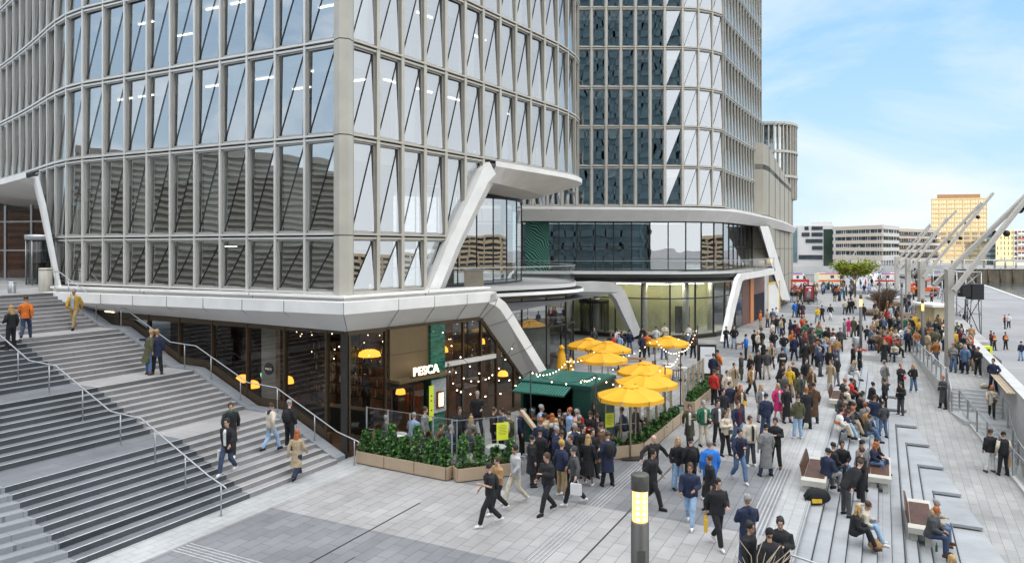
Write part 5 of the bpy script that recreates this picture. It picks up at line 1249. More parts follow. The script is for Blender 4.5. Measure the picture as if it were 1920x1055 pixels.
g = MB(); g.prism(TT((-3.62,45.9),(-4.9,33),(-7.4,8),(-7.6,8),(-5.1,33),(-3.8,45.9)), -3.3, [zr(45.9)+.12,zr(33)+.12,zr(8)+.12,zr(8)+.12,zr(33)+.12,zr(45.9)+.12], m_conc); struct(g.build('ramp_curb'))
railing('steel railing with glass running along the right edge of the ramp', [(*ST(-3.7,45.8),zr(45.8)+.1),(*ST(-4.3,39.5),zr(39.5)+.1),(*ST(-5.0,33),zr(33)+.1),(*ST(-6.2,21),zr(21)+.1)], 12)
railing('short steel railing on the right side of the lower steps beside the beige block', [(*ST(-5.5,44.6),-.9),(*ST(-5.5,43.0),-.95),(*ST(-5.5,40.4),-1.96),(*ST(-5.5,38),-1.96)], 4, mid=False)
# quay parapet
pw = thing('quay_wall', 'long pale parapet wall people lean on above the grey quay', 'wall', (*ST(-6,55),0))
g = MB(); g.prism(TT((-5.7,38.6),(-6.15,38.6),(-6.15,76),(-5.7,76)), -3.4, 1.02, m_conc); g.prism(TT((-5.66,38.5),(-6.20,38.5),(-6.20,76.1),(-5.66,76.1)), 1.02, 1.09, m_conc); g.build('parapet', pw)
g = MB()
for k in range(3): g.prism(TT((-5.28-.13*k,41.5),(-5.39-.13*k,41.5),(-5.39-.13*k,49),(-5.28-.13*k,49)), .93, .97, m_post)
g.build('timber_ledge', pw)
bx = MB(); bx.prism(TT((-5.6,35.6),(-7.3,35.6),(-7.3,38.5),(-5.6,38.5)), -3.0, 1.28, M('beige_render',(.50,.47,.40),.7,var=.05)); bx.prism(TT((-5.9,35.55),(-6.5,35.55),(-6.5,35.6),(-5.9,35.6)), -2.0, .8, m_dark); bx.prism(TT((-5.57,37.2),(-5.6,37.2),(-5.6,38.1),(-5.57,38.1)), -.6, .4, m_dark)
tag(bx.build('service_block', None, (*ST(-6.4,37),-2)), 'beige service block with dark door at the end of the parapet', 'service block')
g = MB(); x, y = ST(-5.05,31.8); g.cyl((x,y), .06, -2, 3.1, m_black, 8); 
tag(g.build('dark_post', None, (x,y,-2)), 'slim dark post at the right edge of the picture beyond the parapet', 'post')
# quay, water, far land
g = MB(); q = [ST(-6.5,-30), (60,-30), (80,60), P(1925,563,-2.5), P(1885,549,-2.5), P(1858,539,-2.5), P(1840,533,-2.5), (112,213), ST(-8,178), ST(-6.5,76)]
g.prism(q, -4.6, -2.5, m_conc, m_quay); struct(g.build('quay_pavement'))
g = MB(); e_ = [P(1925,563,-2.5), P(1885,549,-2.5), P(1858,539,-2.5), P(1840,533,-2.5)]
for a, b in zip(e_[:-1], e_[1:]): g.wall(a, b, .8, -4.6, -2.38, m_conc)
struct(g.build('quay_edge_stone'))
g = MB()
for px, py, l_ in ((1760,600,3),(1850,575,4),(1810,560,3),(1880,600,4),(1905,640,3),(1870,556,6),(1830,552,5),(1890,690,2)):
    x, y = P(px, py, -2.5); g.prism([(x,y),(x+l_,y+.3),(x+l_,y+.42),(x,y+.12)], -2.496, -2.492, m_conc if px % 20 else m_dark)
struct(g.build('quay_markings'))
m_wat = bpy.data.materials.new('river_water'); m_wat.use_nodes = True; t_ = m_wat.node_tree; b_ = t_.nodes['Principled BSDF']; b_.inputs['Base Color'].default_value = (.05,.055,.045,1); b_.inputs['Roughness'].default_value = .12
n_ = N(t_, 'ShaderNodeTexNoise'); n_.inputs['Scale'].default_value = .6; n_.inputs['Detail'].default_value = 6; gg_ = N(t_, 'ShaderNodeNewGeometry'); t_.links.new(gg_.outputs['Position'], n_.inputs['Vector']); bp_ = N(t_, 'ShaderNodeBump'); bp_.inputs['Strength'].default_value = .5; bp_.inputs['Distance'].default_value = .2; t_.links.new(n_.outputs['Fac'], bp_.inputs['Height']); t_.links.new(bp_.outputs[0], b_.inputs['Normal'])
g = MB(); g.face([(50,-200,-3.9),(900,-200,-3.9),(900,252,-3.9),(100,252,-3.9)], m_wat); struct(g.build('river'))
g = MB(); g.prism([ST(100,178),ST(-8,178),(112,213),(150,250),(900,240),(2500,2500),(-2500,2500),(-400,100)], -4.4, -.02, m_conc, m_quay); struct(g.build('far_land'))
m_qb = tiles('quay_brick', (.17,.14,.10), (.13,.11,.08), (.07,.06,.05), 3, 1, ang=0, var=.4)
qw = thing('river_wall', 'dark brick river wall with timber posts on the far bank', 'wall', (200,249,-4)); g = MB(); g.wall((146,249.4),(420,243.5),.5,-4.2,.6,m_qb); g.build('brick_face', qw); g = MB(); g.wall((146,249.3),(420,243.4),.9,.6,.85,m_conc); g.build('coping', qw)
g = MB()
for k in range(46): x = 148+k*4.2; g.cyl((x,248.9-(x-146)*.0215), .22, -4.2, .9, M('timber_pile',(.12,.09,.06),.8), 6)
tag(g.build('piles', qw), kind='stuff')
# ------------------------------------------------------------ far buildings
def fpt(px, Y): return ((px-CX)/F*Y, Y)
def fz(py, Y): return H-(py-HY)*Y/F
def rect_on(g, a, b, f0, f1, z0, z1, m, o=.15, th=.1):
    d = Vector((b[0]-a[0], b[1]-a[1])); L_ = d.length; d.normalize(); n = (d.y, -d.x)
    p = (a[0]+d.x*L_*f0+n[0]*o, a[1]+d.y*L_*f0+n[1]*o); q = (a[0]+d.x*L_*f1+n[0]*o, a[1]+d.y*L_*f1+n[1]*o); g.wall(p, q, th, z0, z1, m)
m_fw = M('far_window', (.05,.06,.07), .15, 0, .3, .3); m_fwh = M('far_white_render', (.62,.60,.58), .7, var=.04); m_teal = M('teal_glass', (.16,.25,.27), .15, .2, .3, .2)
m_fband = M('far_pink_beige_band', (.56,.47,.38), .6, var=.05); m_fgold = M('gold_cladding', (.40,.31,.17), .5, .1, .05); m_fgw = M('gold_window', (.58,.53,.38), .25, .2, .12, .2)
bw = thing('office_building', 'white modern building with slit windows and a teal glass edge at the far left', 'building', (*fpt(1520,300),0))
g = MB(); a, b = fpt(1470,305), fpt(1563,298); g.prism([a,b,(b[0]+4,b[1]+30),(a[0],a[1]+30)], 0, fz(423,300), m_fwh); g.prism([fpt(1520,303),fpt(1560,300),fpt(1560,320),fpt(1520,322)], fz(423,300), fz(416,300), m_fwh); g.build('wall', bw)
g = MB(); rect_on(g, a, b, .12, .27, 2, fz(426,302), m_teal, .2, .4); rect_on(g, a, b, .80, .99, 0.5, fz(430,302), M('green_glass',(.05,.08,.06),.1,.2,.3,.2), .2, .4); g.build('glass_edge', bw)
g = MB(); rn = random.Random(2)
for y0, y1, segs in ((424.5,431,((.42,.5),(.56,.78))),(436,443,((.36,.52),(.56,.78))),(448,455,((.44,.78),)),(461,468,((.57,.78),)),(478,486,((.30,.78),))):
    for f0, f1 in segs: rect_on(g, a, b, f0, f1, fz(y1,301), fz(y0,301), m_fw, .15, .3)
g.build('windows', bw)
bb = thing('banded_building', 'long office building with dark window bands between beige parapets behind the ambulances', 'building', (*fpt(1620,280),0))
pts = [fpt(1563,292), fpt(1655,266), fpt(1684,284), fpt(1762,305)]; tops = [fz(427,292), fz(421,266), fz(431,284), fz(433,305)]; zt = 16.2
g = MB(); gw_ = MB(); gm_ = MB(); fl2 = [(1.0,3.2)]
core = offs(pts, -.8); g.prism(offs(pts,-1.0)+[fpt(1762,330),fpt(1563,330)], 3.5, zt-.6, m_fw); g.build('glazed_core', bb)
lv = [(3.3,5.2),(6.8,8.2),(9.6,10.9),(12.3,13.6),(15.0,16.5)]
g = MB()
for i, (a, b) in enumerate(zip(pts[:-1], pts[1:])):
    for z0, z1 in lv: g.wall(a, b, .9, z0-(.0 if i < 2 else .6), z1-(.0 if i < 2 else .9), m_fband if i != 1 else m_fwh)
g.prism(pts+[fpt(1762,330),fpt(1563,330)], 3.2, 3.5, m_conc)
g.build('parapet_bands', bb)
g = MB(); ww = 26
for i, (a, b) in enumerate(zip(pts[:-1], pts[1:])):
    n_ = (22, 6, 18)[i]
    for k in range(n_):
        for (z0, z1), (z2, z3) in zip(lv[:-1], lv[1:]):
            if rn.random() < .75: f = (k+.5)/n_; rect_on(g, a, b, f-.10/n_*rn.uniform(.6,2.2), f+.10/n_*rn.uniform(.6,2.4), z1-.2, z2+.1, rn.choice((m_fwh, m_conc, m_teal)) if i != 2 else rn.choice((m_fgold,m_fwh,m_fgold)), -.3, .1)
tag(g.build('window_frames', bb), kind='stuff')
g = MB()
for i, (a, b) in enumerate(zip(pts[:-1], pts[1:])):
    for k in range(6): f = (k+.3)/6; g = MB(); g.cyl((a[0]+(b[0]-a[0])*f, a[1]+(b[1]-a[1])*f+1), .3, 0, 3.3, m_conc, 8); g.build('column', bb)
bt = thing('tower_block', 'tall gold gridded tower block on the skyline right of centre', 'building', (*fpt(1798,380),0))
a, b = fpt(1746,383), fpt(1850,376); zt = fz(373,380); g = MB(); g.prism([a,b,(b[0]+10,b[1]+22),(a[0]+14,a[1]+22)], 0, zt, m_fgw); g.build('wall', bt)
g = MB(); n_ = 7
for k in range(n_+1): rect_on(g, a, b, max(0,k/n_-.008), min(1,k/n_+.008), 2, zt, m_fgold, .3, .5)
nr = 13
for k in range(nr+1): z = 2+(zt-2)*k/nr; rect_on(g, a, b, 0, 1, z-.35, z+.35, m_fgold, .36, .5)
g.build('facade_grid', bt)
g = MB()
for k in range(3, nr):
    for j in range(n_):
        z = 2+(zt-2)*k/nr; 
        for q in (.3,.6): rect_on(g, a, b, (j+q)/n_-.003, (j+q)/n_+.003, z+.35, z+(zt-2)/nr-.35, m_fgold, .05, .3)
        if k < 6: rect_on(g, a, b, (j+.15)/n_, (j+.85)/n_, z+.5, z+(zt-2)/nr-.6, M('grey_window',(.20,.18,.16),.3,var=.2), .05, .3)
tag(g.build('windows', bt), kind='stuff')
g = MB(); a2, b2 = fpt(1757,388), fpt(1838,384); g.prism([a2,b2,(b2[0],b2[1]+12),(a2[0]+8,a2[1]+12)], zt, fz(364,385), M('brown_roof_storey',(.22,.12,.06),.6)); g.build('roof_storey', bt)
for (x0, x1, y0, Y, mt, nm, lab, st) in ((1850,1868,432,340,m_fw,'office_building','narrow dark building between the gold tower and the yellow block',0),(1867,1901,431,330,M('pale_yellow_render',(.70,.60,.34),.7,var=.05),'apartment_block','pale yellow apartment block with slit windows at the right',1),(1901,1965,430,325,m_fwh,'apartment_block','apartment block with stacked balconies at the right picture edge',2)):
    o_ = thing(nm, lab, 'building', (*fpt((x0+x1)/2,Y),0)); a, b = fpt(x0,Y), fpt(x1,Y-4); z1 = fz(y0,Y); g = MB(); g.prism([a,b,(b[0]+12,b[1]+20),(a[0]+15,a[1]+20)], 0, z1, mt); g.build('wall', o_)
    g = MB(); rows_ = 6
    for k in range(rows_):
        z = 2+(z1-2)*k/rows_
        for j in range(5 if st < 2 else 9):
            f = (j+.5)/(5 if st < 2 else 9)
            if st == 1 and rn.random() < .8: rect_on(g, a, b, f-.02, f+.02, z+.4, z+1.8, m_fw, .1, .3)
            if st == 2: rect_on(g, a, b, f-.04, f+.04, z+.2, z+1.7, m_fw, .1, .3)
            if st == 0: rect_on(g, a, b, f-.08, f+.08, z+.4, z+1.4, m_teal, .1, .3)
        if st == 2: rect_on(g, a, b, .05, .95, z-.15, z+.1, m_conc, .7, 1.4); rect_on(g, a, b, .1, .9, z+.1, z+.8, m_fwh if k % 2 else M('red_awning',(.35,.07,.05),.7), 1.4, .1)
    g.build('windows' if st < 2 else 'balconies', o_)
o_ = thing('bridge', 'long low white bridge in front of the gold tower on the far bank', 'bridge', (*fpt(1810,262),0)); g = MB(); g.wall(fpt(1757,265), fpt(1870,262), 3, 3.4, 4.3-1.6+.9, m_white); g.wall(fpt(1868,262), fpt(1960,258), 4, 3.0, 3.8, m_conc); g.wall(fpt(1700,270), fpt(1760,268), 3, 4.2, 5.0, m_fw); g.build('deck', o_)
g = MB()
for k in range(12): x, y = fpt(1705+k*20, 264); g = MB(); g.cyl((x,y), .35, -.5, 3.4, m_conc, 8); g.build('pier', o_)
g = MB(); g.wall(fpt(1480,225), fpt(1760,238), .5, 0, 2.2, M('grey_hoarding',(.42,.42,.41),.8,var=.1,scale=.2)); tag(g.build('barrier', None, (*fpt(1600,232),0)), 'long grey site barrier behind the ambulances', 'barrier')
g = MB(); g.prism([fpt(1484,240),fpt(1560,245),fpt(1560,262),fpt(1484,262)], -.02, .35, M('verge_grass',(.06,.13,.03),.9,var=.3,scale=.5)); tag(g.build('grass_verge'), kind='structure')
g = MB(); g.prism([fpt(1484,196),fpt(1745,205),fpt(1745,222),fpt(1484,222)], -.02, .02, m_quay); struct(g.build('road'))
# fence behind the vehicles
o_ = thing('metal_fence', 'dark upright metal fence behind the ambulances', 'fence', (*fpt(1600,165),0)); g = MB()
for k in range(98): x, y = fpt(1486+k*2.2, 163); g.box(x-.04,x+.04,y-.02,y+.02,0,2.0,m_dark)
g.wall(fpt(1484,163.2), fpt(1705,163.2), .06, 1.85, 1.95, m_dark); g.build('bars', o_)
# vehicles
def van(px0, px1, Y, label, colb, strip, rz=0, flip=1):
    x0, x1 = fpt(px0,Y)[0], fpt(px1,Y)[0]; L_ = x1-x0; cx_ = (x0+x1)/2; o_ = thing('ambulance', label, 'ambulance', (cx_,Y,0), 'ambulances parked at the far end of the plaza'); hw = 1.05
    fx = lambda u: cx_+flip*u
    body = [(-.5*L_,.55),(-.5*L_,2.65),(.22*L_,2.65),(.30*L_,2.3),(.42*L_,1.35),(.5*L_,1.15),(.5*L_,.55)]
    g = MB(); vs = [(fx(u),Y-hw,z) for u, z in body]+[(fx(u),Y+hw,z) for u, z in body]; n_ = len(body); g.add(vs, [tuple(range(n_)), tuple(range(2*n_-1,n_-1,-1))]+[(i,(i+1)%n_,n_+(i+1)%n_,n_+i) for i in range(n_)], colb); g.build('body', o_)
    g = MB(); u0, u1 = -.49*L_, .46*L_; g.box(min(fx(u0),fx(u1)),max(fx(u0),fx(u1)),Y-hw-.02,Y-hw-.005,.85,1.2,strip); g.box(min(fx(u0),fx(.2*L_)),max(fx(u0),fx(.2*L_)),Y-hw-.02,Y-hw-.005,2.4,2.6,strip); g.build('stripe', o_)
    g = MB(); a_, b_ = fx(.24*L_), fx(.36*L_); g.add([(fx(.22*L_),Y-hw-.03,1.45),(fx(.38*L_),Y-hw-.03,1.45),(fx(.30*L_),Y-hw-.03,2.2),(fx(.22*L_),Y-hw-.03,2.2)], [(0,1,2,3)], m_fw); g.box(min(fx(-.1*L_),fx(.02*L_)),max(fx(-.1*L_),fx(.02*L_)),Y-hw-.03,Y-hw-.02,1.6,2.2,m_fw); g.build('window', o_)
    for u in (-.33,.3):
        g = MB(); g.tube([(fx(u*L_),Y-hw-.03,.38),(fx(u*L_),Y-hw+.25,.38)], .38, m_black, 16, smooth=False); wh = g.build('wheel', o_); g = MB(); g.tube([(fx(u*L_),Y-hw-.05,.38),(fx(u*L_),Y-hw-.03,.38)], .2, m_steel, 12, smooth=False); g.build('rim', wh)
    g = MB(); g.box(fx(0)-1.2,fx(0)+1.0,Y-.5,Y+.5,2.65,2.8,M('blue_beacon',(.05,.15,.6),.3)); g.build('light_bar', o_)
m_or = M('orange_red_paint', (.75,.13,.02), .35, var=.02); m_rd = M('red_paint', (.62,.02,.02), .35, var=.02); m_cr = M('cream_paint', (.75,.68,.50), .35, var=.02)
van(1474,1513,150,'white ambulance with a red stripe half hidden behind the tower edge', m_white, m_rd)
van(1531,1586,152,'cream ambulance with broad orange stripes left of the yellow green tree', m_cr, m_or)
van(1634,1681,152,'white ambulance with thin red stripes behind the white tent facing left', m_white, m_rd, flip=-1)
van(1532-0,1532+1,900,'x',m_white,m_rd) if False else None
# tent
o_ = thing('tent', 'white pavilion tent with peaked roof between the tree and the right ambulance', 'tent', (*fpt(1618,148),0)); x0, x1 = fpt(1594,148)[0], fpt(1640,148)[0]; xm = (x0+x1)/2
g = MB(); cv = M('tent_canvas',(.72,.73,.80),.8,var=.03); g.add([(x0,146,2.3),(x1,146,2.3),(x1,151,2.3),(x0,151,2.3),(xm-.8,148.5,3.5),(xm+.8,148.5,3.5)], [(0,1,5,4),(1,2,5),(2,3,4,5),(3,0,4)], cv); g.build('roof', o_)
g = MB(); g.wall((x0,146),(x0+2.6,146),.05,0,2.3,cv); g.wall((x0,146),(x0,151),.05,0,2.3,cv); g.wall((x0,151),(x1,151),.05,0,2.3,cv); g.build('side_wall', o_)
for x in (x0,x1): g = MB(); g.cyl((x,146), .05, 0, 2.35, m_steel, 6); g.build('pole', o_)
# trees
def tree(label, x, y, h_, r_, mats, seed, n=2600, size=.35, trunk=.16, zc_=.45):
    o_ = thing('tree', label, 'tree', (x,y,0)); rn = random.Random(seed); g = MB(); g.tube([(x,y,0),(x+.05,y,h_*.3),(x-.05,y,h_*.55)], [trunk,trunk*.75,trunk*.5], M('bark',(.10,.08,.06),.9,var=.3,scale=8), 8)
    tipsb = []
    for k in range(10):
        a = k*2.4; z0 = h_*(.28+.03*k); p = [(x,y,z0)]; rr_ = r_*rn.uniform(.5,.95)
        for q in range(1,4): p.append((x+math.cos(a)*rr_*q/3+rn.uniform(-.1,.1), y+math.sin(a)*rr_*q/3, z0+(h_*.93-z0)*q/3*rn.uniform(.6,1)))
        g.tube(p, [trunk*.45,trunk*.3,trunk*.18,trunk*.06], MC['bark'], 5); tipsb += [p[2], p[3]]
    g.build('trunk', o_)
    g = MB()
    for c in tipsb:
        for _ in range(n//len(tipsb)):
            v = Vector((rn.gauss(0,1),rn.gauss(0,1),rn.gauss(0,.6)))*r_*.22; p = Vector(c)+v; d = Vector((rn.gauss(0,1),rn.gauss(0,1),rn.gauss(0,.7))).normalized(); u = d.cross(Vector((0,.3,1))).normalized(); s = size*rn.uniform(.5,1.2)
            g.face([p-u*s*.4,p+d*s*.5,p+u*s*.4,p-d*s*.5], rn.choice(mats))
    g.build('crown', o_)
ygm = [M('spring_leaf', (.32,.36,.03), .6, var=.2), M('spring_leaf_light', (.45,.48,.05), .6, var=.2), M('spring_leaf_dark', (.18,.22,.03), .6, var=.2)]
tree('young tree with bright yellow green spring leaves left of the white tent', *fpt(1602,128), 5.6, 3.0, ygm, 3, 5200, .40)
# bare bushes and seat planters in the middle distance
m_twig = M('bare_twig', (.11,.075,.05), .9, var=.3)
def bare_bush(label, px, py, r_, h_, seed, n=150, leaf=0):
    x, y = P(px, py); o_ = thing('bare_bush', label, 'bush', (x,y,0)); rn = random.Random(seed); g = MB()
    for k in range(n):
        a = rn.uniform(0,6.28); q = rn.uniform(.2,1)*r_; z = h_*rn.uniform(.55,1); mx_ = rn.uniform(.3,.6)
        b = Vector((x+rn.uniform(-.2,.2),y+rn.uniform(-.2,.2),.4)); e = Vector((x+math.cos(a)*q,y+math.sin(a)*q,z)); m = b.lerp(e,.55)+Vector((rn.uniform(-.15,.15),rn.uniform(-.15,.15),.2*h_)); g.tube([b,m,e],[.03,.018,.006],m_twig,3,cap=False)
        for _ in range(2): g.tube([m,m+Vector((rn.uniform(-.4,.4),rn.uniform(-.4,.4),rn.uniform(.1,.5)))],[.012,.004],m_twig,3,cap=False)
    g.build('twigs', o_)
    g = MB(); g.lathe((x,y,0), [(r_*.9,0),(r_*.95,.42),(r_*.8,.45),(0,.42)], M('brown_mulch',(.16,.10,.06),.95,var=.3,scale=4), 14); g.build('mulch_bed', o_)
bare_bush('leafless brown bush in a round bed left of the seated crowd', 1655,590,2.6,3.2,1,230)
bare_bush('smaller leafless bush behind the round bed near the thin lamp posts', 1668,572,2.0,2.6,2,140)
bare_bush('low leafless bush beside the litter bin and the plaza ramp', 1655,655,1.1,.9,4,60)
def curb_planter(label, cpx, cpy, a_, b_, rot, m_top):
    x, y = P(cpx,cpy); o_ = thing('seat_planter', label, 'planter', (x,y,0)); n_ = 22; ca, sa = math.cos(R(rot)), math.sin(R(rot))
    q = [(x+a_*math.cos(6.283*k/n_)*ca-b_*math.sin(6.283*k/n_)*sa, y+a_*math.cos(6.283*k/n_)*sa+b_*math.sin(6.283*k/n_)*ca) for k in range(n_)]
    g = MB(); g.prism(q, 0, .45, m_conc); g.build('rim', o_); g = MB(); g.prism([(x+(u-x)*.85, y+(v-y)*.85) for u, v in q], .45, .47, m_top); g.build('soil', o_)
curb_planter('long curved pale seat planter with people sitting along its rim beside the ramp', 1672,632,1.3,5.5,-27,M('planter_mulch',(.13,.10,.06),.95,var=.3,scale=3))
curb_planter('round seat planter farther back under the bare trees', 1700,600,1.6,5,-27,MC['planter_mulch'])
curb_planter('low concrete seat planter in the distance right of the plaza path', 1655,560,2.2,8,-27,MC['planter_mulch'])
for px, py, h_, lab in ((1662,612,6.0,'slim bare street tree left of the tall lamp post'),(1648,598,6.5,'very thin bare tree right of the lit lamp post'),(1604,578,5.5,'thin bare sapling on the open plaza before the tent')):
    x, y = P(px,py); o_ = thing('bare_tree', lab, 'tree', (x,y,0)); g = MB(); g.tube([(x,y,0),(x+.03,y,h_*.5),(x,y,h_*.8)],[.08,.06,.03],m_twig,6); g.build('trunk', o_); rn = random.Random(px); g = MB()
    for k in range(26): a = rn.uniform(0,6.28); z0 = h_*rn.uniform(.45,.8); g.tube([(x,y,z0),(x+math.cos(a)*.5,y+math.sin(a)*.5,z0+.5),(x+math.cos(a)*.75,y+math.sin(a)*.75,z0+1.1)],[.02,.012,.004],m_twig,3,cap=False)
    g.build('branches', o_)
# lamp posts of the foreground kind, farther away
def lamp(label, px, py, top_py, base_z=0, lit=True):
    x, y = P(px,py,base_z); zt = H-(top_py-HY)*y/F; o_ = thing('street_lamp', label, 'street lamp', (x,y,base_z), 'cylindrical lamp posts along the plaza'); r_ = .11
    g = MB(); g.lathe((x,y,base_z), [(r_,0),(r_,zt-.95-base_z),(0,zt-.95-base_z)], m_lp, 12); g.build('post', o_); g = MB(); g.lathe((x,y,zt-.95), [(r_*.9,0),(r_*.9,.6)], MC['lamp_warm'] if lit else m_steel, 12); g.build('lamp_head', o_); g = MB(); g.lathe((x,y,zt-.35), [(0,0),(r_,0),(r_,.35),(0,.35)], m_lp, 12); g.build('cap', o_)
lamp('lit lamp post in the middle distance beside the litter bin', 1614,652,552)
lamp('dark lamp post rising behind the ramp railing', 1691,641,530, 0, False)
lamp('thin far lamp post on the plaza left of the tree', 1603,560,520)
lamp('lit lamp post far left of the masts behind the seated crowd', 1730,650,560)
g = MB(); x, y = P(1605,655); g.lathe((x,y,0), [(.24,0),(.26,.95),(.22,1.0),(0,1.0)], m_steel, 16); tag(g.build('litter_bin', None, (x,y,0)), 'grey cylindrical litter bin at the foot of the lit lamp post', 'litter bin')
rn = random.Random(9)
for i in range(7): x, y = P(1598+i*4, 657+rn.uniform(-2,2)); g = MB(); g.box(x-.1,x+.1,y-.08,y+.08,0,.12,rn.choice((M('litter_red',(.6,.08,.06),.7),m_white))); tag(g.build('litter', None, (x,y,0)), 'scraps of red and white litter lying round the grey bin', 'litter', 'litter round the bin')
# ------------------------------------------------------------ light masts with leaning booms
m_mast = M('mast_grey', (.43,.41,.37), .5, .1, .06)
def mast(label, px, Y, zt, booms, w_=.62, base=0.0, lamps_=()):
    x = (px-CX)/F*Y; o_ = thing('light_mast', label, 'mast', (x,Y,base), 'light masts with leaning booms along the quay'); g = MB(); w2 = w_/2; g.prism([(x-w2,Y-w2),(x+w2,Y-w2),(x+w2,Y+w2),(x-w2,Y+w2)], base, zt, m_mast); g.build('column', o_)
    for (p0, p1, dy) in booms:
        a = Vector(((p0[0]-CX)/F*(Y+dy), Y+dy, H-(p0[1]-HY)*(Y+dy)/F)); b = Vector(((p1[0]-CX)/F*Y, Y, H-(p1[1]-HY)*Y/F)); g = MB(); g.bar(a, b, .26, .26, m_mast); bo_ = g.build('boom', o_)
        g = MB()
        for f in lamps_: p = a.lerp(b, f); g.ball((p.x+.25,p.y,p.z-.35), .22, m_black, 8, 6); g.bar(p, (p.x+.25,p.y,p.z-.3), .05,.05,m_black)
        if lamps_: g.build('spotlight', bo_)
mast('nearest grey light mast standing in the crowd with two booms leaning right', 1780, 47.9, 6.45, (((1751,535),(1950,341),.6),((1788,545),(1955,333),-.6)), .42, 0, (.55,.78))
mast('second grey light mast from the viewpoint', 1727.5, 81, 6.4, (((1712,515),(1840,380),.8),((1731,520),(1862,362),-.8)), .55, 0, (.5,.75))
mast('third grey light mast from the viewpoint behind the thin lamp post', 1702, 106, 6.3, (((1688,505),(1793,395),.8),((1706,507),(1776,408),-.8)), .55, 0, (.6,))
mast('fourth light mast from the viewpoint before the banded building', 1681, 142, 6.2, (((1674,497),(1744,420),.8),((1684,500),(1745,424),-.8)), .6)
mast('small far light mast right of the yellow green tree', 1584, 215, 6.0, (((1583,500),(1612,461),.8),), .6)
# ------------------------------------------------------------ scaffold towers with loudspeakers
def scaffold(label, px0, px1, Y, base, ztop, spk):
    x0, x1 = (px0-CX)/F*Y, (px1-CX)/F*Y; o_ = thing('scaffold_tower', label, 'scaffold tower', ((x0+x1)/2,Y,base), 'loudspeaker towers on the quay'); g = MB(); d = x1-x0; r_ = .06
    for x in (x0,x1):
        for y in (Y,Y+d): g.tube([(x,y,base),(x,y,ztop)], r_, m_steel, 5)
    z = base+.1
    while z < ztop-.2:
        z2 = min(ztop, z+d*.9)
        for (a, b) in (((x0,Y),(x1,Y)),((x1,Y),(x1,Y+d)),((x1,Y+d),(x0,Y+d)),((x0,Y+d),(x0,Y))): g.tube([(*a,z),(*b,z)], r_*.8, m_steel, 4); g.tube([(*a,z),(*b,z2)], r_*.6, m_steel, 4)
        z = z2
    for (a, b) in (((x0,Y),(x1,Y)),((x0,Y+d),(x1,Y+d))): g.tube([(*a,ztop),(*b,ztop)], r_*1.3, m_steel, 4)
    g.build('frame', o_)
    for (sx0, sy0, sx1, sy1) in spk:
        X0, X1 = (sx0-CX)/F*Y, (sx1-CX)/F*Y; Z0, Z1 = H-(sy1-HY)*Y/F, H-(sy0-HY)*Y/F; g = MB(); g.box(X0,X1,Y-.5,Y+.7,Z0,Z1,m_black)
        nn = max(2, int((Z1-Z0)/.45))
        for k in range(1, nn): z = Z0+(Z1-Z0)*k/nn; g.box(X0-.01,X1+.01,Y-.52,Y+.72,z-.015,z+.015,m_gap)
        g.build('loudspeaker', o_)
    rn = random.Random(px0)
    g = MB()
    for k in range(7): x = x0+d*rn.random(); g.tube([(x,Y-.4,H-(sy1-HY)*Y/F),(x0+d*rn.random(),Y-.2,base+.2)], .05, m_black, 4)
    g.build('cables', o_)
scaffold('scaffold tower with two big black loudspeakers right of the nearest mast', 1794,1840,84,-2.5,H-(510-HY)*84/F, ((1800,533,1816,556),(1818,532,1840,561)))
scaffold('farther scaffold tower with black screens left of the nearest mast', 1750,1793,112,-2.5,H-(507-HY)*112/F, ((1751,518,1766,536),(1768,516,1790,540)))
scaffold('slim scaffold tower with one loudspeaker between the second and third masts', 1712,1724,120,-1,H-(500-HY)*120/F, ((1713,503,1722,522),))
# beige hut behind the mast, olive tent cover, orange telehandler, red ad panel
o_ = thing('kiosk_hut', 'low yellowish hut with a white flat roof behind the nearest mast', 'hut', (*fpt(1765,66),0)); g = MB(); a, b = fpt(1752,66), fpt(1790,66); g.prism([a,b,(b[0],b[1]+3),(a[0],a[1]+3)], 0, 2.5, M('hut_cream',(.52,.46,.28),.7)); g.build('wall', o_); g = MB(); a, b = fpt(1749,65.5), fpt(1792,65.5); g.prism([a,b,(b[0],b[1]+3.6),(a[0],a[1]+3.6)], 2.5, 2.72, m_white); g.build('roof', o_)
x, y = P(1825,645,-2.5); y = 62; x = (1828-CX)/F*y; g = MB(); g.lathe((x,y,-2.5), [(2.0,0),(1.9,.9),(1.3,1.35),(.5,1.5),(0,1.5)], M('olive_tarpaulin',(.06,.07,.045),.8,var=.2), 9); tag(g.build('tarpaulin_cover', None, (x,y,-2.5)), 'dark olive tarpaulin cover heaped behind the parapet under the scaffold', 'cover')
x = (1843-CX)/F*57; g = MB(); g.box(x-.5,x+.5,56.6,57.2,-.6,.15,M('hi_vis_yellow',(.65,.72,.03),.6)); g.box(x-.25,x+.25,56.55,56.6,-.4,-.05,m_black); tag(g.build('equipment_box', None, (x,57,-2.5)), 'bright yellow and black box beside the olive cover on the quay', 'box')
for (px, Y, lab) in ((1728,118,'orange telehandler machine behind the second mast'),):
    x = (px-CX)/F*Y; o_ = thing('telehandler', lab, 'machine', (x,Y,0)); g = MB(); g.box(x-2.2,x+2.2,Y-1,Y+1,.7,1.5,m_or); g.box(x-1.0,x+.3,Y-1,Y,1.5,2.6,m_fw); g.build('body', o_); g = MB(); g.bar((x-2,Y+.5,1.6),(x+3.4,Y+.5,3.2),.35,.4,m_or); g.build('boom', o_)
    for u in (-1.4,1.4): g = MB(); g.tube([(x+u,Y-1.25,.6),(x+u,Y-.9,.6)], .6, m_black, 16, smooth=False); g.build('wheel', o_)
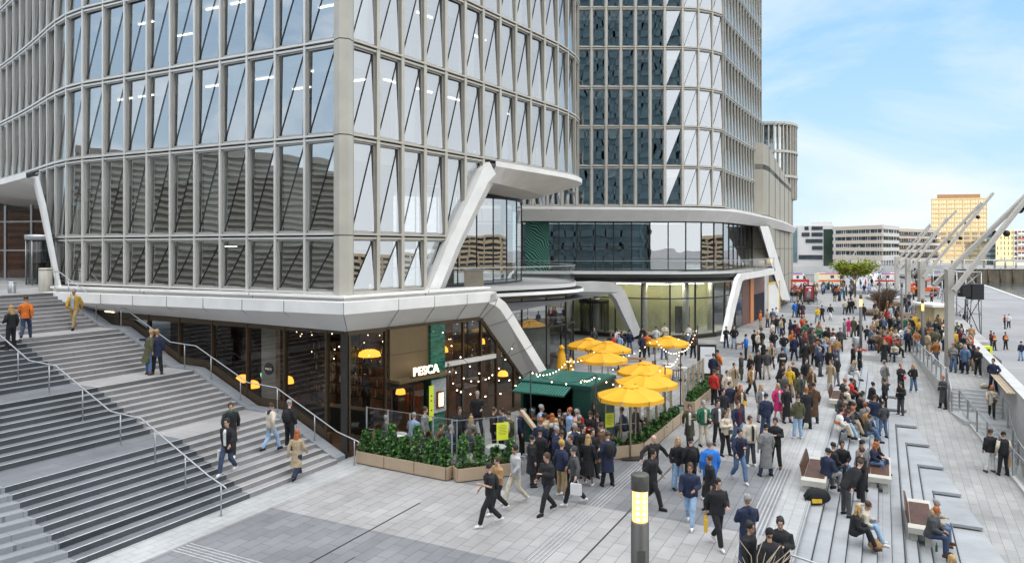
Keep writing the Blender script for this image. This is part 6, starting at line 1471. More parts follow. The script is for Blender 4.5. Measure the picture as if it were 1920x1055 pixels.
o_ = thing('advert_panel', 'red illuminated advert panel with a teal figure standing behind parked bicycles', 'advert panel', (*P(1517,566),0)); x, y = P(1517,566); g = MB(); g.box(x-.78,x+.78,y,y+.25,0,2.5,m_black); g.build('frame', o_); g = MB(); g.box(x-.62,x+.62,y-.02,y,.35,2.38,M('poster_red',(.33,.012,.015),.5,var=.05)); g.box(x-.35,x+.2,y-.03,y-.02,.5,1.6,m_teal); g.ball((x+.1,y-.02,1.75), .2, m_white, 8, 6, (1,.1,1)); g.box(x-.45,x+.35,y-.03,y-.02,2.12,2.24,m_white); g.build('poster', o_)
# red truck part beside the wing, red pennant gate
x, y = fpt(1497,118); g = MB(); g.bar((x-1.2,y,0),(x-1.2,y,2.6),.25,.25,m_rd); g.bar((x+1.6,y,0),(x+1.6,y,2.6),.25,.25,m_rd); g.bar((x-1.3,y,2.6),(x+1.7,y,2.6),.25,.35,m_rd); g.box(x-1.1,x+1.5,y,y+.4,.6,1.5,m_rd); tag(g.build('red_stall', None, (x,y,0)), 'small red stall frame by the end of the sand coloured wing', 'stall')
# parked bicycles
def bicycle():
    root = thing('bicycle', 'x', 'bicycle'); 
    for xx in (-.52,.52): 
        g = MB(); g.tube([(xx+.33*math.cos(a),0,.34+.33*math.sin(a)) for a in [6.283*k/14 for k in range(15)]], .02, m_black, 4, cap=False); g.build('wheel', root)
    g = MB(); 
    for a, b in (((-.52,0,.34),(-.1,0,.3)),((-.1,0,.3),(-.22,0,.85)),((-.2,0,.75),(.36,0,.82)),((-.1,0,.3),(.36,0,.78)),((.52,0,.34),(.36,0,.95)),((-.52,0,.34),(-.2,0,.75))): g.tube([a,b], .018, m_dark, 5)
    g.build('frame', root); g = MB(); g.box(-.32,-.12,-.06,.06,.86,.91,m_black); g.build('saddle', root); g = MB(); g.tube([(.3,-.25,1.0),(.36,0,.96),(.3,.25,1.0)], .015, m_black, 5); g.build('handlebar', root); return root
b0 = bicycle()
for i in range(7):
    x, y = P(1506+i*3.6, 570+(i%2)*1.5); lab = ['first','second','third','fourth','fifth','sixth','seventh'][i]+' bicycle from the left parked below the red advert panel'
    if i == 0: b0.location = (x,y,0); b0.rotation_euler = (0,0,.4); b0['label'] = lab; b0['group'] = 'bicycles parked by the advert panel'
    else: dup(b0, (x,y,0), .3+.35*i, lab, 'bicycles parked by the advert panel')
x, y = P(1503,668); 
o_ = thing('bicycle', 'single pale bicycle lying back in the crowd on the plaza', 'bicycle', (0,0,0)); bpy.data.objects.remove(o_)
# ------------------------------------------------------------ benches
m_bc = M('bench_concrete', (.52,.50,.44), .7, var=.06); m_bw = M('bench_wood', (.12,.058,.038), .5, var=.25, scale=5)
def make_bench():
    root = thing('bench', 'x', 'bench'); g = MB(); L_ = 3.0
    g.box(-.02,.72,0,L_,.22,.40,m_bc); g.box(.05,.25,.1,.5,-.02,.22,m_bc); g.box(.05,.25,L_-.5,L_-.1,-.02,.22,m_bc); g.box(.45,.62,.1,.5,-.3,.22,m_bc); g.box(.45,.62,L_-.5,L_-.1,-.3,.22,m_bc); g.build('concrete_base', root)
    g = MB(); n_ = 26
    for k in range(n_): y = .42+k*(L_-.85)/n_; g.box(.06,.66,y,y+.055,.40,.435,m_bw)
    g.build('seat', root)
    g = MB()
    for k in range(n_): y = .42+k*(L_-.85)/n_; g.add([(-.02,y,.36),(.05,y,.36),(.05,y+.055,.36),(-.02,y+.055,.36),(-.10,y,.78),(-.05,y,.78),(-.05,y+.055,.78),(-.10,y+.055,.78)], [(3,2,1,0),(4,5,6,7),(0,1,5,4),(1,2,6,5),(2,3,7,6),(3,0,4,7)], m_bw)
    g.box(-.06,-.03,.42,L_-.44,.55,.60,m_bw); g.build('backrest', root); return root
be0 = make_bench()
for i, (s, t, z, lab) in enumerate(((2.35,25.0,0,'wooden slatted bench on white concrete at the top of the seat steps above the black backpack'),(-.72,25.6,-1.2,'wooden slatted bench halfway down the seat steps with an elderly couple'),(2.35,38.8,0,'wooden slatted bench behind the person in the striped jacket'),(.45,29.0,-.75,'short white bench in the middle of the seat steps behind the standing men'))):
    x, y = ST(s, t); lab = ' '.join(lab.split()[:16])
    if i == 0: be0.location = (x,y,z); be0.rotation_euler = (0,0,R(-27.3)); be0['label'] = lab; be0['group'] = 'benches on the seat steps'
    else: dup(be0, (x,y,z), R(-27.3), lab, 'benches on the seat steps')
# foreground twigs at the bottom edge and handrail at the seat steps
g = MB(); rn = random.Random(77); bx_, by_ = (1410-CX)/F*8.5, 8.5; zb_ = H-(1100-HY)*8.5/F
for k in range(16):
    e = Vector(((1375+rn.uniform(0,130)-CX)/F*8.5, 8.5+rn.uniform(-.2,.2), H-(1015+rn.uniform(0,35)-HY)*8.5/F)); b = Vector((bx_+rn.uniform(-.1,.1),by_,zb_-1)); m = b.lerp(e,.7)+Vector((rn.uniform(-.1,.1),0,.25)); g.tube([b,m,e],[.010,.006,.003],M('pale_twig',(.40,.33,.24),.8),4)
g.tube([(bx_,by_,-.0),(bx_,by_,zb_-1)],[.05,.03],m_twig,6)
o_ = g.build('bare_shrub', None, (bx_,by_,0)); tag(o_, 'pale leafless twigs poking into the bottom edge before the huddled men', 'shrub')
railing('steel handrail crossing the bottom edge over the seat steps', [(*ST(2.45,17.6),.0),(*ST(.3,18.6),-.75)], 2, mid=False, h_=.95)
# ------------------------------------------------------------ people
COL = dict(k=(.012,.012,.014), n=(.014,.022,.055), g=(.20,.20,.20), dg=(.055,.057,.06), w=(.68,.67,.66), c=(.56,.50,.40), b=(.40,.31,.20), t=(.36,.21,.09), o=(.075,.075,.035), br=(.10,.05,.025), r=(.50,.03,.025), p=(.62,.03,.17), y=(.66,.42,.03), bl=(.02,.16,.55), lb=(.27,.40,.56), j=(.085,.15,.27), dj=(.03,.05,.10), gr=(.02,.13,.07), og=(.60,.15,.02), ru=(.34,.12,.03), lg=(.40,.41,.42), m=(.12,.015,.03), kh=(.32,.23,.12), lp=(.55,.35,.45), pb=(.30,.42,.62), oc=(.5,.3,.05))
HC = dict(d=(.012,.010,.009), b=(.06,.03,.015), l=(.42,.27,.11), r=(.36,.10,.02), g=(.30,.29,.28), n=None)
SKN = [M('skin_%s' % k, c, .55, var=.04) for k, c in (('light',(.55,.33,.24)),('fair',(.62,.40,.31)),('tan',(.42,.24,.15)),('brown',(.24,.12,.07)))]
m_eye = M('eye_dark', (.02,.015,.012), .4, var=0)
def cloth(k): return M('cloth_'+k, COL[k], .85, var=.22, scale=9, bump=.35, bscale=14)
def limb(g, pts, rs, m, n):
    """tapered limb; extra rings round the joint keep the bend soft"""
    P_ = []; R_ = []
    for i, (p, r_) in enumerate(zip(pts, rs)):
        p = Vector(p)
        if 0 < i < len(pts)-1:
            a, b = Vector(pts[i-1]), Vector(pts[i+1]); P_ += [p.lerp(a,.16), p, p.lerp(b,.16)]; R_ += [r_*1.02, r_*1.03, r_*.99]
        else: P_.append(p); R_.append(r_)
    g.tube(P_, R_, m, n)
QUEUE = []
def make_person(*a, **k): QUEUE.append((a, k))
CROWD = MB()
def build_person(loc, face, pose, top, bot, hair, opts, label, Ht=1.74, near=True, group=None, rn=None, seatz=.45, far=False):
    rn = rn or random; n = 10 if near else 6; k = Ht/1.75; x, y, z = loc
    skin = rn.choice(SKN[:3]) if 'sk' not in opts else SKN[int(opts['sk'])]
    mt, mb_ = cloth(top), cloth(bot)
    body = MB(); tp = MB(); tr = MB(); sh = MB(); hr = MB()
    lean = opts.get('lean', 0.0); sit = pose in ('sit', 'sit2')
    hz = .92
    legs = []
    if pose == 'walk':
        s = 1 if opts.get('ph_', 0) else -1
        for sx in (-1, 1):
            if sx == s: legs.append([(sx*.09,0,.92),(sx*.085,-.22,.53),(sx*.08,-.33,.10)])
            else: legs.append([(sx*.09,0,.92),(sx*.085,.03,.49),(sx*.08,.34,.17)])
        lean = lean or .05
    elif pose == 'stand':
        f = rn.uniform(.03,.09); legs = [[(-.09,0,.92),(-.10-f*.3,-.02,.50),(-.11-f,.0,.08)], [(.09,0,.92),(.10+f*.3,-.03,.50),(.11+f,-.04,.08)]]
    elif pose == 'lean':
        legs = [[(-.09,.02,.90),(-.11,-.0,.48),(-.12,.16,.08)], [(.09,.02,.90),(.11,.10,.49),(.12,.30,.08)]]; lean = lean or .35
    elif pose == 'sit':
        hz = seatz+.09; q = rn.uniform(-.05,.08); legs = [[(-.10,0,hz),(-.14,-.43,hz+.03),(-.13,-.42-q,.08)], [(.10,0,hz),(.14,-.42,hz+.03),(.15,-.40+q,.08)]]; lean = lean or rn.uniform(.08,.3)
    elif pose == 'sit2':
        hz = .40; legs = [[(-.10,0,hz),(-.13,-.36,.58),(-.12,-.58,.08)], [(.10,0,hz),(.14,-.34,.60),(.14,-.50,.08)]]; lean = lean or rn.uniform(.2,.4)
    dz = hz-.92
    def T(p): return (p[0], p[1]-lean*(p[2]-.92), p[2]+dz-abs(lean)*.12*(p[2]-.92))
    arm = opts.get('arm', 'down'); arms = []
    for sx in (-1, 1):
        S = (sx*.185, .0, 1.42)
        if sit: E, Wr = (sx*.25,-.06,1.17), (sx*.11,-.32,1.06+.02*sx)
        if arm == 'ph' or (arm == 'ph1' and sx == 1): E, Wr = (sx*.235,-.04,1.16), (sx*.05,-.29,1.22)
        elif sit: pass
        elif arm == 'pk': E, Wr = (sx*.30,.07,1.18), (sx*.20,-.08,.97)
        elif arm == 'cr': E, Wr = (sx*.25,-.06,1.17), (-sx*.06,-.21,1.19)
        elif arm == 'pt' and sx == (1 if opts.get('side', 1) > 0 else -1): E, Wr = (sx*.46,-.12,1.37), (sx*.72,-.20,1.36)
        elif arm == 'out': E, Wr = (sx*.40,.02,1.22), (sx*.50,-.10,1.02)
        elif arm == 'hold' and sx == 1: E, Wr = (sx*.24,-.03,1.16), (sx*.13,-.27,1.10)
        elif pose == 'walk':
            s = 1 if opts.get('ph_', 0) else -1
            if sx != s: E, Wr = (sx*.24,-.05,1.17), (sx*.22,-.24,.99)
            else: E, Wr = (sx*.25,.12,1.18), (sx*.25,.13,.93)
        elif pose == 'lean': E, Wr = (sx*.26,-.16,1.22), (sx*.14,-.38,1.18)
        else: E, Wr = (sx*.245,.03,1.17), (sx*.25,-.06,.91)
        arms.append((T(S), T(E), T(Wr), sx))
    # body (one figure under the clothes)
    puff = 1.16 if 'puff' in opts else 1.0
    fem = .93 if 'f' in opts else 1.0
    tors = [(.86,.095,.15),(.95,.115,.168),(1.08,.10,.145*fem),(1.22,.115,.160*fem),(1.34,.12,.178*fem),(1.42,.095,.175*fem),(1.465,.07,.11),(1.49,.055,.062)]
    body.tube([T((0,0,zz)) for zz, a, b in tors]+[T((0,-.012,1.55))], [(a*.74,b*.74) for zz, a, b in tors]+[(.052,.05)], skin, n)
    for L_ in legs: limb(body, L_, [.060,.046,.034] if 'bare' not in opts else [.075,.055,.036], skin, n)
    for S, E, Wr, sx in arms: limb(body, [(S[0]*.8,S[1],S[2]-.03),E,Wr], [.034,.032,.024], skin, n)
    # head
    hd = Vector(T((0,-.02,1.52))); tilt = opts.get('tilt', .12 if arm in ('ph','ph1') else 0.0)+lean*.3
    prof_ = [(.0,.03,.03,-.035),(.02,.052,.048,-.028),(.06,.072,.062,-.012),(.10,.085,.070,-.002),(.14,.094,.075,.004),(.18,.090,.072,.008),(.21,.070,.056,.010),(.232,.036,.03,.010),(.238,.005,.005,.01)]
    hp = [hd+Vector((0,dy-tilt*q*1.2,q)) for q, a, b, dy in prof_]
    body.tube(hp, [(a,b) for q, a, b, dy in prof_], skin, n+2 if near else 8)
    if near:
        fy = hp[3].y-.088
        body.add([(-.013,fy+.012,hp[3].z-.022),(.013,fy+.012,hp[3].z-.022),(0,fy-.022,hp[3].z-.016),(0,fy+.010,hp[4].z-.012)], [(0,1,2),(0,2,3),(2,1,3)], skin)
        for sx in (-1,1):
            body.ball((sx*.030,hp[4].y-.084,hp[4].z-.022), .011, m_eye, 6, 4); body.ball((sx*.076,hp[3].y+.005,hp[3].z+.012), .018, skin, 6, 4, (.5,.8,1.3))
        body.ball((0,hp[2].y-.066,hp[2].z-.012), .018, M('lips',(.30,.09,.07),.5,var=0), 6, 4, (1.2,.4,.35))
    # hands: palm, four fingers, thumb
    for S, E, Wr, sx in arms:
        E, Wr = Vector(E), Vector(Wr); d = (Wr-E).normalized(); up = Vector((0,0,1)) if abs(d.z) < .8 else Vector((0,-1,0)); sv = d.cross(up).normalized(); up = sv.cross(d)
        body.tube([Wr-d*.01, Wr+d*.03, Wr+d*.085], [(.026,.018),(.036,.017),(.036,.014)], skin, 6)
        if near:
            for q, ln in ((-.028,.058),(-.009,.07),(.010,.066),(.028,.05)):
                b0 = Wr+d*.08+sv*q; body.tube([b0, b0+d*ln*.5-up*.006, b0+d*ln*.85-up*.026], [.0085,.008,.006], skin, 5)
            b0 = Wr+d*.03-sv*.032*sx; body.tube([b0, b0+d*.03-sv*.022*sx, b0+d*.058-sv*.020*sx-up*.01], [.011,.010,.007], skin, 5)
    # hair or hat
    cap = opts.get('cap')
    if cap or HC.get(hair[0]) is not None:
        hm = cloth(cap) if cap else M('hair_'+hair[0], HC[hair[0]], .6, var=.3, scale=14)
        s0 = 4 if not near else 3
        rings = []; rr_ = []
        for i, (q, a, b, dy) in enumerate(prof_):
            if i < 4: continue
            rings.append(hd+Vector((0,dy-tilt*q*1.2+(.016 if i < 7 else .006),q+.010+(.02 if i > 5 else 0)))); rr_.append((a+.012,b+.014))
        back = [hd+Vector((0,.045,.09)), hd+Vector((0,.035,.13))]
        hr.tube([rings[0]+Vector((0,.020,-.035))]+rings, [(rr_[0][0]*.80,rr_[0][1]*1.0)]+rr_, hm, n+2 if near else 8)
        if cap: hr.tube([rings[0]+Vector((0,-.06,.0)), rings[0]+Vector((0,-.135,-.012))], [(.07,.012),(.05,.008)], hm, 6) if opts.get('peak') else None
        if 'L' in hair or (not cap and hair[0] in 'lr' and 'f' in opts):
            hm2 = M('hair_'+hair[0], HC.get(hair[0]) or HC['b'], .6, var=.3, scale=14)
            hr.tube([hd+Vector((0,.045,.17)), hd+Vector((0,.070,.06)), hd+Vector((0,.095,-.08)), hd+Vector((0,.105,-.24)), hd+Vector((.0,.10,-.31))], [(.05,.085),(.055,.095),(.045,.10),(.035,.085),(.012,.05)], hm2, n)
            for sx in (-1,1): hr.tube([hd+Vector((sx*.068,.01,.15)), hd+Vector((sx*.082,.0,.04)), hd+Vector((sx*.085,-.02,-.10)), hd+Vector((sx*.08,-.03,-.2))], [.02,.03,.03,.012], hm2, 6)
        elif cap and hair[0] != 'n': hr.tube([hd+Vector((0,.03,.14)), hd+Vector((0,.045,.07))], [(.055,.068),(.04,.055)], M('hair_'+hair[0], HC[hair[0]] or HC['b'], .6, var=.3, scale=14), 8)
        if near and not cap:
            for q in range(14): a = rn.uniform(0,6.28); v = hd+Vector((math.cos(a)*.06,math.sin(a)*.065+.01,.20+rn.uniform(-.02,.035))); hr.ball(v, rn.uniform(.018,.03), hm, 5, 4)
    # top garment
    hem = {'coat': .48, 'long': .30, 'mid': .70}.get(opts.get('len'), .84)
    tt = [(.84,.128,.178),(.95,.130,.180),(1.08,.120,.165*fem),(1.22,.132,.178*fem),(1.34,.137,.195*fem),(1.41,.118,.193*fem),(1.455,.09,.135),(1.485,.075,.085)]
    if not opts.get('f'): tt = [(zz, a*1.12, b*1.09) for zz, a, b in tt]
    else: tt = [(zz, a*1.10, b*1.03) for zz, a, b in tt]
    if hem < .84 and not sit: tt = [(hem,.17,.225),(hem+.02,.165,.22),(.70,.15,.20)]+tt if hem < .65 else [(hem,.145,.195)]+tt
    if puff > 1: tt = [(zz, a*puff, b*1.10) for zz, a, b in tt]
    tp.tube([T((0,0 if zz > .8 else .01,zz)) for zz, a, b in tt], [(a,b) for zz, a, b in tt], mt, n+2)
    pf = 1.22 if puff > 1 else 1.0
    for S, E, Wr, sx in arms:
        W2 = Vector(E).lerp(Vector(Wr), .93 if 'tee' not in opts else .05)
        S2 = (S[0]*.90, S[1], S[2]-.015)
        if 'tee' in opts: limb(tp, [S2, Vector(S).lerp(Vector(E),.6), Vector(S).lerp(Vector(E),.85)], [.075,.065,.064], mt, n)
        else: limb(tp, [S2, E, W2], [.085*pf, .067*pf, .050*pf], cloth(opts['slv']) if 'slv' in opts else mt, n)
    if 'hood' in opts: tp.tube([T((0,.05,1.44)), T((0,.115,1.47)), T((0,.12,1.52))], [(.07,.12),(.055,.11),(.02,.07)], cloth(opts.get('hc', top)), n)
    if 'in' in opts:   # open coat with a shirt showing
        mi = cloth(opts['in']); q9 = 1.13
        for (z0, z1, w0, w1) in ((.93,1.18,.045,.05),(1.18,1.34,.05,.055),(1.34,1.45,.055,.04)):
            a, b = T((0,-.143*puff*q9,z0)), T((0,(-.150 if z1 < 1.4 else -.105)*puff*q9,z1)); tp.add([(-w0,a[1],a[2]),(w0,a[1],a[2]),(w1,b[1],b[2]),(-w1,b[1],b[2])], [(0,1,2,3)], mi)
    if 'tie' in opts: a, b = T((0,-.172,1.12)), T((0,-.165,1.40)); tp.add([(-.02,a[1],a[2]),(.02,a[1],a[2]),(.012,b[1]+.02,b[2]),(-.012,b[1]+.02,b[2])], [(0,1,2,3)], cloth('r'))
    if 'vest' in opts: tp.tube([T((0,0,zz)) for zz in (.98,1.1,1.22,1.34,1.42)], [(a*1.20,b*1.16) for a, b in ((.130,.180),(.122,.170),(.134,.18),(.139,.19),(.115,.175))], cloth(opts['vest']), n+2); tp.tube([T((0,0,1.12)),T((0,0,1.17))], [(.162,.215),(.162,.215)], M('reflective_band',(.75,.75,.7),.3,var=0), n+2)
    if 'band' in opts: tp.tube([T((0,0,1.10)),T((0,0,1.22))], [(.155,.205),(.16,.21)], cloth(opts['band']), n+2)
    if 'scarf' in opts: tp.tube([T((0,-.02,1.45)),T((0,-.02,1.52))], [(.085,.09),(.07,.075)], cloth(opts['scarf']), n+2)
    # trousers / skirt
    wd = 1.25 if 'wide' in opts else (.88 if 'slim' in opts else 1.0)
    pel = T((0,0,.93)); 
    if 'bare' in opts: tr.tube([T((0,0,1.0)),(0,0,.93+dz),(0,0,.85+dz)], [(.112,.155),(.12,.172),(.09,.15)], mt, n+2)
    elif 'skirt' in opts:
        tr.tube([T((0,0,.98)),T((0,0,.85)),(0,.02+(-.2 if sit else 0),.60+dz*.6),(0,.03+(-.3 if sit else 0),max(.32,.36+dz))], [(.12,.16),(.15,.19),(.19,.23),(.21,.26)], mb_, n+2)
    else:
        tr.tube([T((0,0,1.0)),(0,0,.93+dz),(0,0,.85+dz)], [(.112,.155),(.12,.172),(.09,.15)], mb_, n+2)
        for L_ in legs:
            a, b, c = [Vector(v) for v in L_]; limb(tr, [a, b, b.lerp(c,.96)], [.106*min(wd,1.1), .080*wd, .068*wd*(1.15 if wd > 1.1 else 1)], mb_, n)
    # shoes
    shc = cloth(opts.get('shoe', rn.choice(['k','k','w','br','k'])))
    for L_ in legs:
        a = Vector(L_[2]); zf = a.z-.08
        sh.tube([a+Vector((0,.075,-.045)), a+Vector((0,.03,-.028)), a+Vector((0,-.06,-.035)), a+Vector((0,-.14,-.052)), a+Vector((0,-.175,-.058))], [(.03,.035),(.05,.042),(.042,.045),(.026,.045),(.014,.03)], shc, 8)
        sh.tube([a+Vector((0,.08,-.068)), a+Vector((0,-.175,-.068))], [(.012,.04),(.012,.042)], cloth('w') if opts.get('shoe') == 'w' else shc, 6)
    if far:
        rot = Matrix.Rotation(R(face), 3, 'Z')*k; off_ = Vector((x,y,z))
        for src in (body, tp, tr, sh, hr):
            b_0 = len(CROWD.v); CROWD.v += [tuple(rot@Vector(v)+off_) for v in src.v]
            mi_ = [CROWD.mi(m) for m in src.ms]
            for q, m, s_ in zip(src.f, src.m, src.sm): CROWD.f.append(tuple(b_0+i for i in q)); CROWD.m.append(mi_[m]); CROWD.sm.append(s_)
        return
    o = body.build('person', None, (0,0,0)); o.location = (x,y,z); o.rotation_euler = (0,0,R(face)); o.scale = (k,k,k)
    WL[o.name] = Vector((0,0,0))
    tag(o, label, 'person', group)
    parts = [(tp, 'coat' if opts.get('len') else 'jacket'), (tr, 'skirt' if 'skirt' in opts else 'trousers'), (sh, 'shoes')]
    if hr.v: parts.append((hr, 'cap' if cap else 'hair'))
    for mbx, nm in parts:
        c = mbx.build(nm, o)
        if near and nm in ('coat','jacket','trousers','skirt') :
            md = c.modifiers.new('join', 'REMESH'); md.mode = 'VOXEL'; md.voxel_size = .017; md.use_smooth_shade = True
            if len(mbx.ms) > 1: c.modifiers.remove(md)
            else:
                ms = c.modifiers.new('soft', 'SMOOTH'); ms.iterations = 3; ms.factor = .5
    if 'bp' in opts:
        b = MB(); p0 = [T((0,.17*puff,zz)) for zz in (1.02,1.05,1.2,1.36,1.42)]; b.tube(p0, [(.05,.09),(.085,.135),(.095,.145),(.075,.125),(.03,.07)], cloth(opts['bp']), 10)
        for sx in (-1,1): b.tube([T((sx*.10,.12,1.40)),T((sx*.11,-.02,1.465)),T((sx*.12,-.135*puff,1.36)),T((sx*.13,-.11*puff,1.15))], .014, cloth(opts['bp']), 5)
        b.build('backpack', o)
    if 'xb' in opts:
        b = MB(); b.tube([T((-.13,-.10,1.40)),T((.0,-.155*puff,1.25)),T((.16,-.10*puff,1.02))], .010, cloth(opts['xb']), 5); q = T((.17,-.12,.96)); b.box(q[0]-.11,q[0]+.07,q[1]-.05,q[1]+.03,q[2]-.09,q[2]+.07,cloth(opts['xb'])); b.build('shoulder_bag', o)
    if 'bag' in opts:
        cc, lab = opts['bag']; Wr = Vector(arms[1][2]) if opts.get('bs', 1) > 0 else Vector(arms[0][2]); rot = Matrix.Rotation(R(face), 4, 'Z'); hp_ = Vector((x,y,z))+rot@(Vector((Wr.x,Wr.y,Wr.z-.08))*k); b = MB()
        w_, h_ = opts.get('bsz', (.17,.34)); 
        b.add([(-w_,-.04,-h_-.12),(w_,-.04,-h_-.12),(w_,.05,-h_-.12),(-w_,.05,-h_-.12),(-w_*.96,-.05,-.14),(w_*.96,-.03,-.12),(w_*.96,.04,-.13),(-w_*.96,.05,-.12)], [(3,2,1,0),(4,5,6,7),(0,1,5,4),(1,2,6,5),(2,3,7,6),(3,0,4,7)], M('bag_'+cc, COL[cc], .6, var=.06))
        for s_ in (-1,1): b.tube([(-w_*.5,.03*s_,-.14),(-w_*.3,.01*s_,-.03),(0,0,.0),(w_*.3,.01*s_,-.03),(w_*.5,.03*s_,-.14)], .007, MC['bag_'+cc], 4)
        bo_ = b.build('bag', None, (0,0,0)); bo_.location = hp_; bo_.rotation_euler = (0,0,R(face+opts.get('br',60))); tag(bo_, lab, 'bag')
    return o
# ground height under a point, and the place where a line of sight meets it
def gz(x, y):
    s, t = toST((x, y))
    if s > SK[0] and t < 21.0:
        z = 0
        for k_, q in enumerate(SK):
            if s >= q: z = RI*(k_+1)
        return z
    if s > 40: return ZTOP
    if s < 2.05 and t < 66:
        if s < le(t) and t < 72:
            if s < -6.4: return -2.5
            if t > 47.4: return 0
            if t > 45.3: return -.15*math.ceil((47.4-t)/.35)
            if t > 43.1: return -.9
            if t > 40.6: return -.9-.15*math.ceil((43.1-t)/.36)
            return -1.96 if s > -5.8 or s < -5.1 else zr(t)
        k_ = int((2.05-s)/.38); z = -.15*(k_+1)
        r_ = zr(t)
        if t < Tk(min(k_,14)): return max(z, r_)
        return r_
    if s < -6.4 and y < 190: return -2.5
    return 0.0
def place(px, py, h):
    k_ = (px-CX)/F; m = (py-HY)/F; Y = 7.0
    while Y < 400:
        if H-m*Y-h <= gz(k_*Y, Y): break
        Y += .02 if Y < 60 else .1
    x, y = k_*Y, Y; return (x, y, gz(x, y))
NP = [0]; LABS = {}
def crowd(reg, txt, near=True, group=None):
    ox, oy, s_ = reg
    for line in txt.strip().split('\n'):
        line = line.strip()
        if not line or line[0] == '#': continue
        a, lab = line.split('|', 1); lab = lab.strip(); v = a.split(); px, py = ox+float(v[0])/s_, oy+float(v[1])/s_; mode, face, pose, top, bot, hair = v[2:8]; opts = {}
        Ht = 1.68 if 'f' in v[8:] else 1.79
        for q in v[8:]:
            if q in ('bare','puff','hood','skirt','tee','wide','slim','f','peak','tie'): opts[q] = 1
            elif q in ('coat','long','mid'): opts['len'] = q
            elif q in ('ph','ph1','pk','cr','pt','out','hold'): opts['arm'] = q
            elif q == 'ptl': opts['arm'] = 'pt'; opts['side'] = -1
            elif '=' in q:
                kk, vv = q.split('=')
                if kk == 'bag': opts['bag'] = (vv.split(':')[0], None)
                elif kk in ('lean','tilt','bs','sk','br','side','ph_'): opts[kk] = float(vv)
                elif kk == 'H': Ht = float(vv)
                elif kk == 'bsz': opts['bsz'] = (.26,.30)
                else: opts[kk] = vv
        rn = random.Random(int(px*13+py*7)); 
        if pose == 'walk' and 'ph_' not in opts: opts['ph_'] = rn.choice((0,1))
        if 'bag' in opts:
            bl_ = opts.get('bl'); lab, bagl = (lab.split('//')+[None])[:2]; lab = lab.strip(); opts['bag'] = (opts['bag'][0], (bagl or 'bag').strip())
        hh = {'sit': .45+.80, 'sit2': .40+.80}.get(pose, None)
        if mode == 'h': loc = place(px, py, (hh if hh else (Ht*1.0 if pose != 'lean' else Ht*.93)))
        else: loc = place(px, py, 0)
        if lab in LABS: print('DUPLICATE LABEL', lab)
        nw = len(lab.split())
        if nw > 16: print('LONG', nw, lab)
        LABS[lab] = 1
        sc_h = (F*Ht/loc[1])
        make_person(loc, float(face), pose, top, bot, hair, opts, lab, Ht, near and sc_h > 62, group, rn)
        NP[0] += 1
# ------------------------------------------------------------ the people one can tell apart
G1_ = 'people on the stairs'
crowd((0,500,1.9016), '''
40 140 h 250 stand k k l L f in=gr hold bag=w bs=-1 bsz=1 | woman in black with blond hair carrying a big white tote at the stairs' left edge // large white tote bag hanging from the blond woman at the left edge
92 108 h 200 walk og dj b L f bag=w bsz=1 | woman in an orange red sweater climbing the upper stairs // white tote bag beside the orange red sweater
265 80 h 10 walk oc kh g in=pb | man in a tan jacket and khaki trousers coming down beside the top handrail
528 226 h 140 stand o j l coat lean=.2 | person in an olive coat bending towards the glass beside the navy coat
560 225 h 190 stand n k l mid pt | person in a navy coat pointing at the glass from the upper landing
822 489 h 25 walk k k b coat scarf=gr | man in a long black coat with a green scarf on the stairs
812 545 h -10 walk k dj d mid in=w bag=w bs=-1 | man in a black coat with jeans coming down the lower stairs // white cloth bag carried down the stairs by the man in jeans
965 490 h 150 walk c lb b L f hood hc=n xb=pb | woman in a cream jacket and pale jeans climbing beside the handrail
1032 476 h 160 stand k k g bp=k | man with a black backpack next to the cream jacket by the handrail
1058 584 h 165 walk b n r L f coat xb=t wide | woman with long ginger hair in a beige coat at the foot of the stairs
''', True, G1_)
G2_ = 'people walking and standing on the near plaza'
crowd((860,760,3.575), '''
212 808 f -70 walk k k d tee ph1 bp=k sk=0 | man in a black t-shirt with a black backpack striding left in the foreground
270 345 h -60 walk t k b L f ph1 | person in a tan top half hidden behind the man with the black backpack
385 655 f -60 walk lg c d hood shoe=w | man in a grey hoodie and pale trousers behind the striding man
598 722 f -50 walk k k b puff ph1 hood shoe=k | man in a black puffer jacket and striped track trousers looking at his phone
690 612 f 130 stand n kh r cap=oc in=lg shoe=w | man with an orange beanie, navy jacket and brown trousers
780 668 f -80 walk dg k g cap=dg peak bag=w out | man in a grey cap and dark leather jacket striding left // white paper bag swinging from the man in the grey cap
490 203 h 100 stand k k d L f puff coat | woman in a long black quilted coat standing by the corner planter
1000 540 f 200 stand n k b coat bp=k | man in a long navy coat with a backpack facing the kiosk queue
868 535 f 150 stand k k l f skirt | blond woman in a black top and pleated striped skirt seen from behind
897 157 h 20 stand k k b L f hold | long haired woman in black facing the blond woman in the skirt
955 118 h 250 stand br dg b coat | person in a brown coat behind the navy coat with the backpack
776 124 h 60 stand n n g coat hold | grey haired man in a navy coat talking below the crimson plant
752 203 h -40 stand k k b mid | dark haired man just behind the orange beanie
690 170 h 170 stand n k b coat | person in a dark navy coat seen from behind in the queue's middle
655 142 h 70 stand n n g in=w | grey haired man in a blue suit in the queue left of the navy coat
652 90 h 170 stand k k l L f | blond woman seen from behind in the kiosk queue
575 55 h -90 stand b dg d hood puff | person in a beige hooded jacket in profile in the queue
692 78 h -70 stand k k b L f | brown haired woman in black facing left near the kiosk counter
745 18 h -80 stand pb n r | man in a light blue shirt at the kiosk counter
792 28 h 100 stand lp k g | person in a pink shirt next to the light blue shirt at the counter
545 155 h 160 stand k m d coat | person in a black coat and dark red skirt behind the quilted coat
835 130 h 30 stand k k d mid | dark haired person in black just in front of the crimson plant
930 55 h -60 stand k k b ph | person in black standing at the right end of the kiosk
420 25 h 80 stand n k b | bearded man in navy leaning at the pale beam by the entrance gap
''', True, G2_)
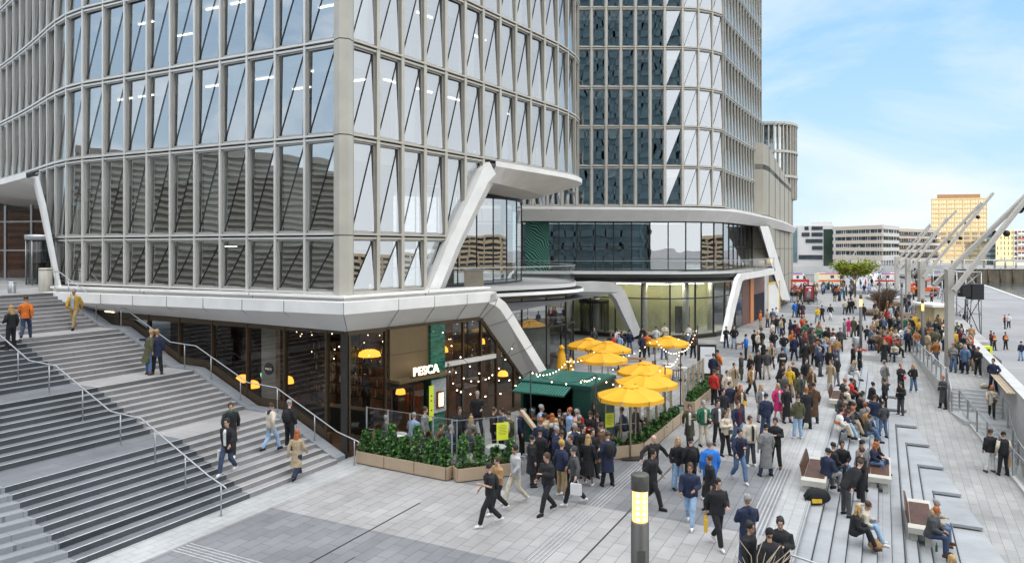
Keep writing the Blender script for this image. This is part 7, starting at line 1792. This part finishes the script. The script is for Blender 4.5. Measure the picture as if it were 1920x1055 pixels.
G3_ = 'guests on the restaurant terrace'
crowd((440,540,2.637), '''
740 650 h 100 sit dg dg g | grey haired guest in a dark jacket at the first terrace table
880 638 h 160 sit pb k g | guest in a blue checked shirt seen from behind at the first table
940 588 h 80 stand g dg b | person in a grey cardigan standing before the patterned tiles
1075 648 h 10 sit k k d | dark haired guest facing out behind the middle shrubs
1003 672 h 60 sit br k b L f | brown haired guest in a brown top behind the middle shrubs
1062 700 h 150 sit n k g | guest in navy seen from behind next to the brown top
1112 590 h 20 stand k k b | young person in a black sweatshirt in front of the brown cabinet
1163 643 h 150 sit g k l L f | blond guest in grey seen from behind at the middle table
1160 700 h 120 sit dg k b L f | long haired guest low behind the shrubs next to the blond one
1200 512 h 10 stand k k g hold H=1.85 | tall waiter all in black standing in front of the restaurant glass
1280 590 h 90 stand k k b in=w tie | man in a black suit with a red tie behind the yellow notice
1325 595 h -60 stand n k d ph1 | person in dark clothes facing the suited man
1355 612 h 150 stand o g b bp=c | person in green grey with pale straps behind the yellow notice
''', True, G3_)
crowd((980,560,3.517), '''
680 742 h 240 sit n dj d hood hc=w | guest in a navy hoodie sitting behind the notice under the nearest parasol
745 700 h 60 stand k k b hold | waiter with a tray under the nearest parasol
465 612 h 200 stand p k d | person in a bright pink top behind the kiosk's right wall
440 600 h 120 stand k k d | dark clothed person beside the pink top behind the kiosk
480 690 h -60 stand k k b | barman in black at the open end of the kiosk
705 205 h 170 stand n j d | person in a navy jacket walking under the small white arch
790 180 h 200 stand k k d L f | long haired person in black below the foot of the small white arch
820 222 h 180 stand og k r | person in an orange top below the foot of the small white arch
785 230 h 30 stand n k d | person in navy left of the orange top
880 183 h 150 stand w k d coat | person in a long white coat before the olive lit drum
937 163 h 10 stand c k d cr H=1.82 | man in a cream sweater with folded arms before the olive lit drum
1095 170 h -60 stand w lb b ph | person in pale green white by the dark opening in the drum
1062 218 h 20 stand dg k d | dark dressed person left of the pale green white one
1125 225 h -40 stand br k b | person in brown at the right of the lone parasol
625 195 h 40 stand w k b | person in white left in the group before the revolving door
655 217 h 10 stand k k d | person in black in the group before the revolving door
600 232 h 60 stand r k d | person in red in the group before the revolving door
635 230 h -30 stand pb k d | person in light blue in the group before the revolving door
580 222 h 20 stand dg k b | person in dark grey at the left of the revolving door group
470 190 h 20 stand dg k b | person in dark grey standing inside the doorway near the revolving door
930 232 h 10 stand bl j b | person in jeans half covered by the lone parasol
''', False, G3_)
crowd((1160,780,3.835), '''
247 133 h 20 walk k k n out sk=1 | bald man in a black jacket with his arms held wide
236 238 h 60 walk k k d cap=k puff bp=k shoe=k | man in a black cap and puffer jacket walking right
425 158 h 10 stand k lb l L f hold wide | blond woman in a black top and wide blue jeans looking down
518 152 h 190 stand k k d cap=k bp=k mid | person in a black cap with a black and red backpack
655 172 h 185 stand bl k g puff mid H=1.88 | grey haired man in a bright blue padded jacket seen from behind
655 287 h -80 stand k k b L f coat | woman with very long brown hair in a long black coat
515 338 h -20 walk n lb b puff hold shoe=w | curly haired man in a navy puffer and pale blue jeans
708 450 h 15 walk k k d puff hold shoe=w bag=y bs=-1 | bearded man in a black puffer carrying a yellow bag // bright yellow plastic bag hanging from the bearded man's hand
865 92 h 10 walk n j d in=k slv=n ph1 shoe=w | man in a navy and red jacket and blue jeans reading his phone
945 3 h 15 stand c dg b puff in=k shoe=w | man in a cream puffer jacket with a black top facing the camera
1060 60 h 190 stand g dj d cap=k long | person in a long grey coat and black headwear seen from behind
1128 15 h -30 stand k k d ph | man in a black jacket bent over his phone beside the long grey coat
928 568 h 185 stand n dj g hood H=1.85 cr | grey haired man in a navy hoodie seen from behind at the bottom
940 762 h 50 stand k k d sk=2 | curly bearded man in a black shirt at the bottom edge
1085 812 h 190 stand k k d cap=k puff xb=n | person in a black beanie and puffer seen from behind at the bottom edge
1162 730 h -20 stand k k d puff hood ph1 | young man in a black hooded puffer facing the camera at the bottom edge
''', True, G2_)
crowd((1150,620,4.795), '''
686 662 h -10 walk o k b L f coat in=w ph1 | woman in a long olive quilted coat beside the walkway planter
812 630 h 15 stand gr c g in=c hold xb=k | white haired man in a green jacket and beige trousers
940 624 h 10 stand dg k d in=w | bearded man in a dark grey jacket facing the camera
1007 724 h 20 stand c k b f cr xb=o | woman in a cream fleece with folded arms and a green bag
1046 462 h 10 stand n b b | man in a navy shirt and beige trousers facing the camera
943 333 h 160 stand dg k b L f bp=br | long haired woman in dark clothes from behind by the far planter
905 350 h 120 stand r k b puff | person in a red jacket in front of the far planter
900 205 h 150 stand n k d | person in a navy jacket at the corner of the menu board
937 172 h 130 stand og dg b bp=br | person in an orange jacket next to the menu board
985 520 h 20 stand k k d | person in black half hidden left of the navy shirt
''', True, G2_)
crowd((1330,560,3.768), '''
118 196 h 10 stand k dj b L f ph | woman in black with dark jeans standing before the far drum
175 192 h -20 stand k lb b pk | man in a black jacket and pale jeans before the far drum
260 252 h -100 stand bl k d ph1 | man in a bright blue jacket and black trousers in profile
318 222 h 120 stand k k b L f mid | woman in black at the left of the small trio
342 230 h 40 stand c k l f | woman in pale green cream in the small trio
368 213 h 200 stand k k b mid | man in a black coat at the right of the small trio
452 222 h 185 stand k j n pk | bald man in a black jacket and jeans seen from behind
525 243 h 185 stand k lb b pk | man in a black bomber jacket and light jeans seen from behind
600 256 h 170 stand n n d mid | person in a navy coat and wide navy trousers seen from behind
378 290 h 20 stand k k d slv=w | man in a black waistcoat with white sleeves and sunglasses
440 312 h -10 stand b k r L f in=k bag=w | woman in a beige coat holding a white bag // white bag held by the woman in the beige coat
515 350 h 185 stand k k d band=c | man in a black jacket with a cream panel across the back
345 360 h 190 stand k k d coat | man in a knee length black coat seen from behind
405 358 h 175 stand dg c d | man in a dark jacket and cream trousers seen from behind
225 382 h 80 stand dg o b L f coat | woman with long dark hair in a dark grey parka
290 392 h -70 stand k k l L f mid | blond woman in a black coat facing the grey parka
175 457 h 10 stand b br d L f coat in=br | woman in a pale fur coat facing the camera
298 465 h 15 walk t k b L f mid in=w | woman in a camel coat with black trousers walking forward
56 487 h 170 stand o k b L f | woman with long dark hair and an olive jacket by the planter end
125 510 h 10 stand c c b f mid in=w | woman in a cream coat facing the camera
220 612 h 10 stand br br r L f coat in=c xb=y | woman in a brown coat with a small yellow bag
200 724 h 10 walk n j b in=m | man in a dark open jacket over a purple shirt with jeans
365 608 h 20 stand g g l L f mid in=w | blond woman in a grey coat facing the camera
400 672 h 190 stand n dj d cap=n puff xb=dg | man in a navy puffer and cap with a grey shoulder bag
485 600 h 10 stand p p l L f coat bare in=w xb=w shoe=w | blond woman in a bright pink coat with a white belt bag
546 612 h 20 stand k k b L f long | long haired woman in a black dress beside the pink coat
525 524 h 20 stand dg k b puff | man in a dark puffer jacket behind the pink coat
566 470 h 150 stand y b l L f mid | blond woman in a yellow coat seen from behind
592 444 h 160 stand k k l coat | person in a black coat right behind the yellow coat
638 524 h 15 stand o dg d in=n | man in a pale olive jacket over a blue shirt
625 684 h 185 stand o lb b hood shoe=w | man in an olive brown jacket and pale jeans seen from behind
686 630 h 185 stand k k r long | red haired person in a long black coat seen from behind
737 598 h 175 stand br dj d long hood | person in a long brown hooded coat seen from behind
720 484 h 15 stand br br l f coat in=b | woman in a brown teddy coat facing the camera
683 424 h 10 stand k dg d in=n | bearded man in black with a blue collar facing the camera
680 298 h 160 stand k k d cap=k long xb=y | person in a long black hooded robe with a yellow bag
490 448 h 60 stand k k b puff lean=.35 | person in a black puffer bending forward in the crowd
780 342 h 60 stand n dg g puff | man in a navy padded jacket standing in profile
850 345 h 160 stand k k l L f | blond woman in a black leather jacket in the dense crowd
858 434 h -60 stand b w b f coat shoe=c | woman in a beige coat and white trousers standing alone
900 398 h -150 stand k g b xb=k | man in a black jacket and grey jeans near the top bench
820 272 h 170 stand k k l L f coat | blond woman in black left of the white shirt
765 254 h 150 stand k k d long | person in a long black coat left of the green jacket's wearer
775 194 h -20 stand gr w b ph | person in a bright green jacket in the middle crowd
826 200 h 170 stand k k r | ginger haired person in black right of the green jacket
875 210 h 190 stand br w b | person with brown hair and white trousers in the middle crowd
878 240 h 120 stand w k d | person in a white shirt beside the dark coat in the middle crowd
925 206 h -20 stand dg k b | man in a dark jacket standing right of the white shirt
1017 320 h 80 stand k k b coat | person in a black coat at the edge of the seat steps
1062 336 h -100 stand k k b L f long | woman in a long black coat at the edge of the seat steps
955 140 h 60 stand g dg b coat | person in a long grey coat left of the magenta coat
985 134 h 20 stand p p b L f coat bare | woman in a magenta coat in the middle distance
1020 130 h -60 stand o dg b coat | man in a dark olive coat right of the magenta coat
605 155 h 150 stand k k d | person in black at the left of the dark cluster
625 178 h 10 stand m k r L f | person with red hair in dark red in the dark cluster
690 157 h 30 stand k k d cap=br | person with a brown cap in the dark cluster
720 175 h 180 stand dg k b puff mid | person in a dark padded coat in the dark cluster
585 226 h 10 stand og k r L f | red haired person in an orange top left of the dark cluster
660 214 h 30 stand dg dg d | person in charcoal in front of the dark cluster
478 118 h 170 walk k j d | woman in black and blue jeans walking away on the empty path
518 114 h 175 walk k k d coat xb=k | person in black with a shoulder bag walking away beside the blue jeans
410 75 h 30 stand b dg d | person in beige waiting by the grey shutter
448 70 h 150 stand j j b | person in a denim jacket waiting by the grey shutter
472 62 h 200 stand w j b L f | person in white in front of the yellow frame
605 18 h 180 walk bl j d | person in a blue coat walking away near the wing
628 14 h 180 walk k k d | person in black right of the blue coat near the wing
658 26 h 190 walk m dg b skirt f | person in a dark skirt walking away right of the blue coat
765 56 h 180 walk y lb l | person in a yellow jacket walking away with jeans
797 46 h 180 walk k dg d | person in black beside the yellow jacket
855 38 h 10 walk k w d bp=g | person in black with white trousers walking in the distance
1000 -70 h 180 walk k k d | distant person in black ahead of the lamp post
''', True, 'people in the plaza crowd')
crowd((1330,560,3.768), '''
1000 432 h 60 sit2 g w l f ph shoe=k | blond woman in a grey coat and white trousers seated on the top step
950 586 h 100 sit dg k r | person with reddish hair sitting at the far end of the bench crowd
990 582 h 80 sit r k d | person in dark red sitting behind the beanie wearer
958 640 h 90 sit c k d cap=c xb=y | person in a beige beanie sitting on the bench with a yellow bag
995 738 h 70 sit2 k k b puff | person in a black puffer crouched below the bench
905 780 h 80 sit2 w c d cap=k peak band=og | person in a striped white orange blue jacket and black cap on the step
938 790 h 70 sit2 n lb b shoe=w | person in a navy top and pale jeans seated beside the striped jacket
1073 742 h 100 sit2 g k r | person in grey with auburn hair sitting on a lower step
1110 712 h 60 sit2 k k b L f | long haired woman in black sitting on a lower step
1108 816 h 80 sit2 dg j b L f hood | woman in a grey jacket and blue jeans seated low on the steps
1050 672 h 90 sit2 k k d | person in black sitting with stretched legs behind the crouched one
''', True, 'people sitting on the seat steps')
crowd((1460,740,3.35), '''
604 5 h 170 stand n lb b | person in a navy top and light jeans standing among the seated group
656 42 h 185 stand dg j b L f | woman in a dark denim jacket standing with her back turned
322 328 h 100 sit k k d | dark haired man in black seated at the back of the big bench
298 372 h 110 sit n g d puff hood | man in a navy puffer sitting forward on the big bench
392 312 h -10 sit k j d | man with red glasses in black sitting on the big bench
420 400 h 100 stand k dg b lean=.75 | person in black bending right over the seated bench group
524 286 h 200 stand g k d | man in a grey coat behind the man in white sneakers
520 334 h -90 stand k k b shoe=w H=1.84 hold | man in all black with white sneakers beside the short bench
603 285 h 40 sit k dj d L f | dark haired woman in black sitting on the short bench
575 302 h 60 sit n j r L f ph1 | brown haired woman in navy and jeans on the short bench
968 684 h 60 sit b j g ph1 | elderly man in a beige jacket sitting on the lower bench
950 728 h 50 sit dg dj r puff | person with ginger hair in a dark quilted coat on the lower bench
525 690 h 60 sit2 c lb b L f ph1 shoe=w | woman in a cream coat with long brown hair seated on the steps
470 682 h 70 sit2 k k l L f | person in black close behind the cream coat on the steps
1330 218 h 185 stand k w b puff | person in a black puffer and white trousers by the ramp railing
1412 234 h 175 stand k k d cap=k slv=c bag=t bs=-1 | man in a black waistcoat with cream sleeves by the ramp railing // brown paper bag held by the man in the black waistcoat
1090 1012 h 30 stand b g l L f | blond woman whose head rises at the bottom edge on the steps
''', True, 'people around the benches')
crowd((1600,540,4.056), '''
240 560 h 15 stand g dg b coat in=o | man in a grey green long coat standing on the ramp
360 576 h 10 stand k k r xb=p cr | person in black with folded arms and a pink bag on the ramp
456 580 h 10 stand k j l L f pk shoe=w | blond woman in a black cardigan and blue jeans on the ramp
240 690 h 60 stand k k b mid pt | person in a black coat stretching an arm to the right
362 714 h -70 stand k dg d ph1 bp=k | person in a black leather jacket facing the stretched arm
130 736 h 90 sit k k d cap=k | person in a black cap seated on the platform edge
684 668 h -70 stand dg k r long ph1 | man in a long dark coat reading by the end of the railing
628 390 h 10 walk ru dj d bp=k hold | man in a rust jacket with navy jeans walking forward on the deck
762 425 h -60 stand g j b ph1 | man in a grey sweater and blue jeans in profile by the mast
772 386 h 160 stand o k r | person in a dark green coat behind the grey sweater
905 405 h -60 lean k k g puff | person in a black puffer hunched at the parapet
950 450 h -70 stand k k d hold | person in black with crossed feet leaning back at the parapet
1065 546 h -60 stand n n d pk | person in a navy coat leaning against the parapet's timber ledge
1052 740 h -30 walk c k r f mid ph1 xb=br | woman in a cream coat with a brown bag on the deck steps
1046 325 h 60 stand k k d vest=r | steward in a red vest at the left of the nearer pair on the quay
1070 340 h 20 stand k k d vest=og | steward in an orange vest at the right of the nearer pair on the quay
1157 335 h 10 stand k k d vest=og cap=k | steward in an orange vest standing alone on the quay
1151 204 h 60 stand k k r vest=og | steward in an orange vest hugging another far on the quay
1182 198 h -60 stand w k d | person in white hugging the far steward on the quay
1276 405 h 180 stand n lb d | person in navy and jeans at the right edge on the quay
810 182 h 30 stand k k d | first of two people in black under the scaffold tower
849 185 h -30 stand k k g | second of two people in black under the scaffold tower
235 395 h 170 stand k dj l L f long | woman in a long black coat at the top of the ramp
206 340 h 190 stand br k b coat | person in a brown coat just left of the camel coat
288 303 h 200 stand t b l long | person in a long camel coat at the top of the ramp
262 335 h 170 stand r k d | person in bright red left of the camel coat
325 316 h 150 stand w j l L f | person in white right of the camel coat
578 296 h 170 stand k k d L f long | woman in a long black coat on the deck
530 266 h 180 stand dg j d | man in a charcoal jacket and jeans from behind on the deck
482 320 h 150 walk ru lb b L f | woman in a rust coat and pale jeans walking at the railing
414 310 h 180 stand n k n | bald man in navy beside the rust coat on the deck
500 238 h 180 stand oc dg d | person in a mustard jacket on the deck
626 242 h 170 stand k j d bag=y | person in black and jeans with a yellow bag on the deck // yellow bag on the deck beside the jeans
686 290 h 80 stand k k r coat | ginger person in a black coat walking beside the nearest mast
575 228 h 20 stand dg dg r L f | dark clothed woman facing the camera on the deck
470 195 h 20 stand y k r | orange haired person in yellow in the deck crowd
438 216 h 150 stand k k d | person in black at the left of the deck crowd
430 270 h 190 stand o k b | person in olive green at the left of the deck crowd
392 214 h 170 stand gr k b | person in a leaf green top behind the dark lamp post
552 92 h 30 stand dg j g | person in a dark jacket and jeans between the masts
608 126 h 200 stand k w b | person in black with white trousers before the yellowish hut
454 108 h 180 stand g k b coat | person in a grey coat left of the second mast
490 92 h 150 stand k k d | person in black right next to the second mast
390 55 h 170 stand n k d | person in navy standing far behind the dark lamp post
594 24 h 20 stand k k d vest=r | steward in a red vest far behind near the orange machine
620 28 h 10 stand k k d | person in black beside the far red vest
822 308 h -30 stand m k g | person in a maroon checked shirt at the parapet's far part
800 282 h 60 stand k k b | person in black at the far part of the parapet
845 350 h -60 stand k k d puff | person in a black puffer in the parapet crowd
868 385 h -50 stand o k b | person in dark green in the parapet crowd
690 186 h 10 stand w br d | person with a pale scarf in the crowd by the hut
660 200 h 40 stand k k b | person in black in the crowd by the hut
690 240 h 170 stand br k d | person in brown in the crowd by the hut
775 318 h 20 stand y dg d | person in yellow and grey at the parapet end of the crowd
''', True, 'people on the ramp, deck and quay')
crowd((1480,490,7.032), '''
70 535 h 170 stand bl j d | person in a blue coat standing near the wing's foot
115 530 h 30 stand k k d | person in black right of the blue coat near the wing's foot
178 545 h 170 stand dg m b skirt f | person in a dark jacket and skirt near the advert panel
868 455 h 30 stand c k b coat | person in a cream coat in the distance left of the lamp post
735 500 h 180 stand c dg b | left person of the distant trio on the path
782 495 h 180 stand k k d | middle person of the distant trio in black
825 490 h 180 stand k dg r | right person of the distant trio with ginger hair
975 560 h 170 stand k dj d | person in black half hidden by the lit lamp post
925 785 h 170 stand k k d | person in black just left of the lit lamp post
640 310 h 180 stand k k d vest=y | person in a yellow vest amid the far crowd
''', False, 'people far along the plaza')
# ------------------------------------------------------------ fill: far and seated crowd, each with its own look
NMC = dict(k='black', n='navy', g='grey', dg='charcoal', w='white', c='cream', b='beige', t='camel', o='olive', br='brown', r='red', j='denim blue', gr='green', og='orange', m='maroon', pb='light blue', kh='khaki', ru='rust', lb='pale blue')
HN = dict(d='dark', b='brown', l='blond', r='ginger', g='grey')
rn = random.Random(42)
def fill(n, pts_fn, pose, phrase, group, face_fn, near=False):
    used = set(); k_ = 0; tries = 0
    while k_ < n and tries < n*60:
        tries += 1
        top = rn.choice(['k','k','k','n','dg','dg','g','w','c','b','t','o','br','r','j','gr','og','m','pb','k','n','k']); bot = rn.choice(['k','k','dg','n','j','lb','b','k']); hair = rn.choice(['d','b','l','d','g','d','b','b','r'])
        key = (top, bot, hair)
        if key in used: continue
        px, py, h = pts_fn()
        loc = place(px, py, h)
        ok = all((loc[0]-q[0])**2+(loc[1]-q[1])**2 > .22 for q in FILLED)
        if not ok: continue
        used.add(key); FILLED.append(loc); lab = '%s haired person in %s and %s %s' % (HN[hair], NMC[top], NMC[bot], phrase)
        o = {}
        if rn.random() < .3: o['len'] = 'mid'
        if rn.random() < .3: o['f'] = 1
        if rn.random() < .2: o['puff'] = 1
        hh = hair+('L' if 'f' in o else '')
        if lab in LABS: print('DUP', lab)
        LABS[lab] = 1
        make_person(loc, face_fn(), pose, top, bot, hh, o, lab, rn.uniform(1.62,1.84), near, group, rn); k_ += 1; NP[0] += 1
FILLED = []
FILLED = [tuple(a[0]) for a, k in QUEUE]
U = rn.uniform
fill(20, lambda: (U(1484,1508), U(545,568), 0), 'stand', 'beside the wing', 'people beside the wing', lambda: U(0,360))
fill(16, lambda: (U(1526,1556), U(541,563), 0), 'stand', 'right of the red advert panel', 'people by the advert panel', lambda: U(0,360))
fill(16, lambda: (U(1560,1590), U(538,566), 0), 'stand', 'in the far crowd before the cream ambulance', 'people before the ambulance', lambda: U(0,360))
fill(12, lambda: (U(1592,1636), U(534,556), 0), 'stand', 'near the white tent', 'people near the tent', lambda: U(0,360))
fill(16, lambda: (U(1640,1690), U(590,640), .0), 'stand', 'among the planters', 'people among the planters', lambda: U(0,360))
fill(26, lambda: (U(1622,1690), U(612,668), .4), 'sit', 'sitting along the planter rim', 'people sitting on the planter rims', lambda: rn.choice((-60,-30,20,100,150)))
fill(18, lambda: (U(1664,1740), U(560,610), 0), 'stand', 'between the far masts', 'people between the far masts', lambda: U(0,360))
fill(16, lambda: (U(1700,1775), U(620,668), 0), 'stand', 'standing on the upper deck', 'people standing on the upper deck', lambda: U(0,360))
fill(16, lambda: (U(1782,1822), U(640,700), 0), 'stand', 'lined up along the parapet', 'people along the parapet', lambda: U(-90,60))
fill(12, lambda: (U(1420,1560), U(615,665), 0), 'stand', 'scattered in the middle of the plaza', 'people scattered on the plaza', lambda: U(0,360))
fill(12, lambda: (U(1500,1570), U(650,700), 0), 'stand', 'in the dense middle crowd', 'people in the dense crowd', lambda: U(0,360), True)
fill(9, lambda: (U(1560,1625), U(735,800), .35), 'sit2', 'sitting in the group on the seat steps', 'people sitting in the group on the steps', lambda: U(40,110), True)
fill(10, lambda: (U(1010,1110), U(845,885), 0), 'stand', 'in the queue before the kiosk', 'people in the kiosk queue', lambda: U(90,270), True)
QUEUE.sort(key=lambda q: q[0][0][1])
for i, (a, k_) in enumerate(QUEUE):
    far = i >= 296; k2 = dict(k_); a = list(a)
    if far and 'bag' in a[6]: a[6].pop('bag')
    build_person(*a, **k2, far=far)
tag(CROWD.build('distant_crowd'), kind='stuff')
print('PEOPLE', NP[0], QUEUE[295][0][0])
# loose things on the ground
def blob_bag(name, label, px, py, w_, h_, c, c2=None):
    x, y, z = place(px, py, 0); g = MB(); g.tube([(x-w_*.5,y,z+h_*.35),(x-w_*.3,y,z+h_*.5),(x,y,z+h_*.55),(x+w_*.35,y,z+h_*.45),(x+w_*.5,y,z+h_*.3)], [(.08,h_*.25),(.16,h_*.48),(.18,h_*.52),(.15,h_*.42),(.07,h_*.2)], cloth(c), 10)
    if c2: g.box(x-w_*.3,x+w_*.1,y-.19,y-.14,z+h_*.2,z+h_*.45,cloth(c2))
    g.tube([(x-w_*.2,y-.1,z+h_*.9),(x-w_*.6,y-.15,z+h_*.5),(x-w_*.5,y-.15,z+.02)], .015, cloth(c), 5); tag(g.build(name, None, (x,y,z)), label, 'bag')
blob_bag('backpack', 'black backpack with yellow green panels lying at the bench end', 1532, 945, .75, .5, 'k', 'y')
blob_bag('handbag', 'brown patterned handbag standing on the steps beside the cream coat', 1641, 1033, .30, .34, 't', 'k')
blob_bag('bag', 'white and red shopping bag on the short bench', 1637, 873, .45, .4, 'w', 'r')
blob_bag('bag', 'pale bag set down by the top of the deck steps', 1850, 728, .7, .3, 'c')
x, y, z = place(1756,1033,0); g = MB(); g.lathe((x,y,z), [(.035,0),(.035,.17),(.013,.22),(.013,.27),(0,.27)], M('bottle_glass_green',(.02,.12,.03),.15), 10); tag(g.build('bottle', None, (x,y,z)), 'green bottle standing by the feet of the couple on the lower bench', 'bottle')
# small brown dog next to the blue jacket
x, y, z = P(1387,654)[0], P(1387,654)[1], 0
g = MB(); fur = M('dog_fur', (.32,.14,.05), .8, var=.2, scale=10); g.tube([(x-.38,y,.44),(x-.25,y,.43),(x,y,.40),(x+.22,y,.45),(x+.32,y,.52)], [(.03,.03),(.09,.08),(.085,.075),(.11,.09),(.06,.06)], fur, 8); g.tube([(x+.30,y,.50),(x+.38,y,.62),(x+.46,y,.64),(x+.56,y,.60)], [.055,.065,.055,.025], fur, 8)
for sx in (-.04,.04): g.tube([(x+.36,y+sx,.67),(x+.35,y+sx*1.6,.75)], [.02,.006], fur, 5)
g.tube([(x-.37,y,.45),(x-.47,y,.52),(x-.52,y,.62)], [.025,.018,.008], fur, 5)
for lx_, q in ((-.28,1),(.22,0)):
    for sy in (-.055,.055):
        if q: g.tube([(x+lx_,y+sy,.42),(x+lx_+.06,y+sy,.28),(x+lx_-.05,y+sy,.15),(x+lx_-.02,y+sy,.02)], [.055,.04,.02,.018], fur, 6)
        else: g.tube([(x+lx_,y+sy,.42),(x+lx_-.01,y+sy,.22),(x+lx_,y+sy,.02)], [.045,.025,.018], fur, 6)
tag(g.build('dog', None, (x,y,0)), 'small ginger brown dog standing left of the man in the bright blue jacket', 'dog')
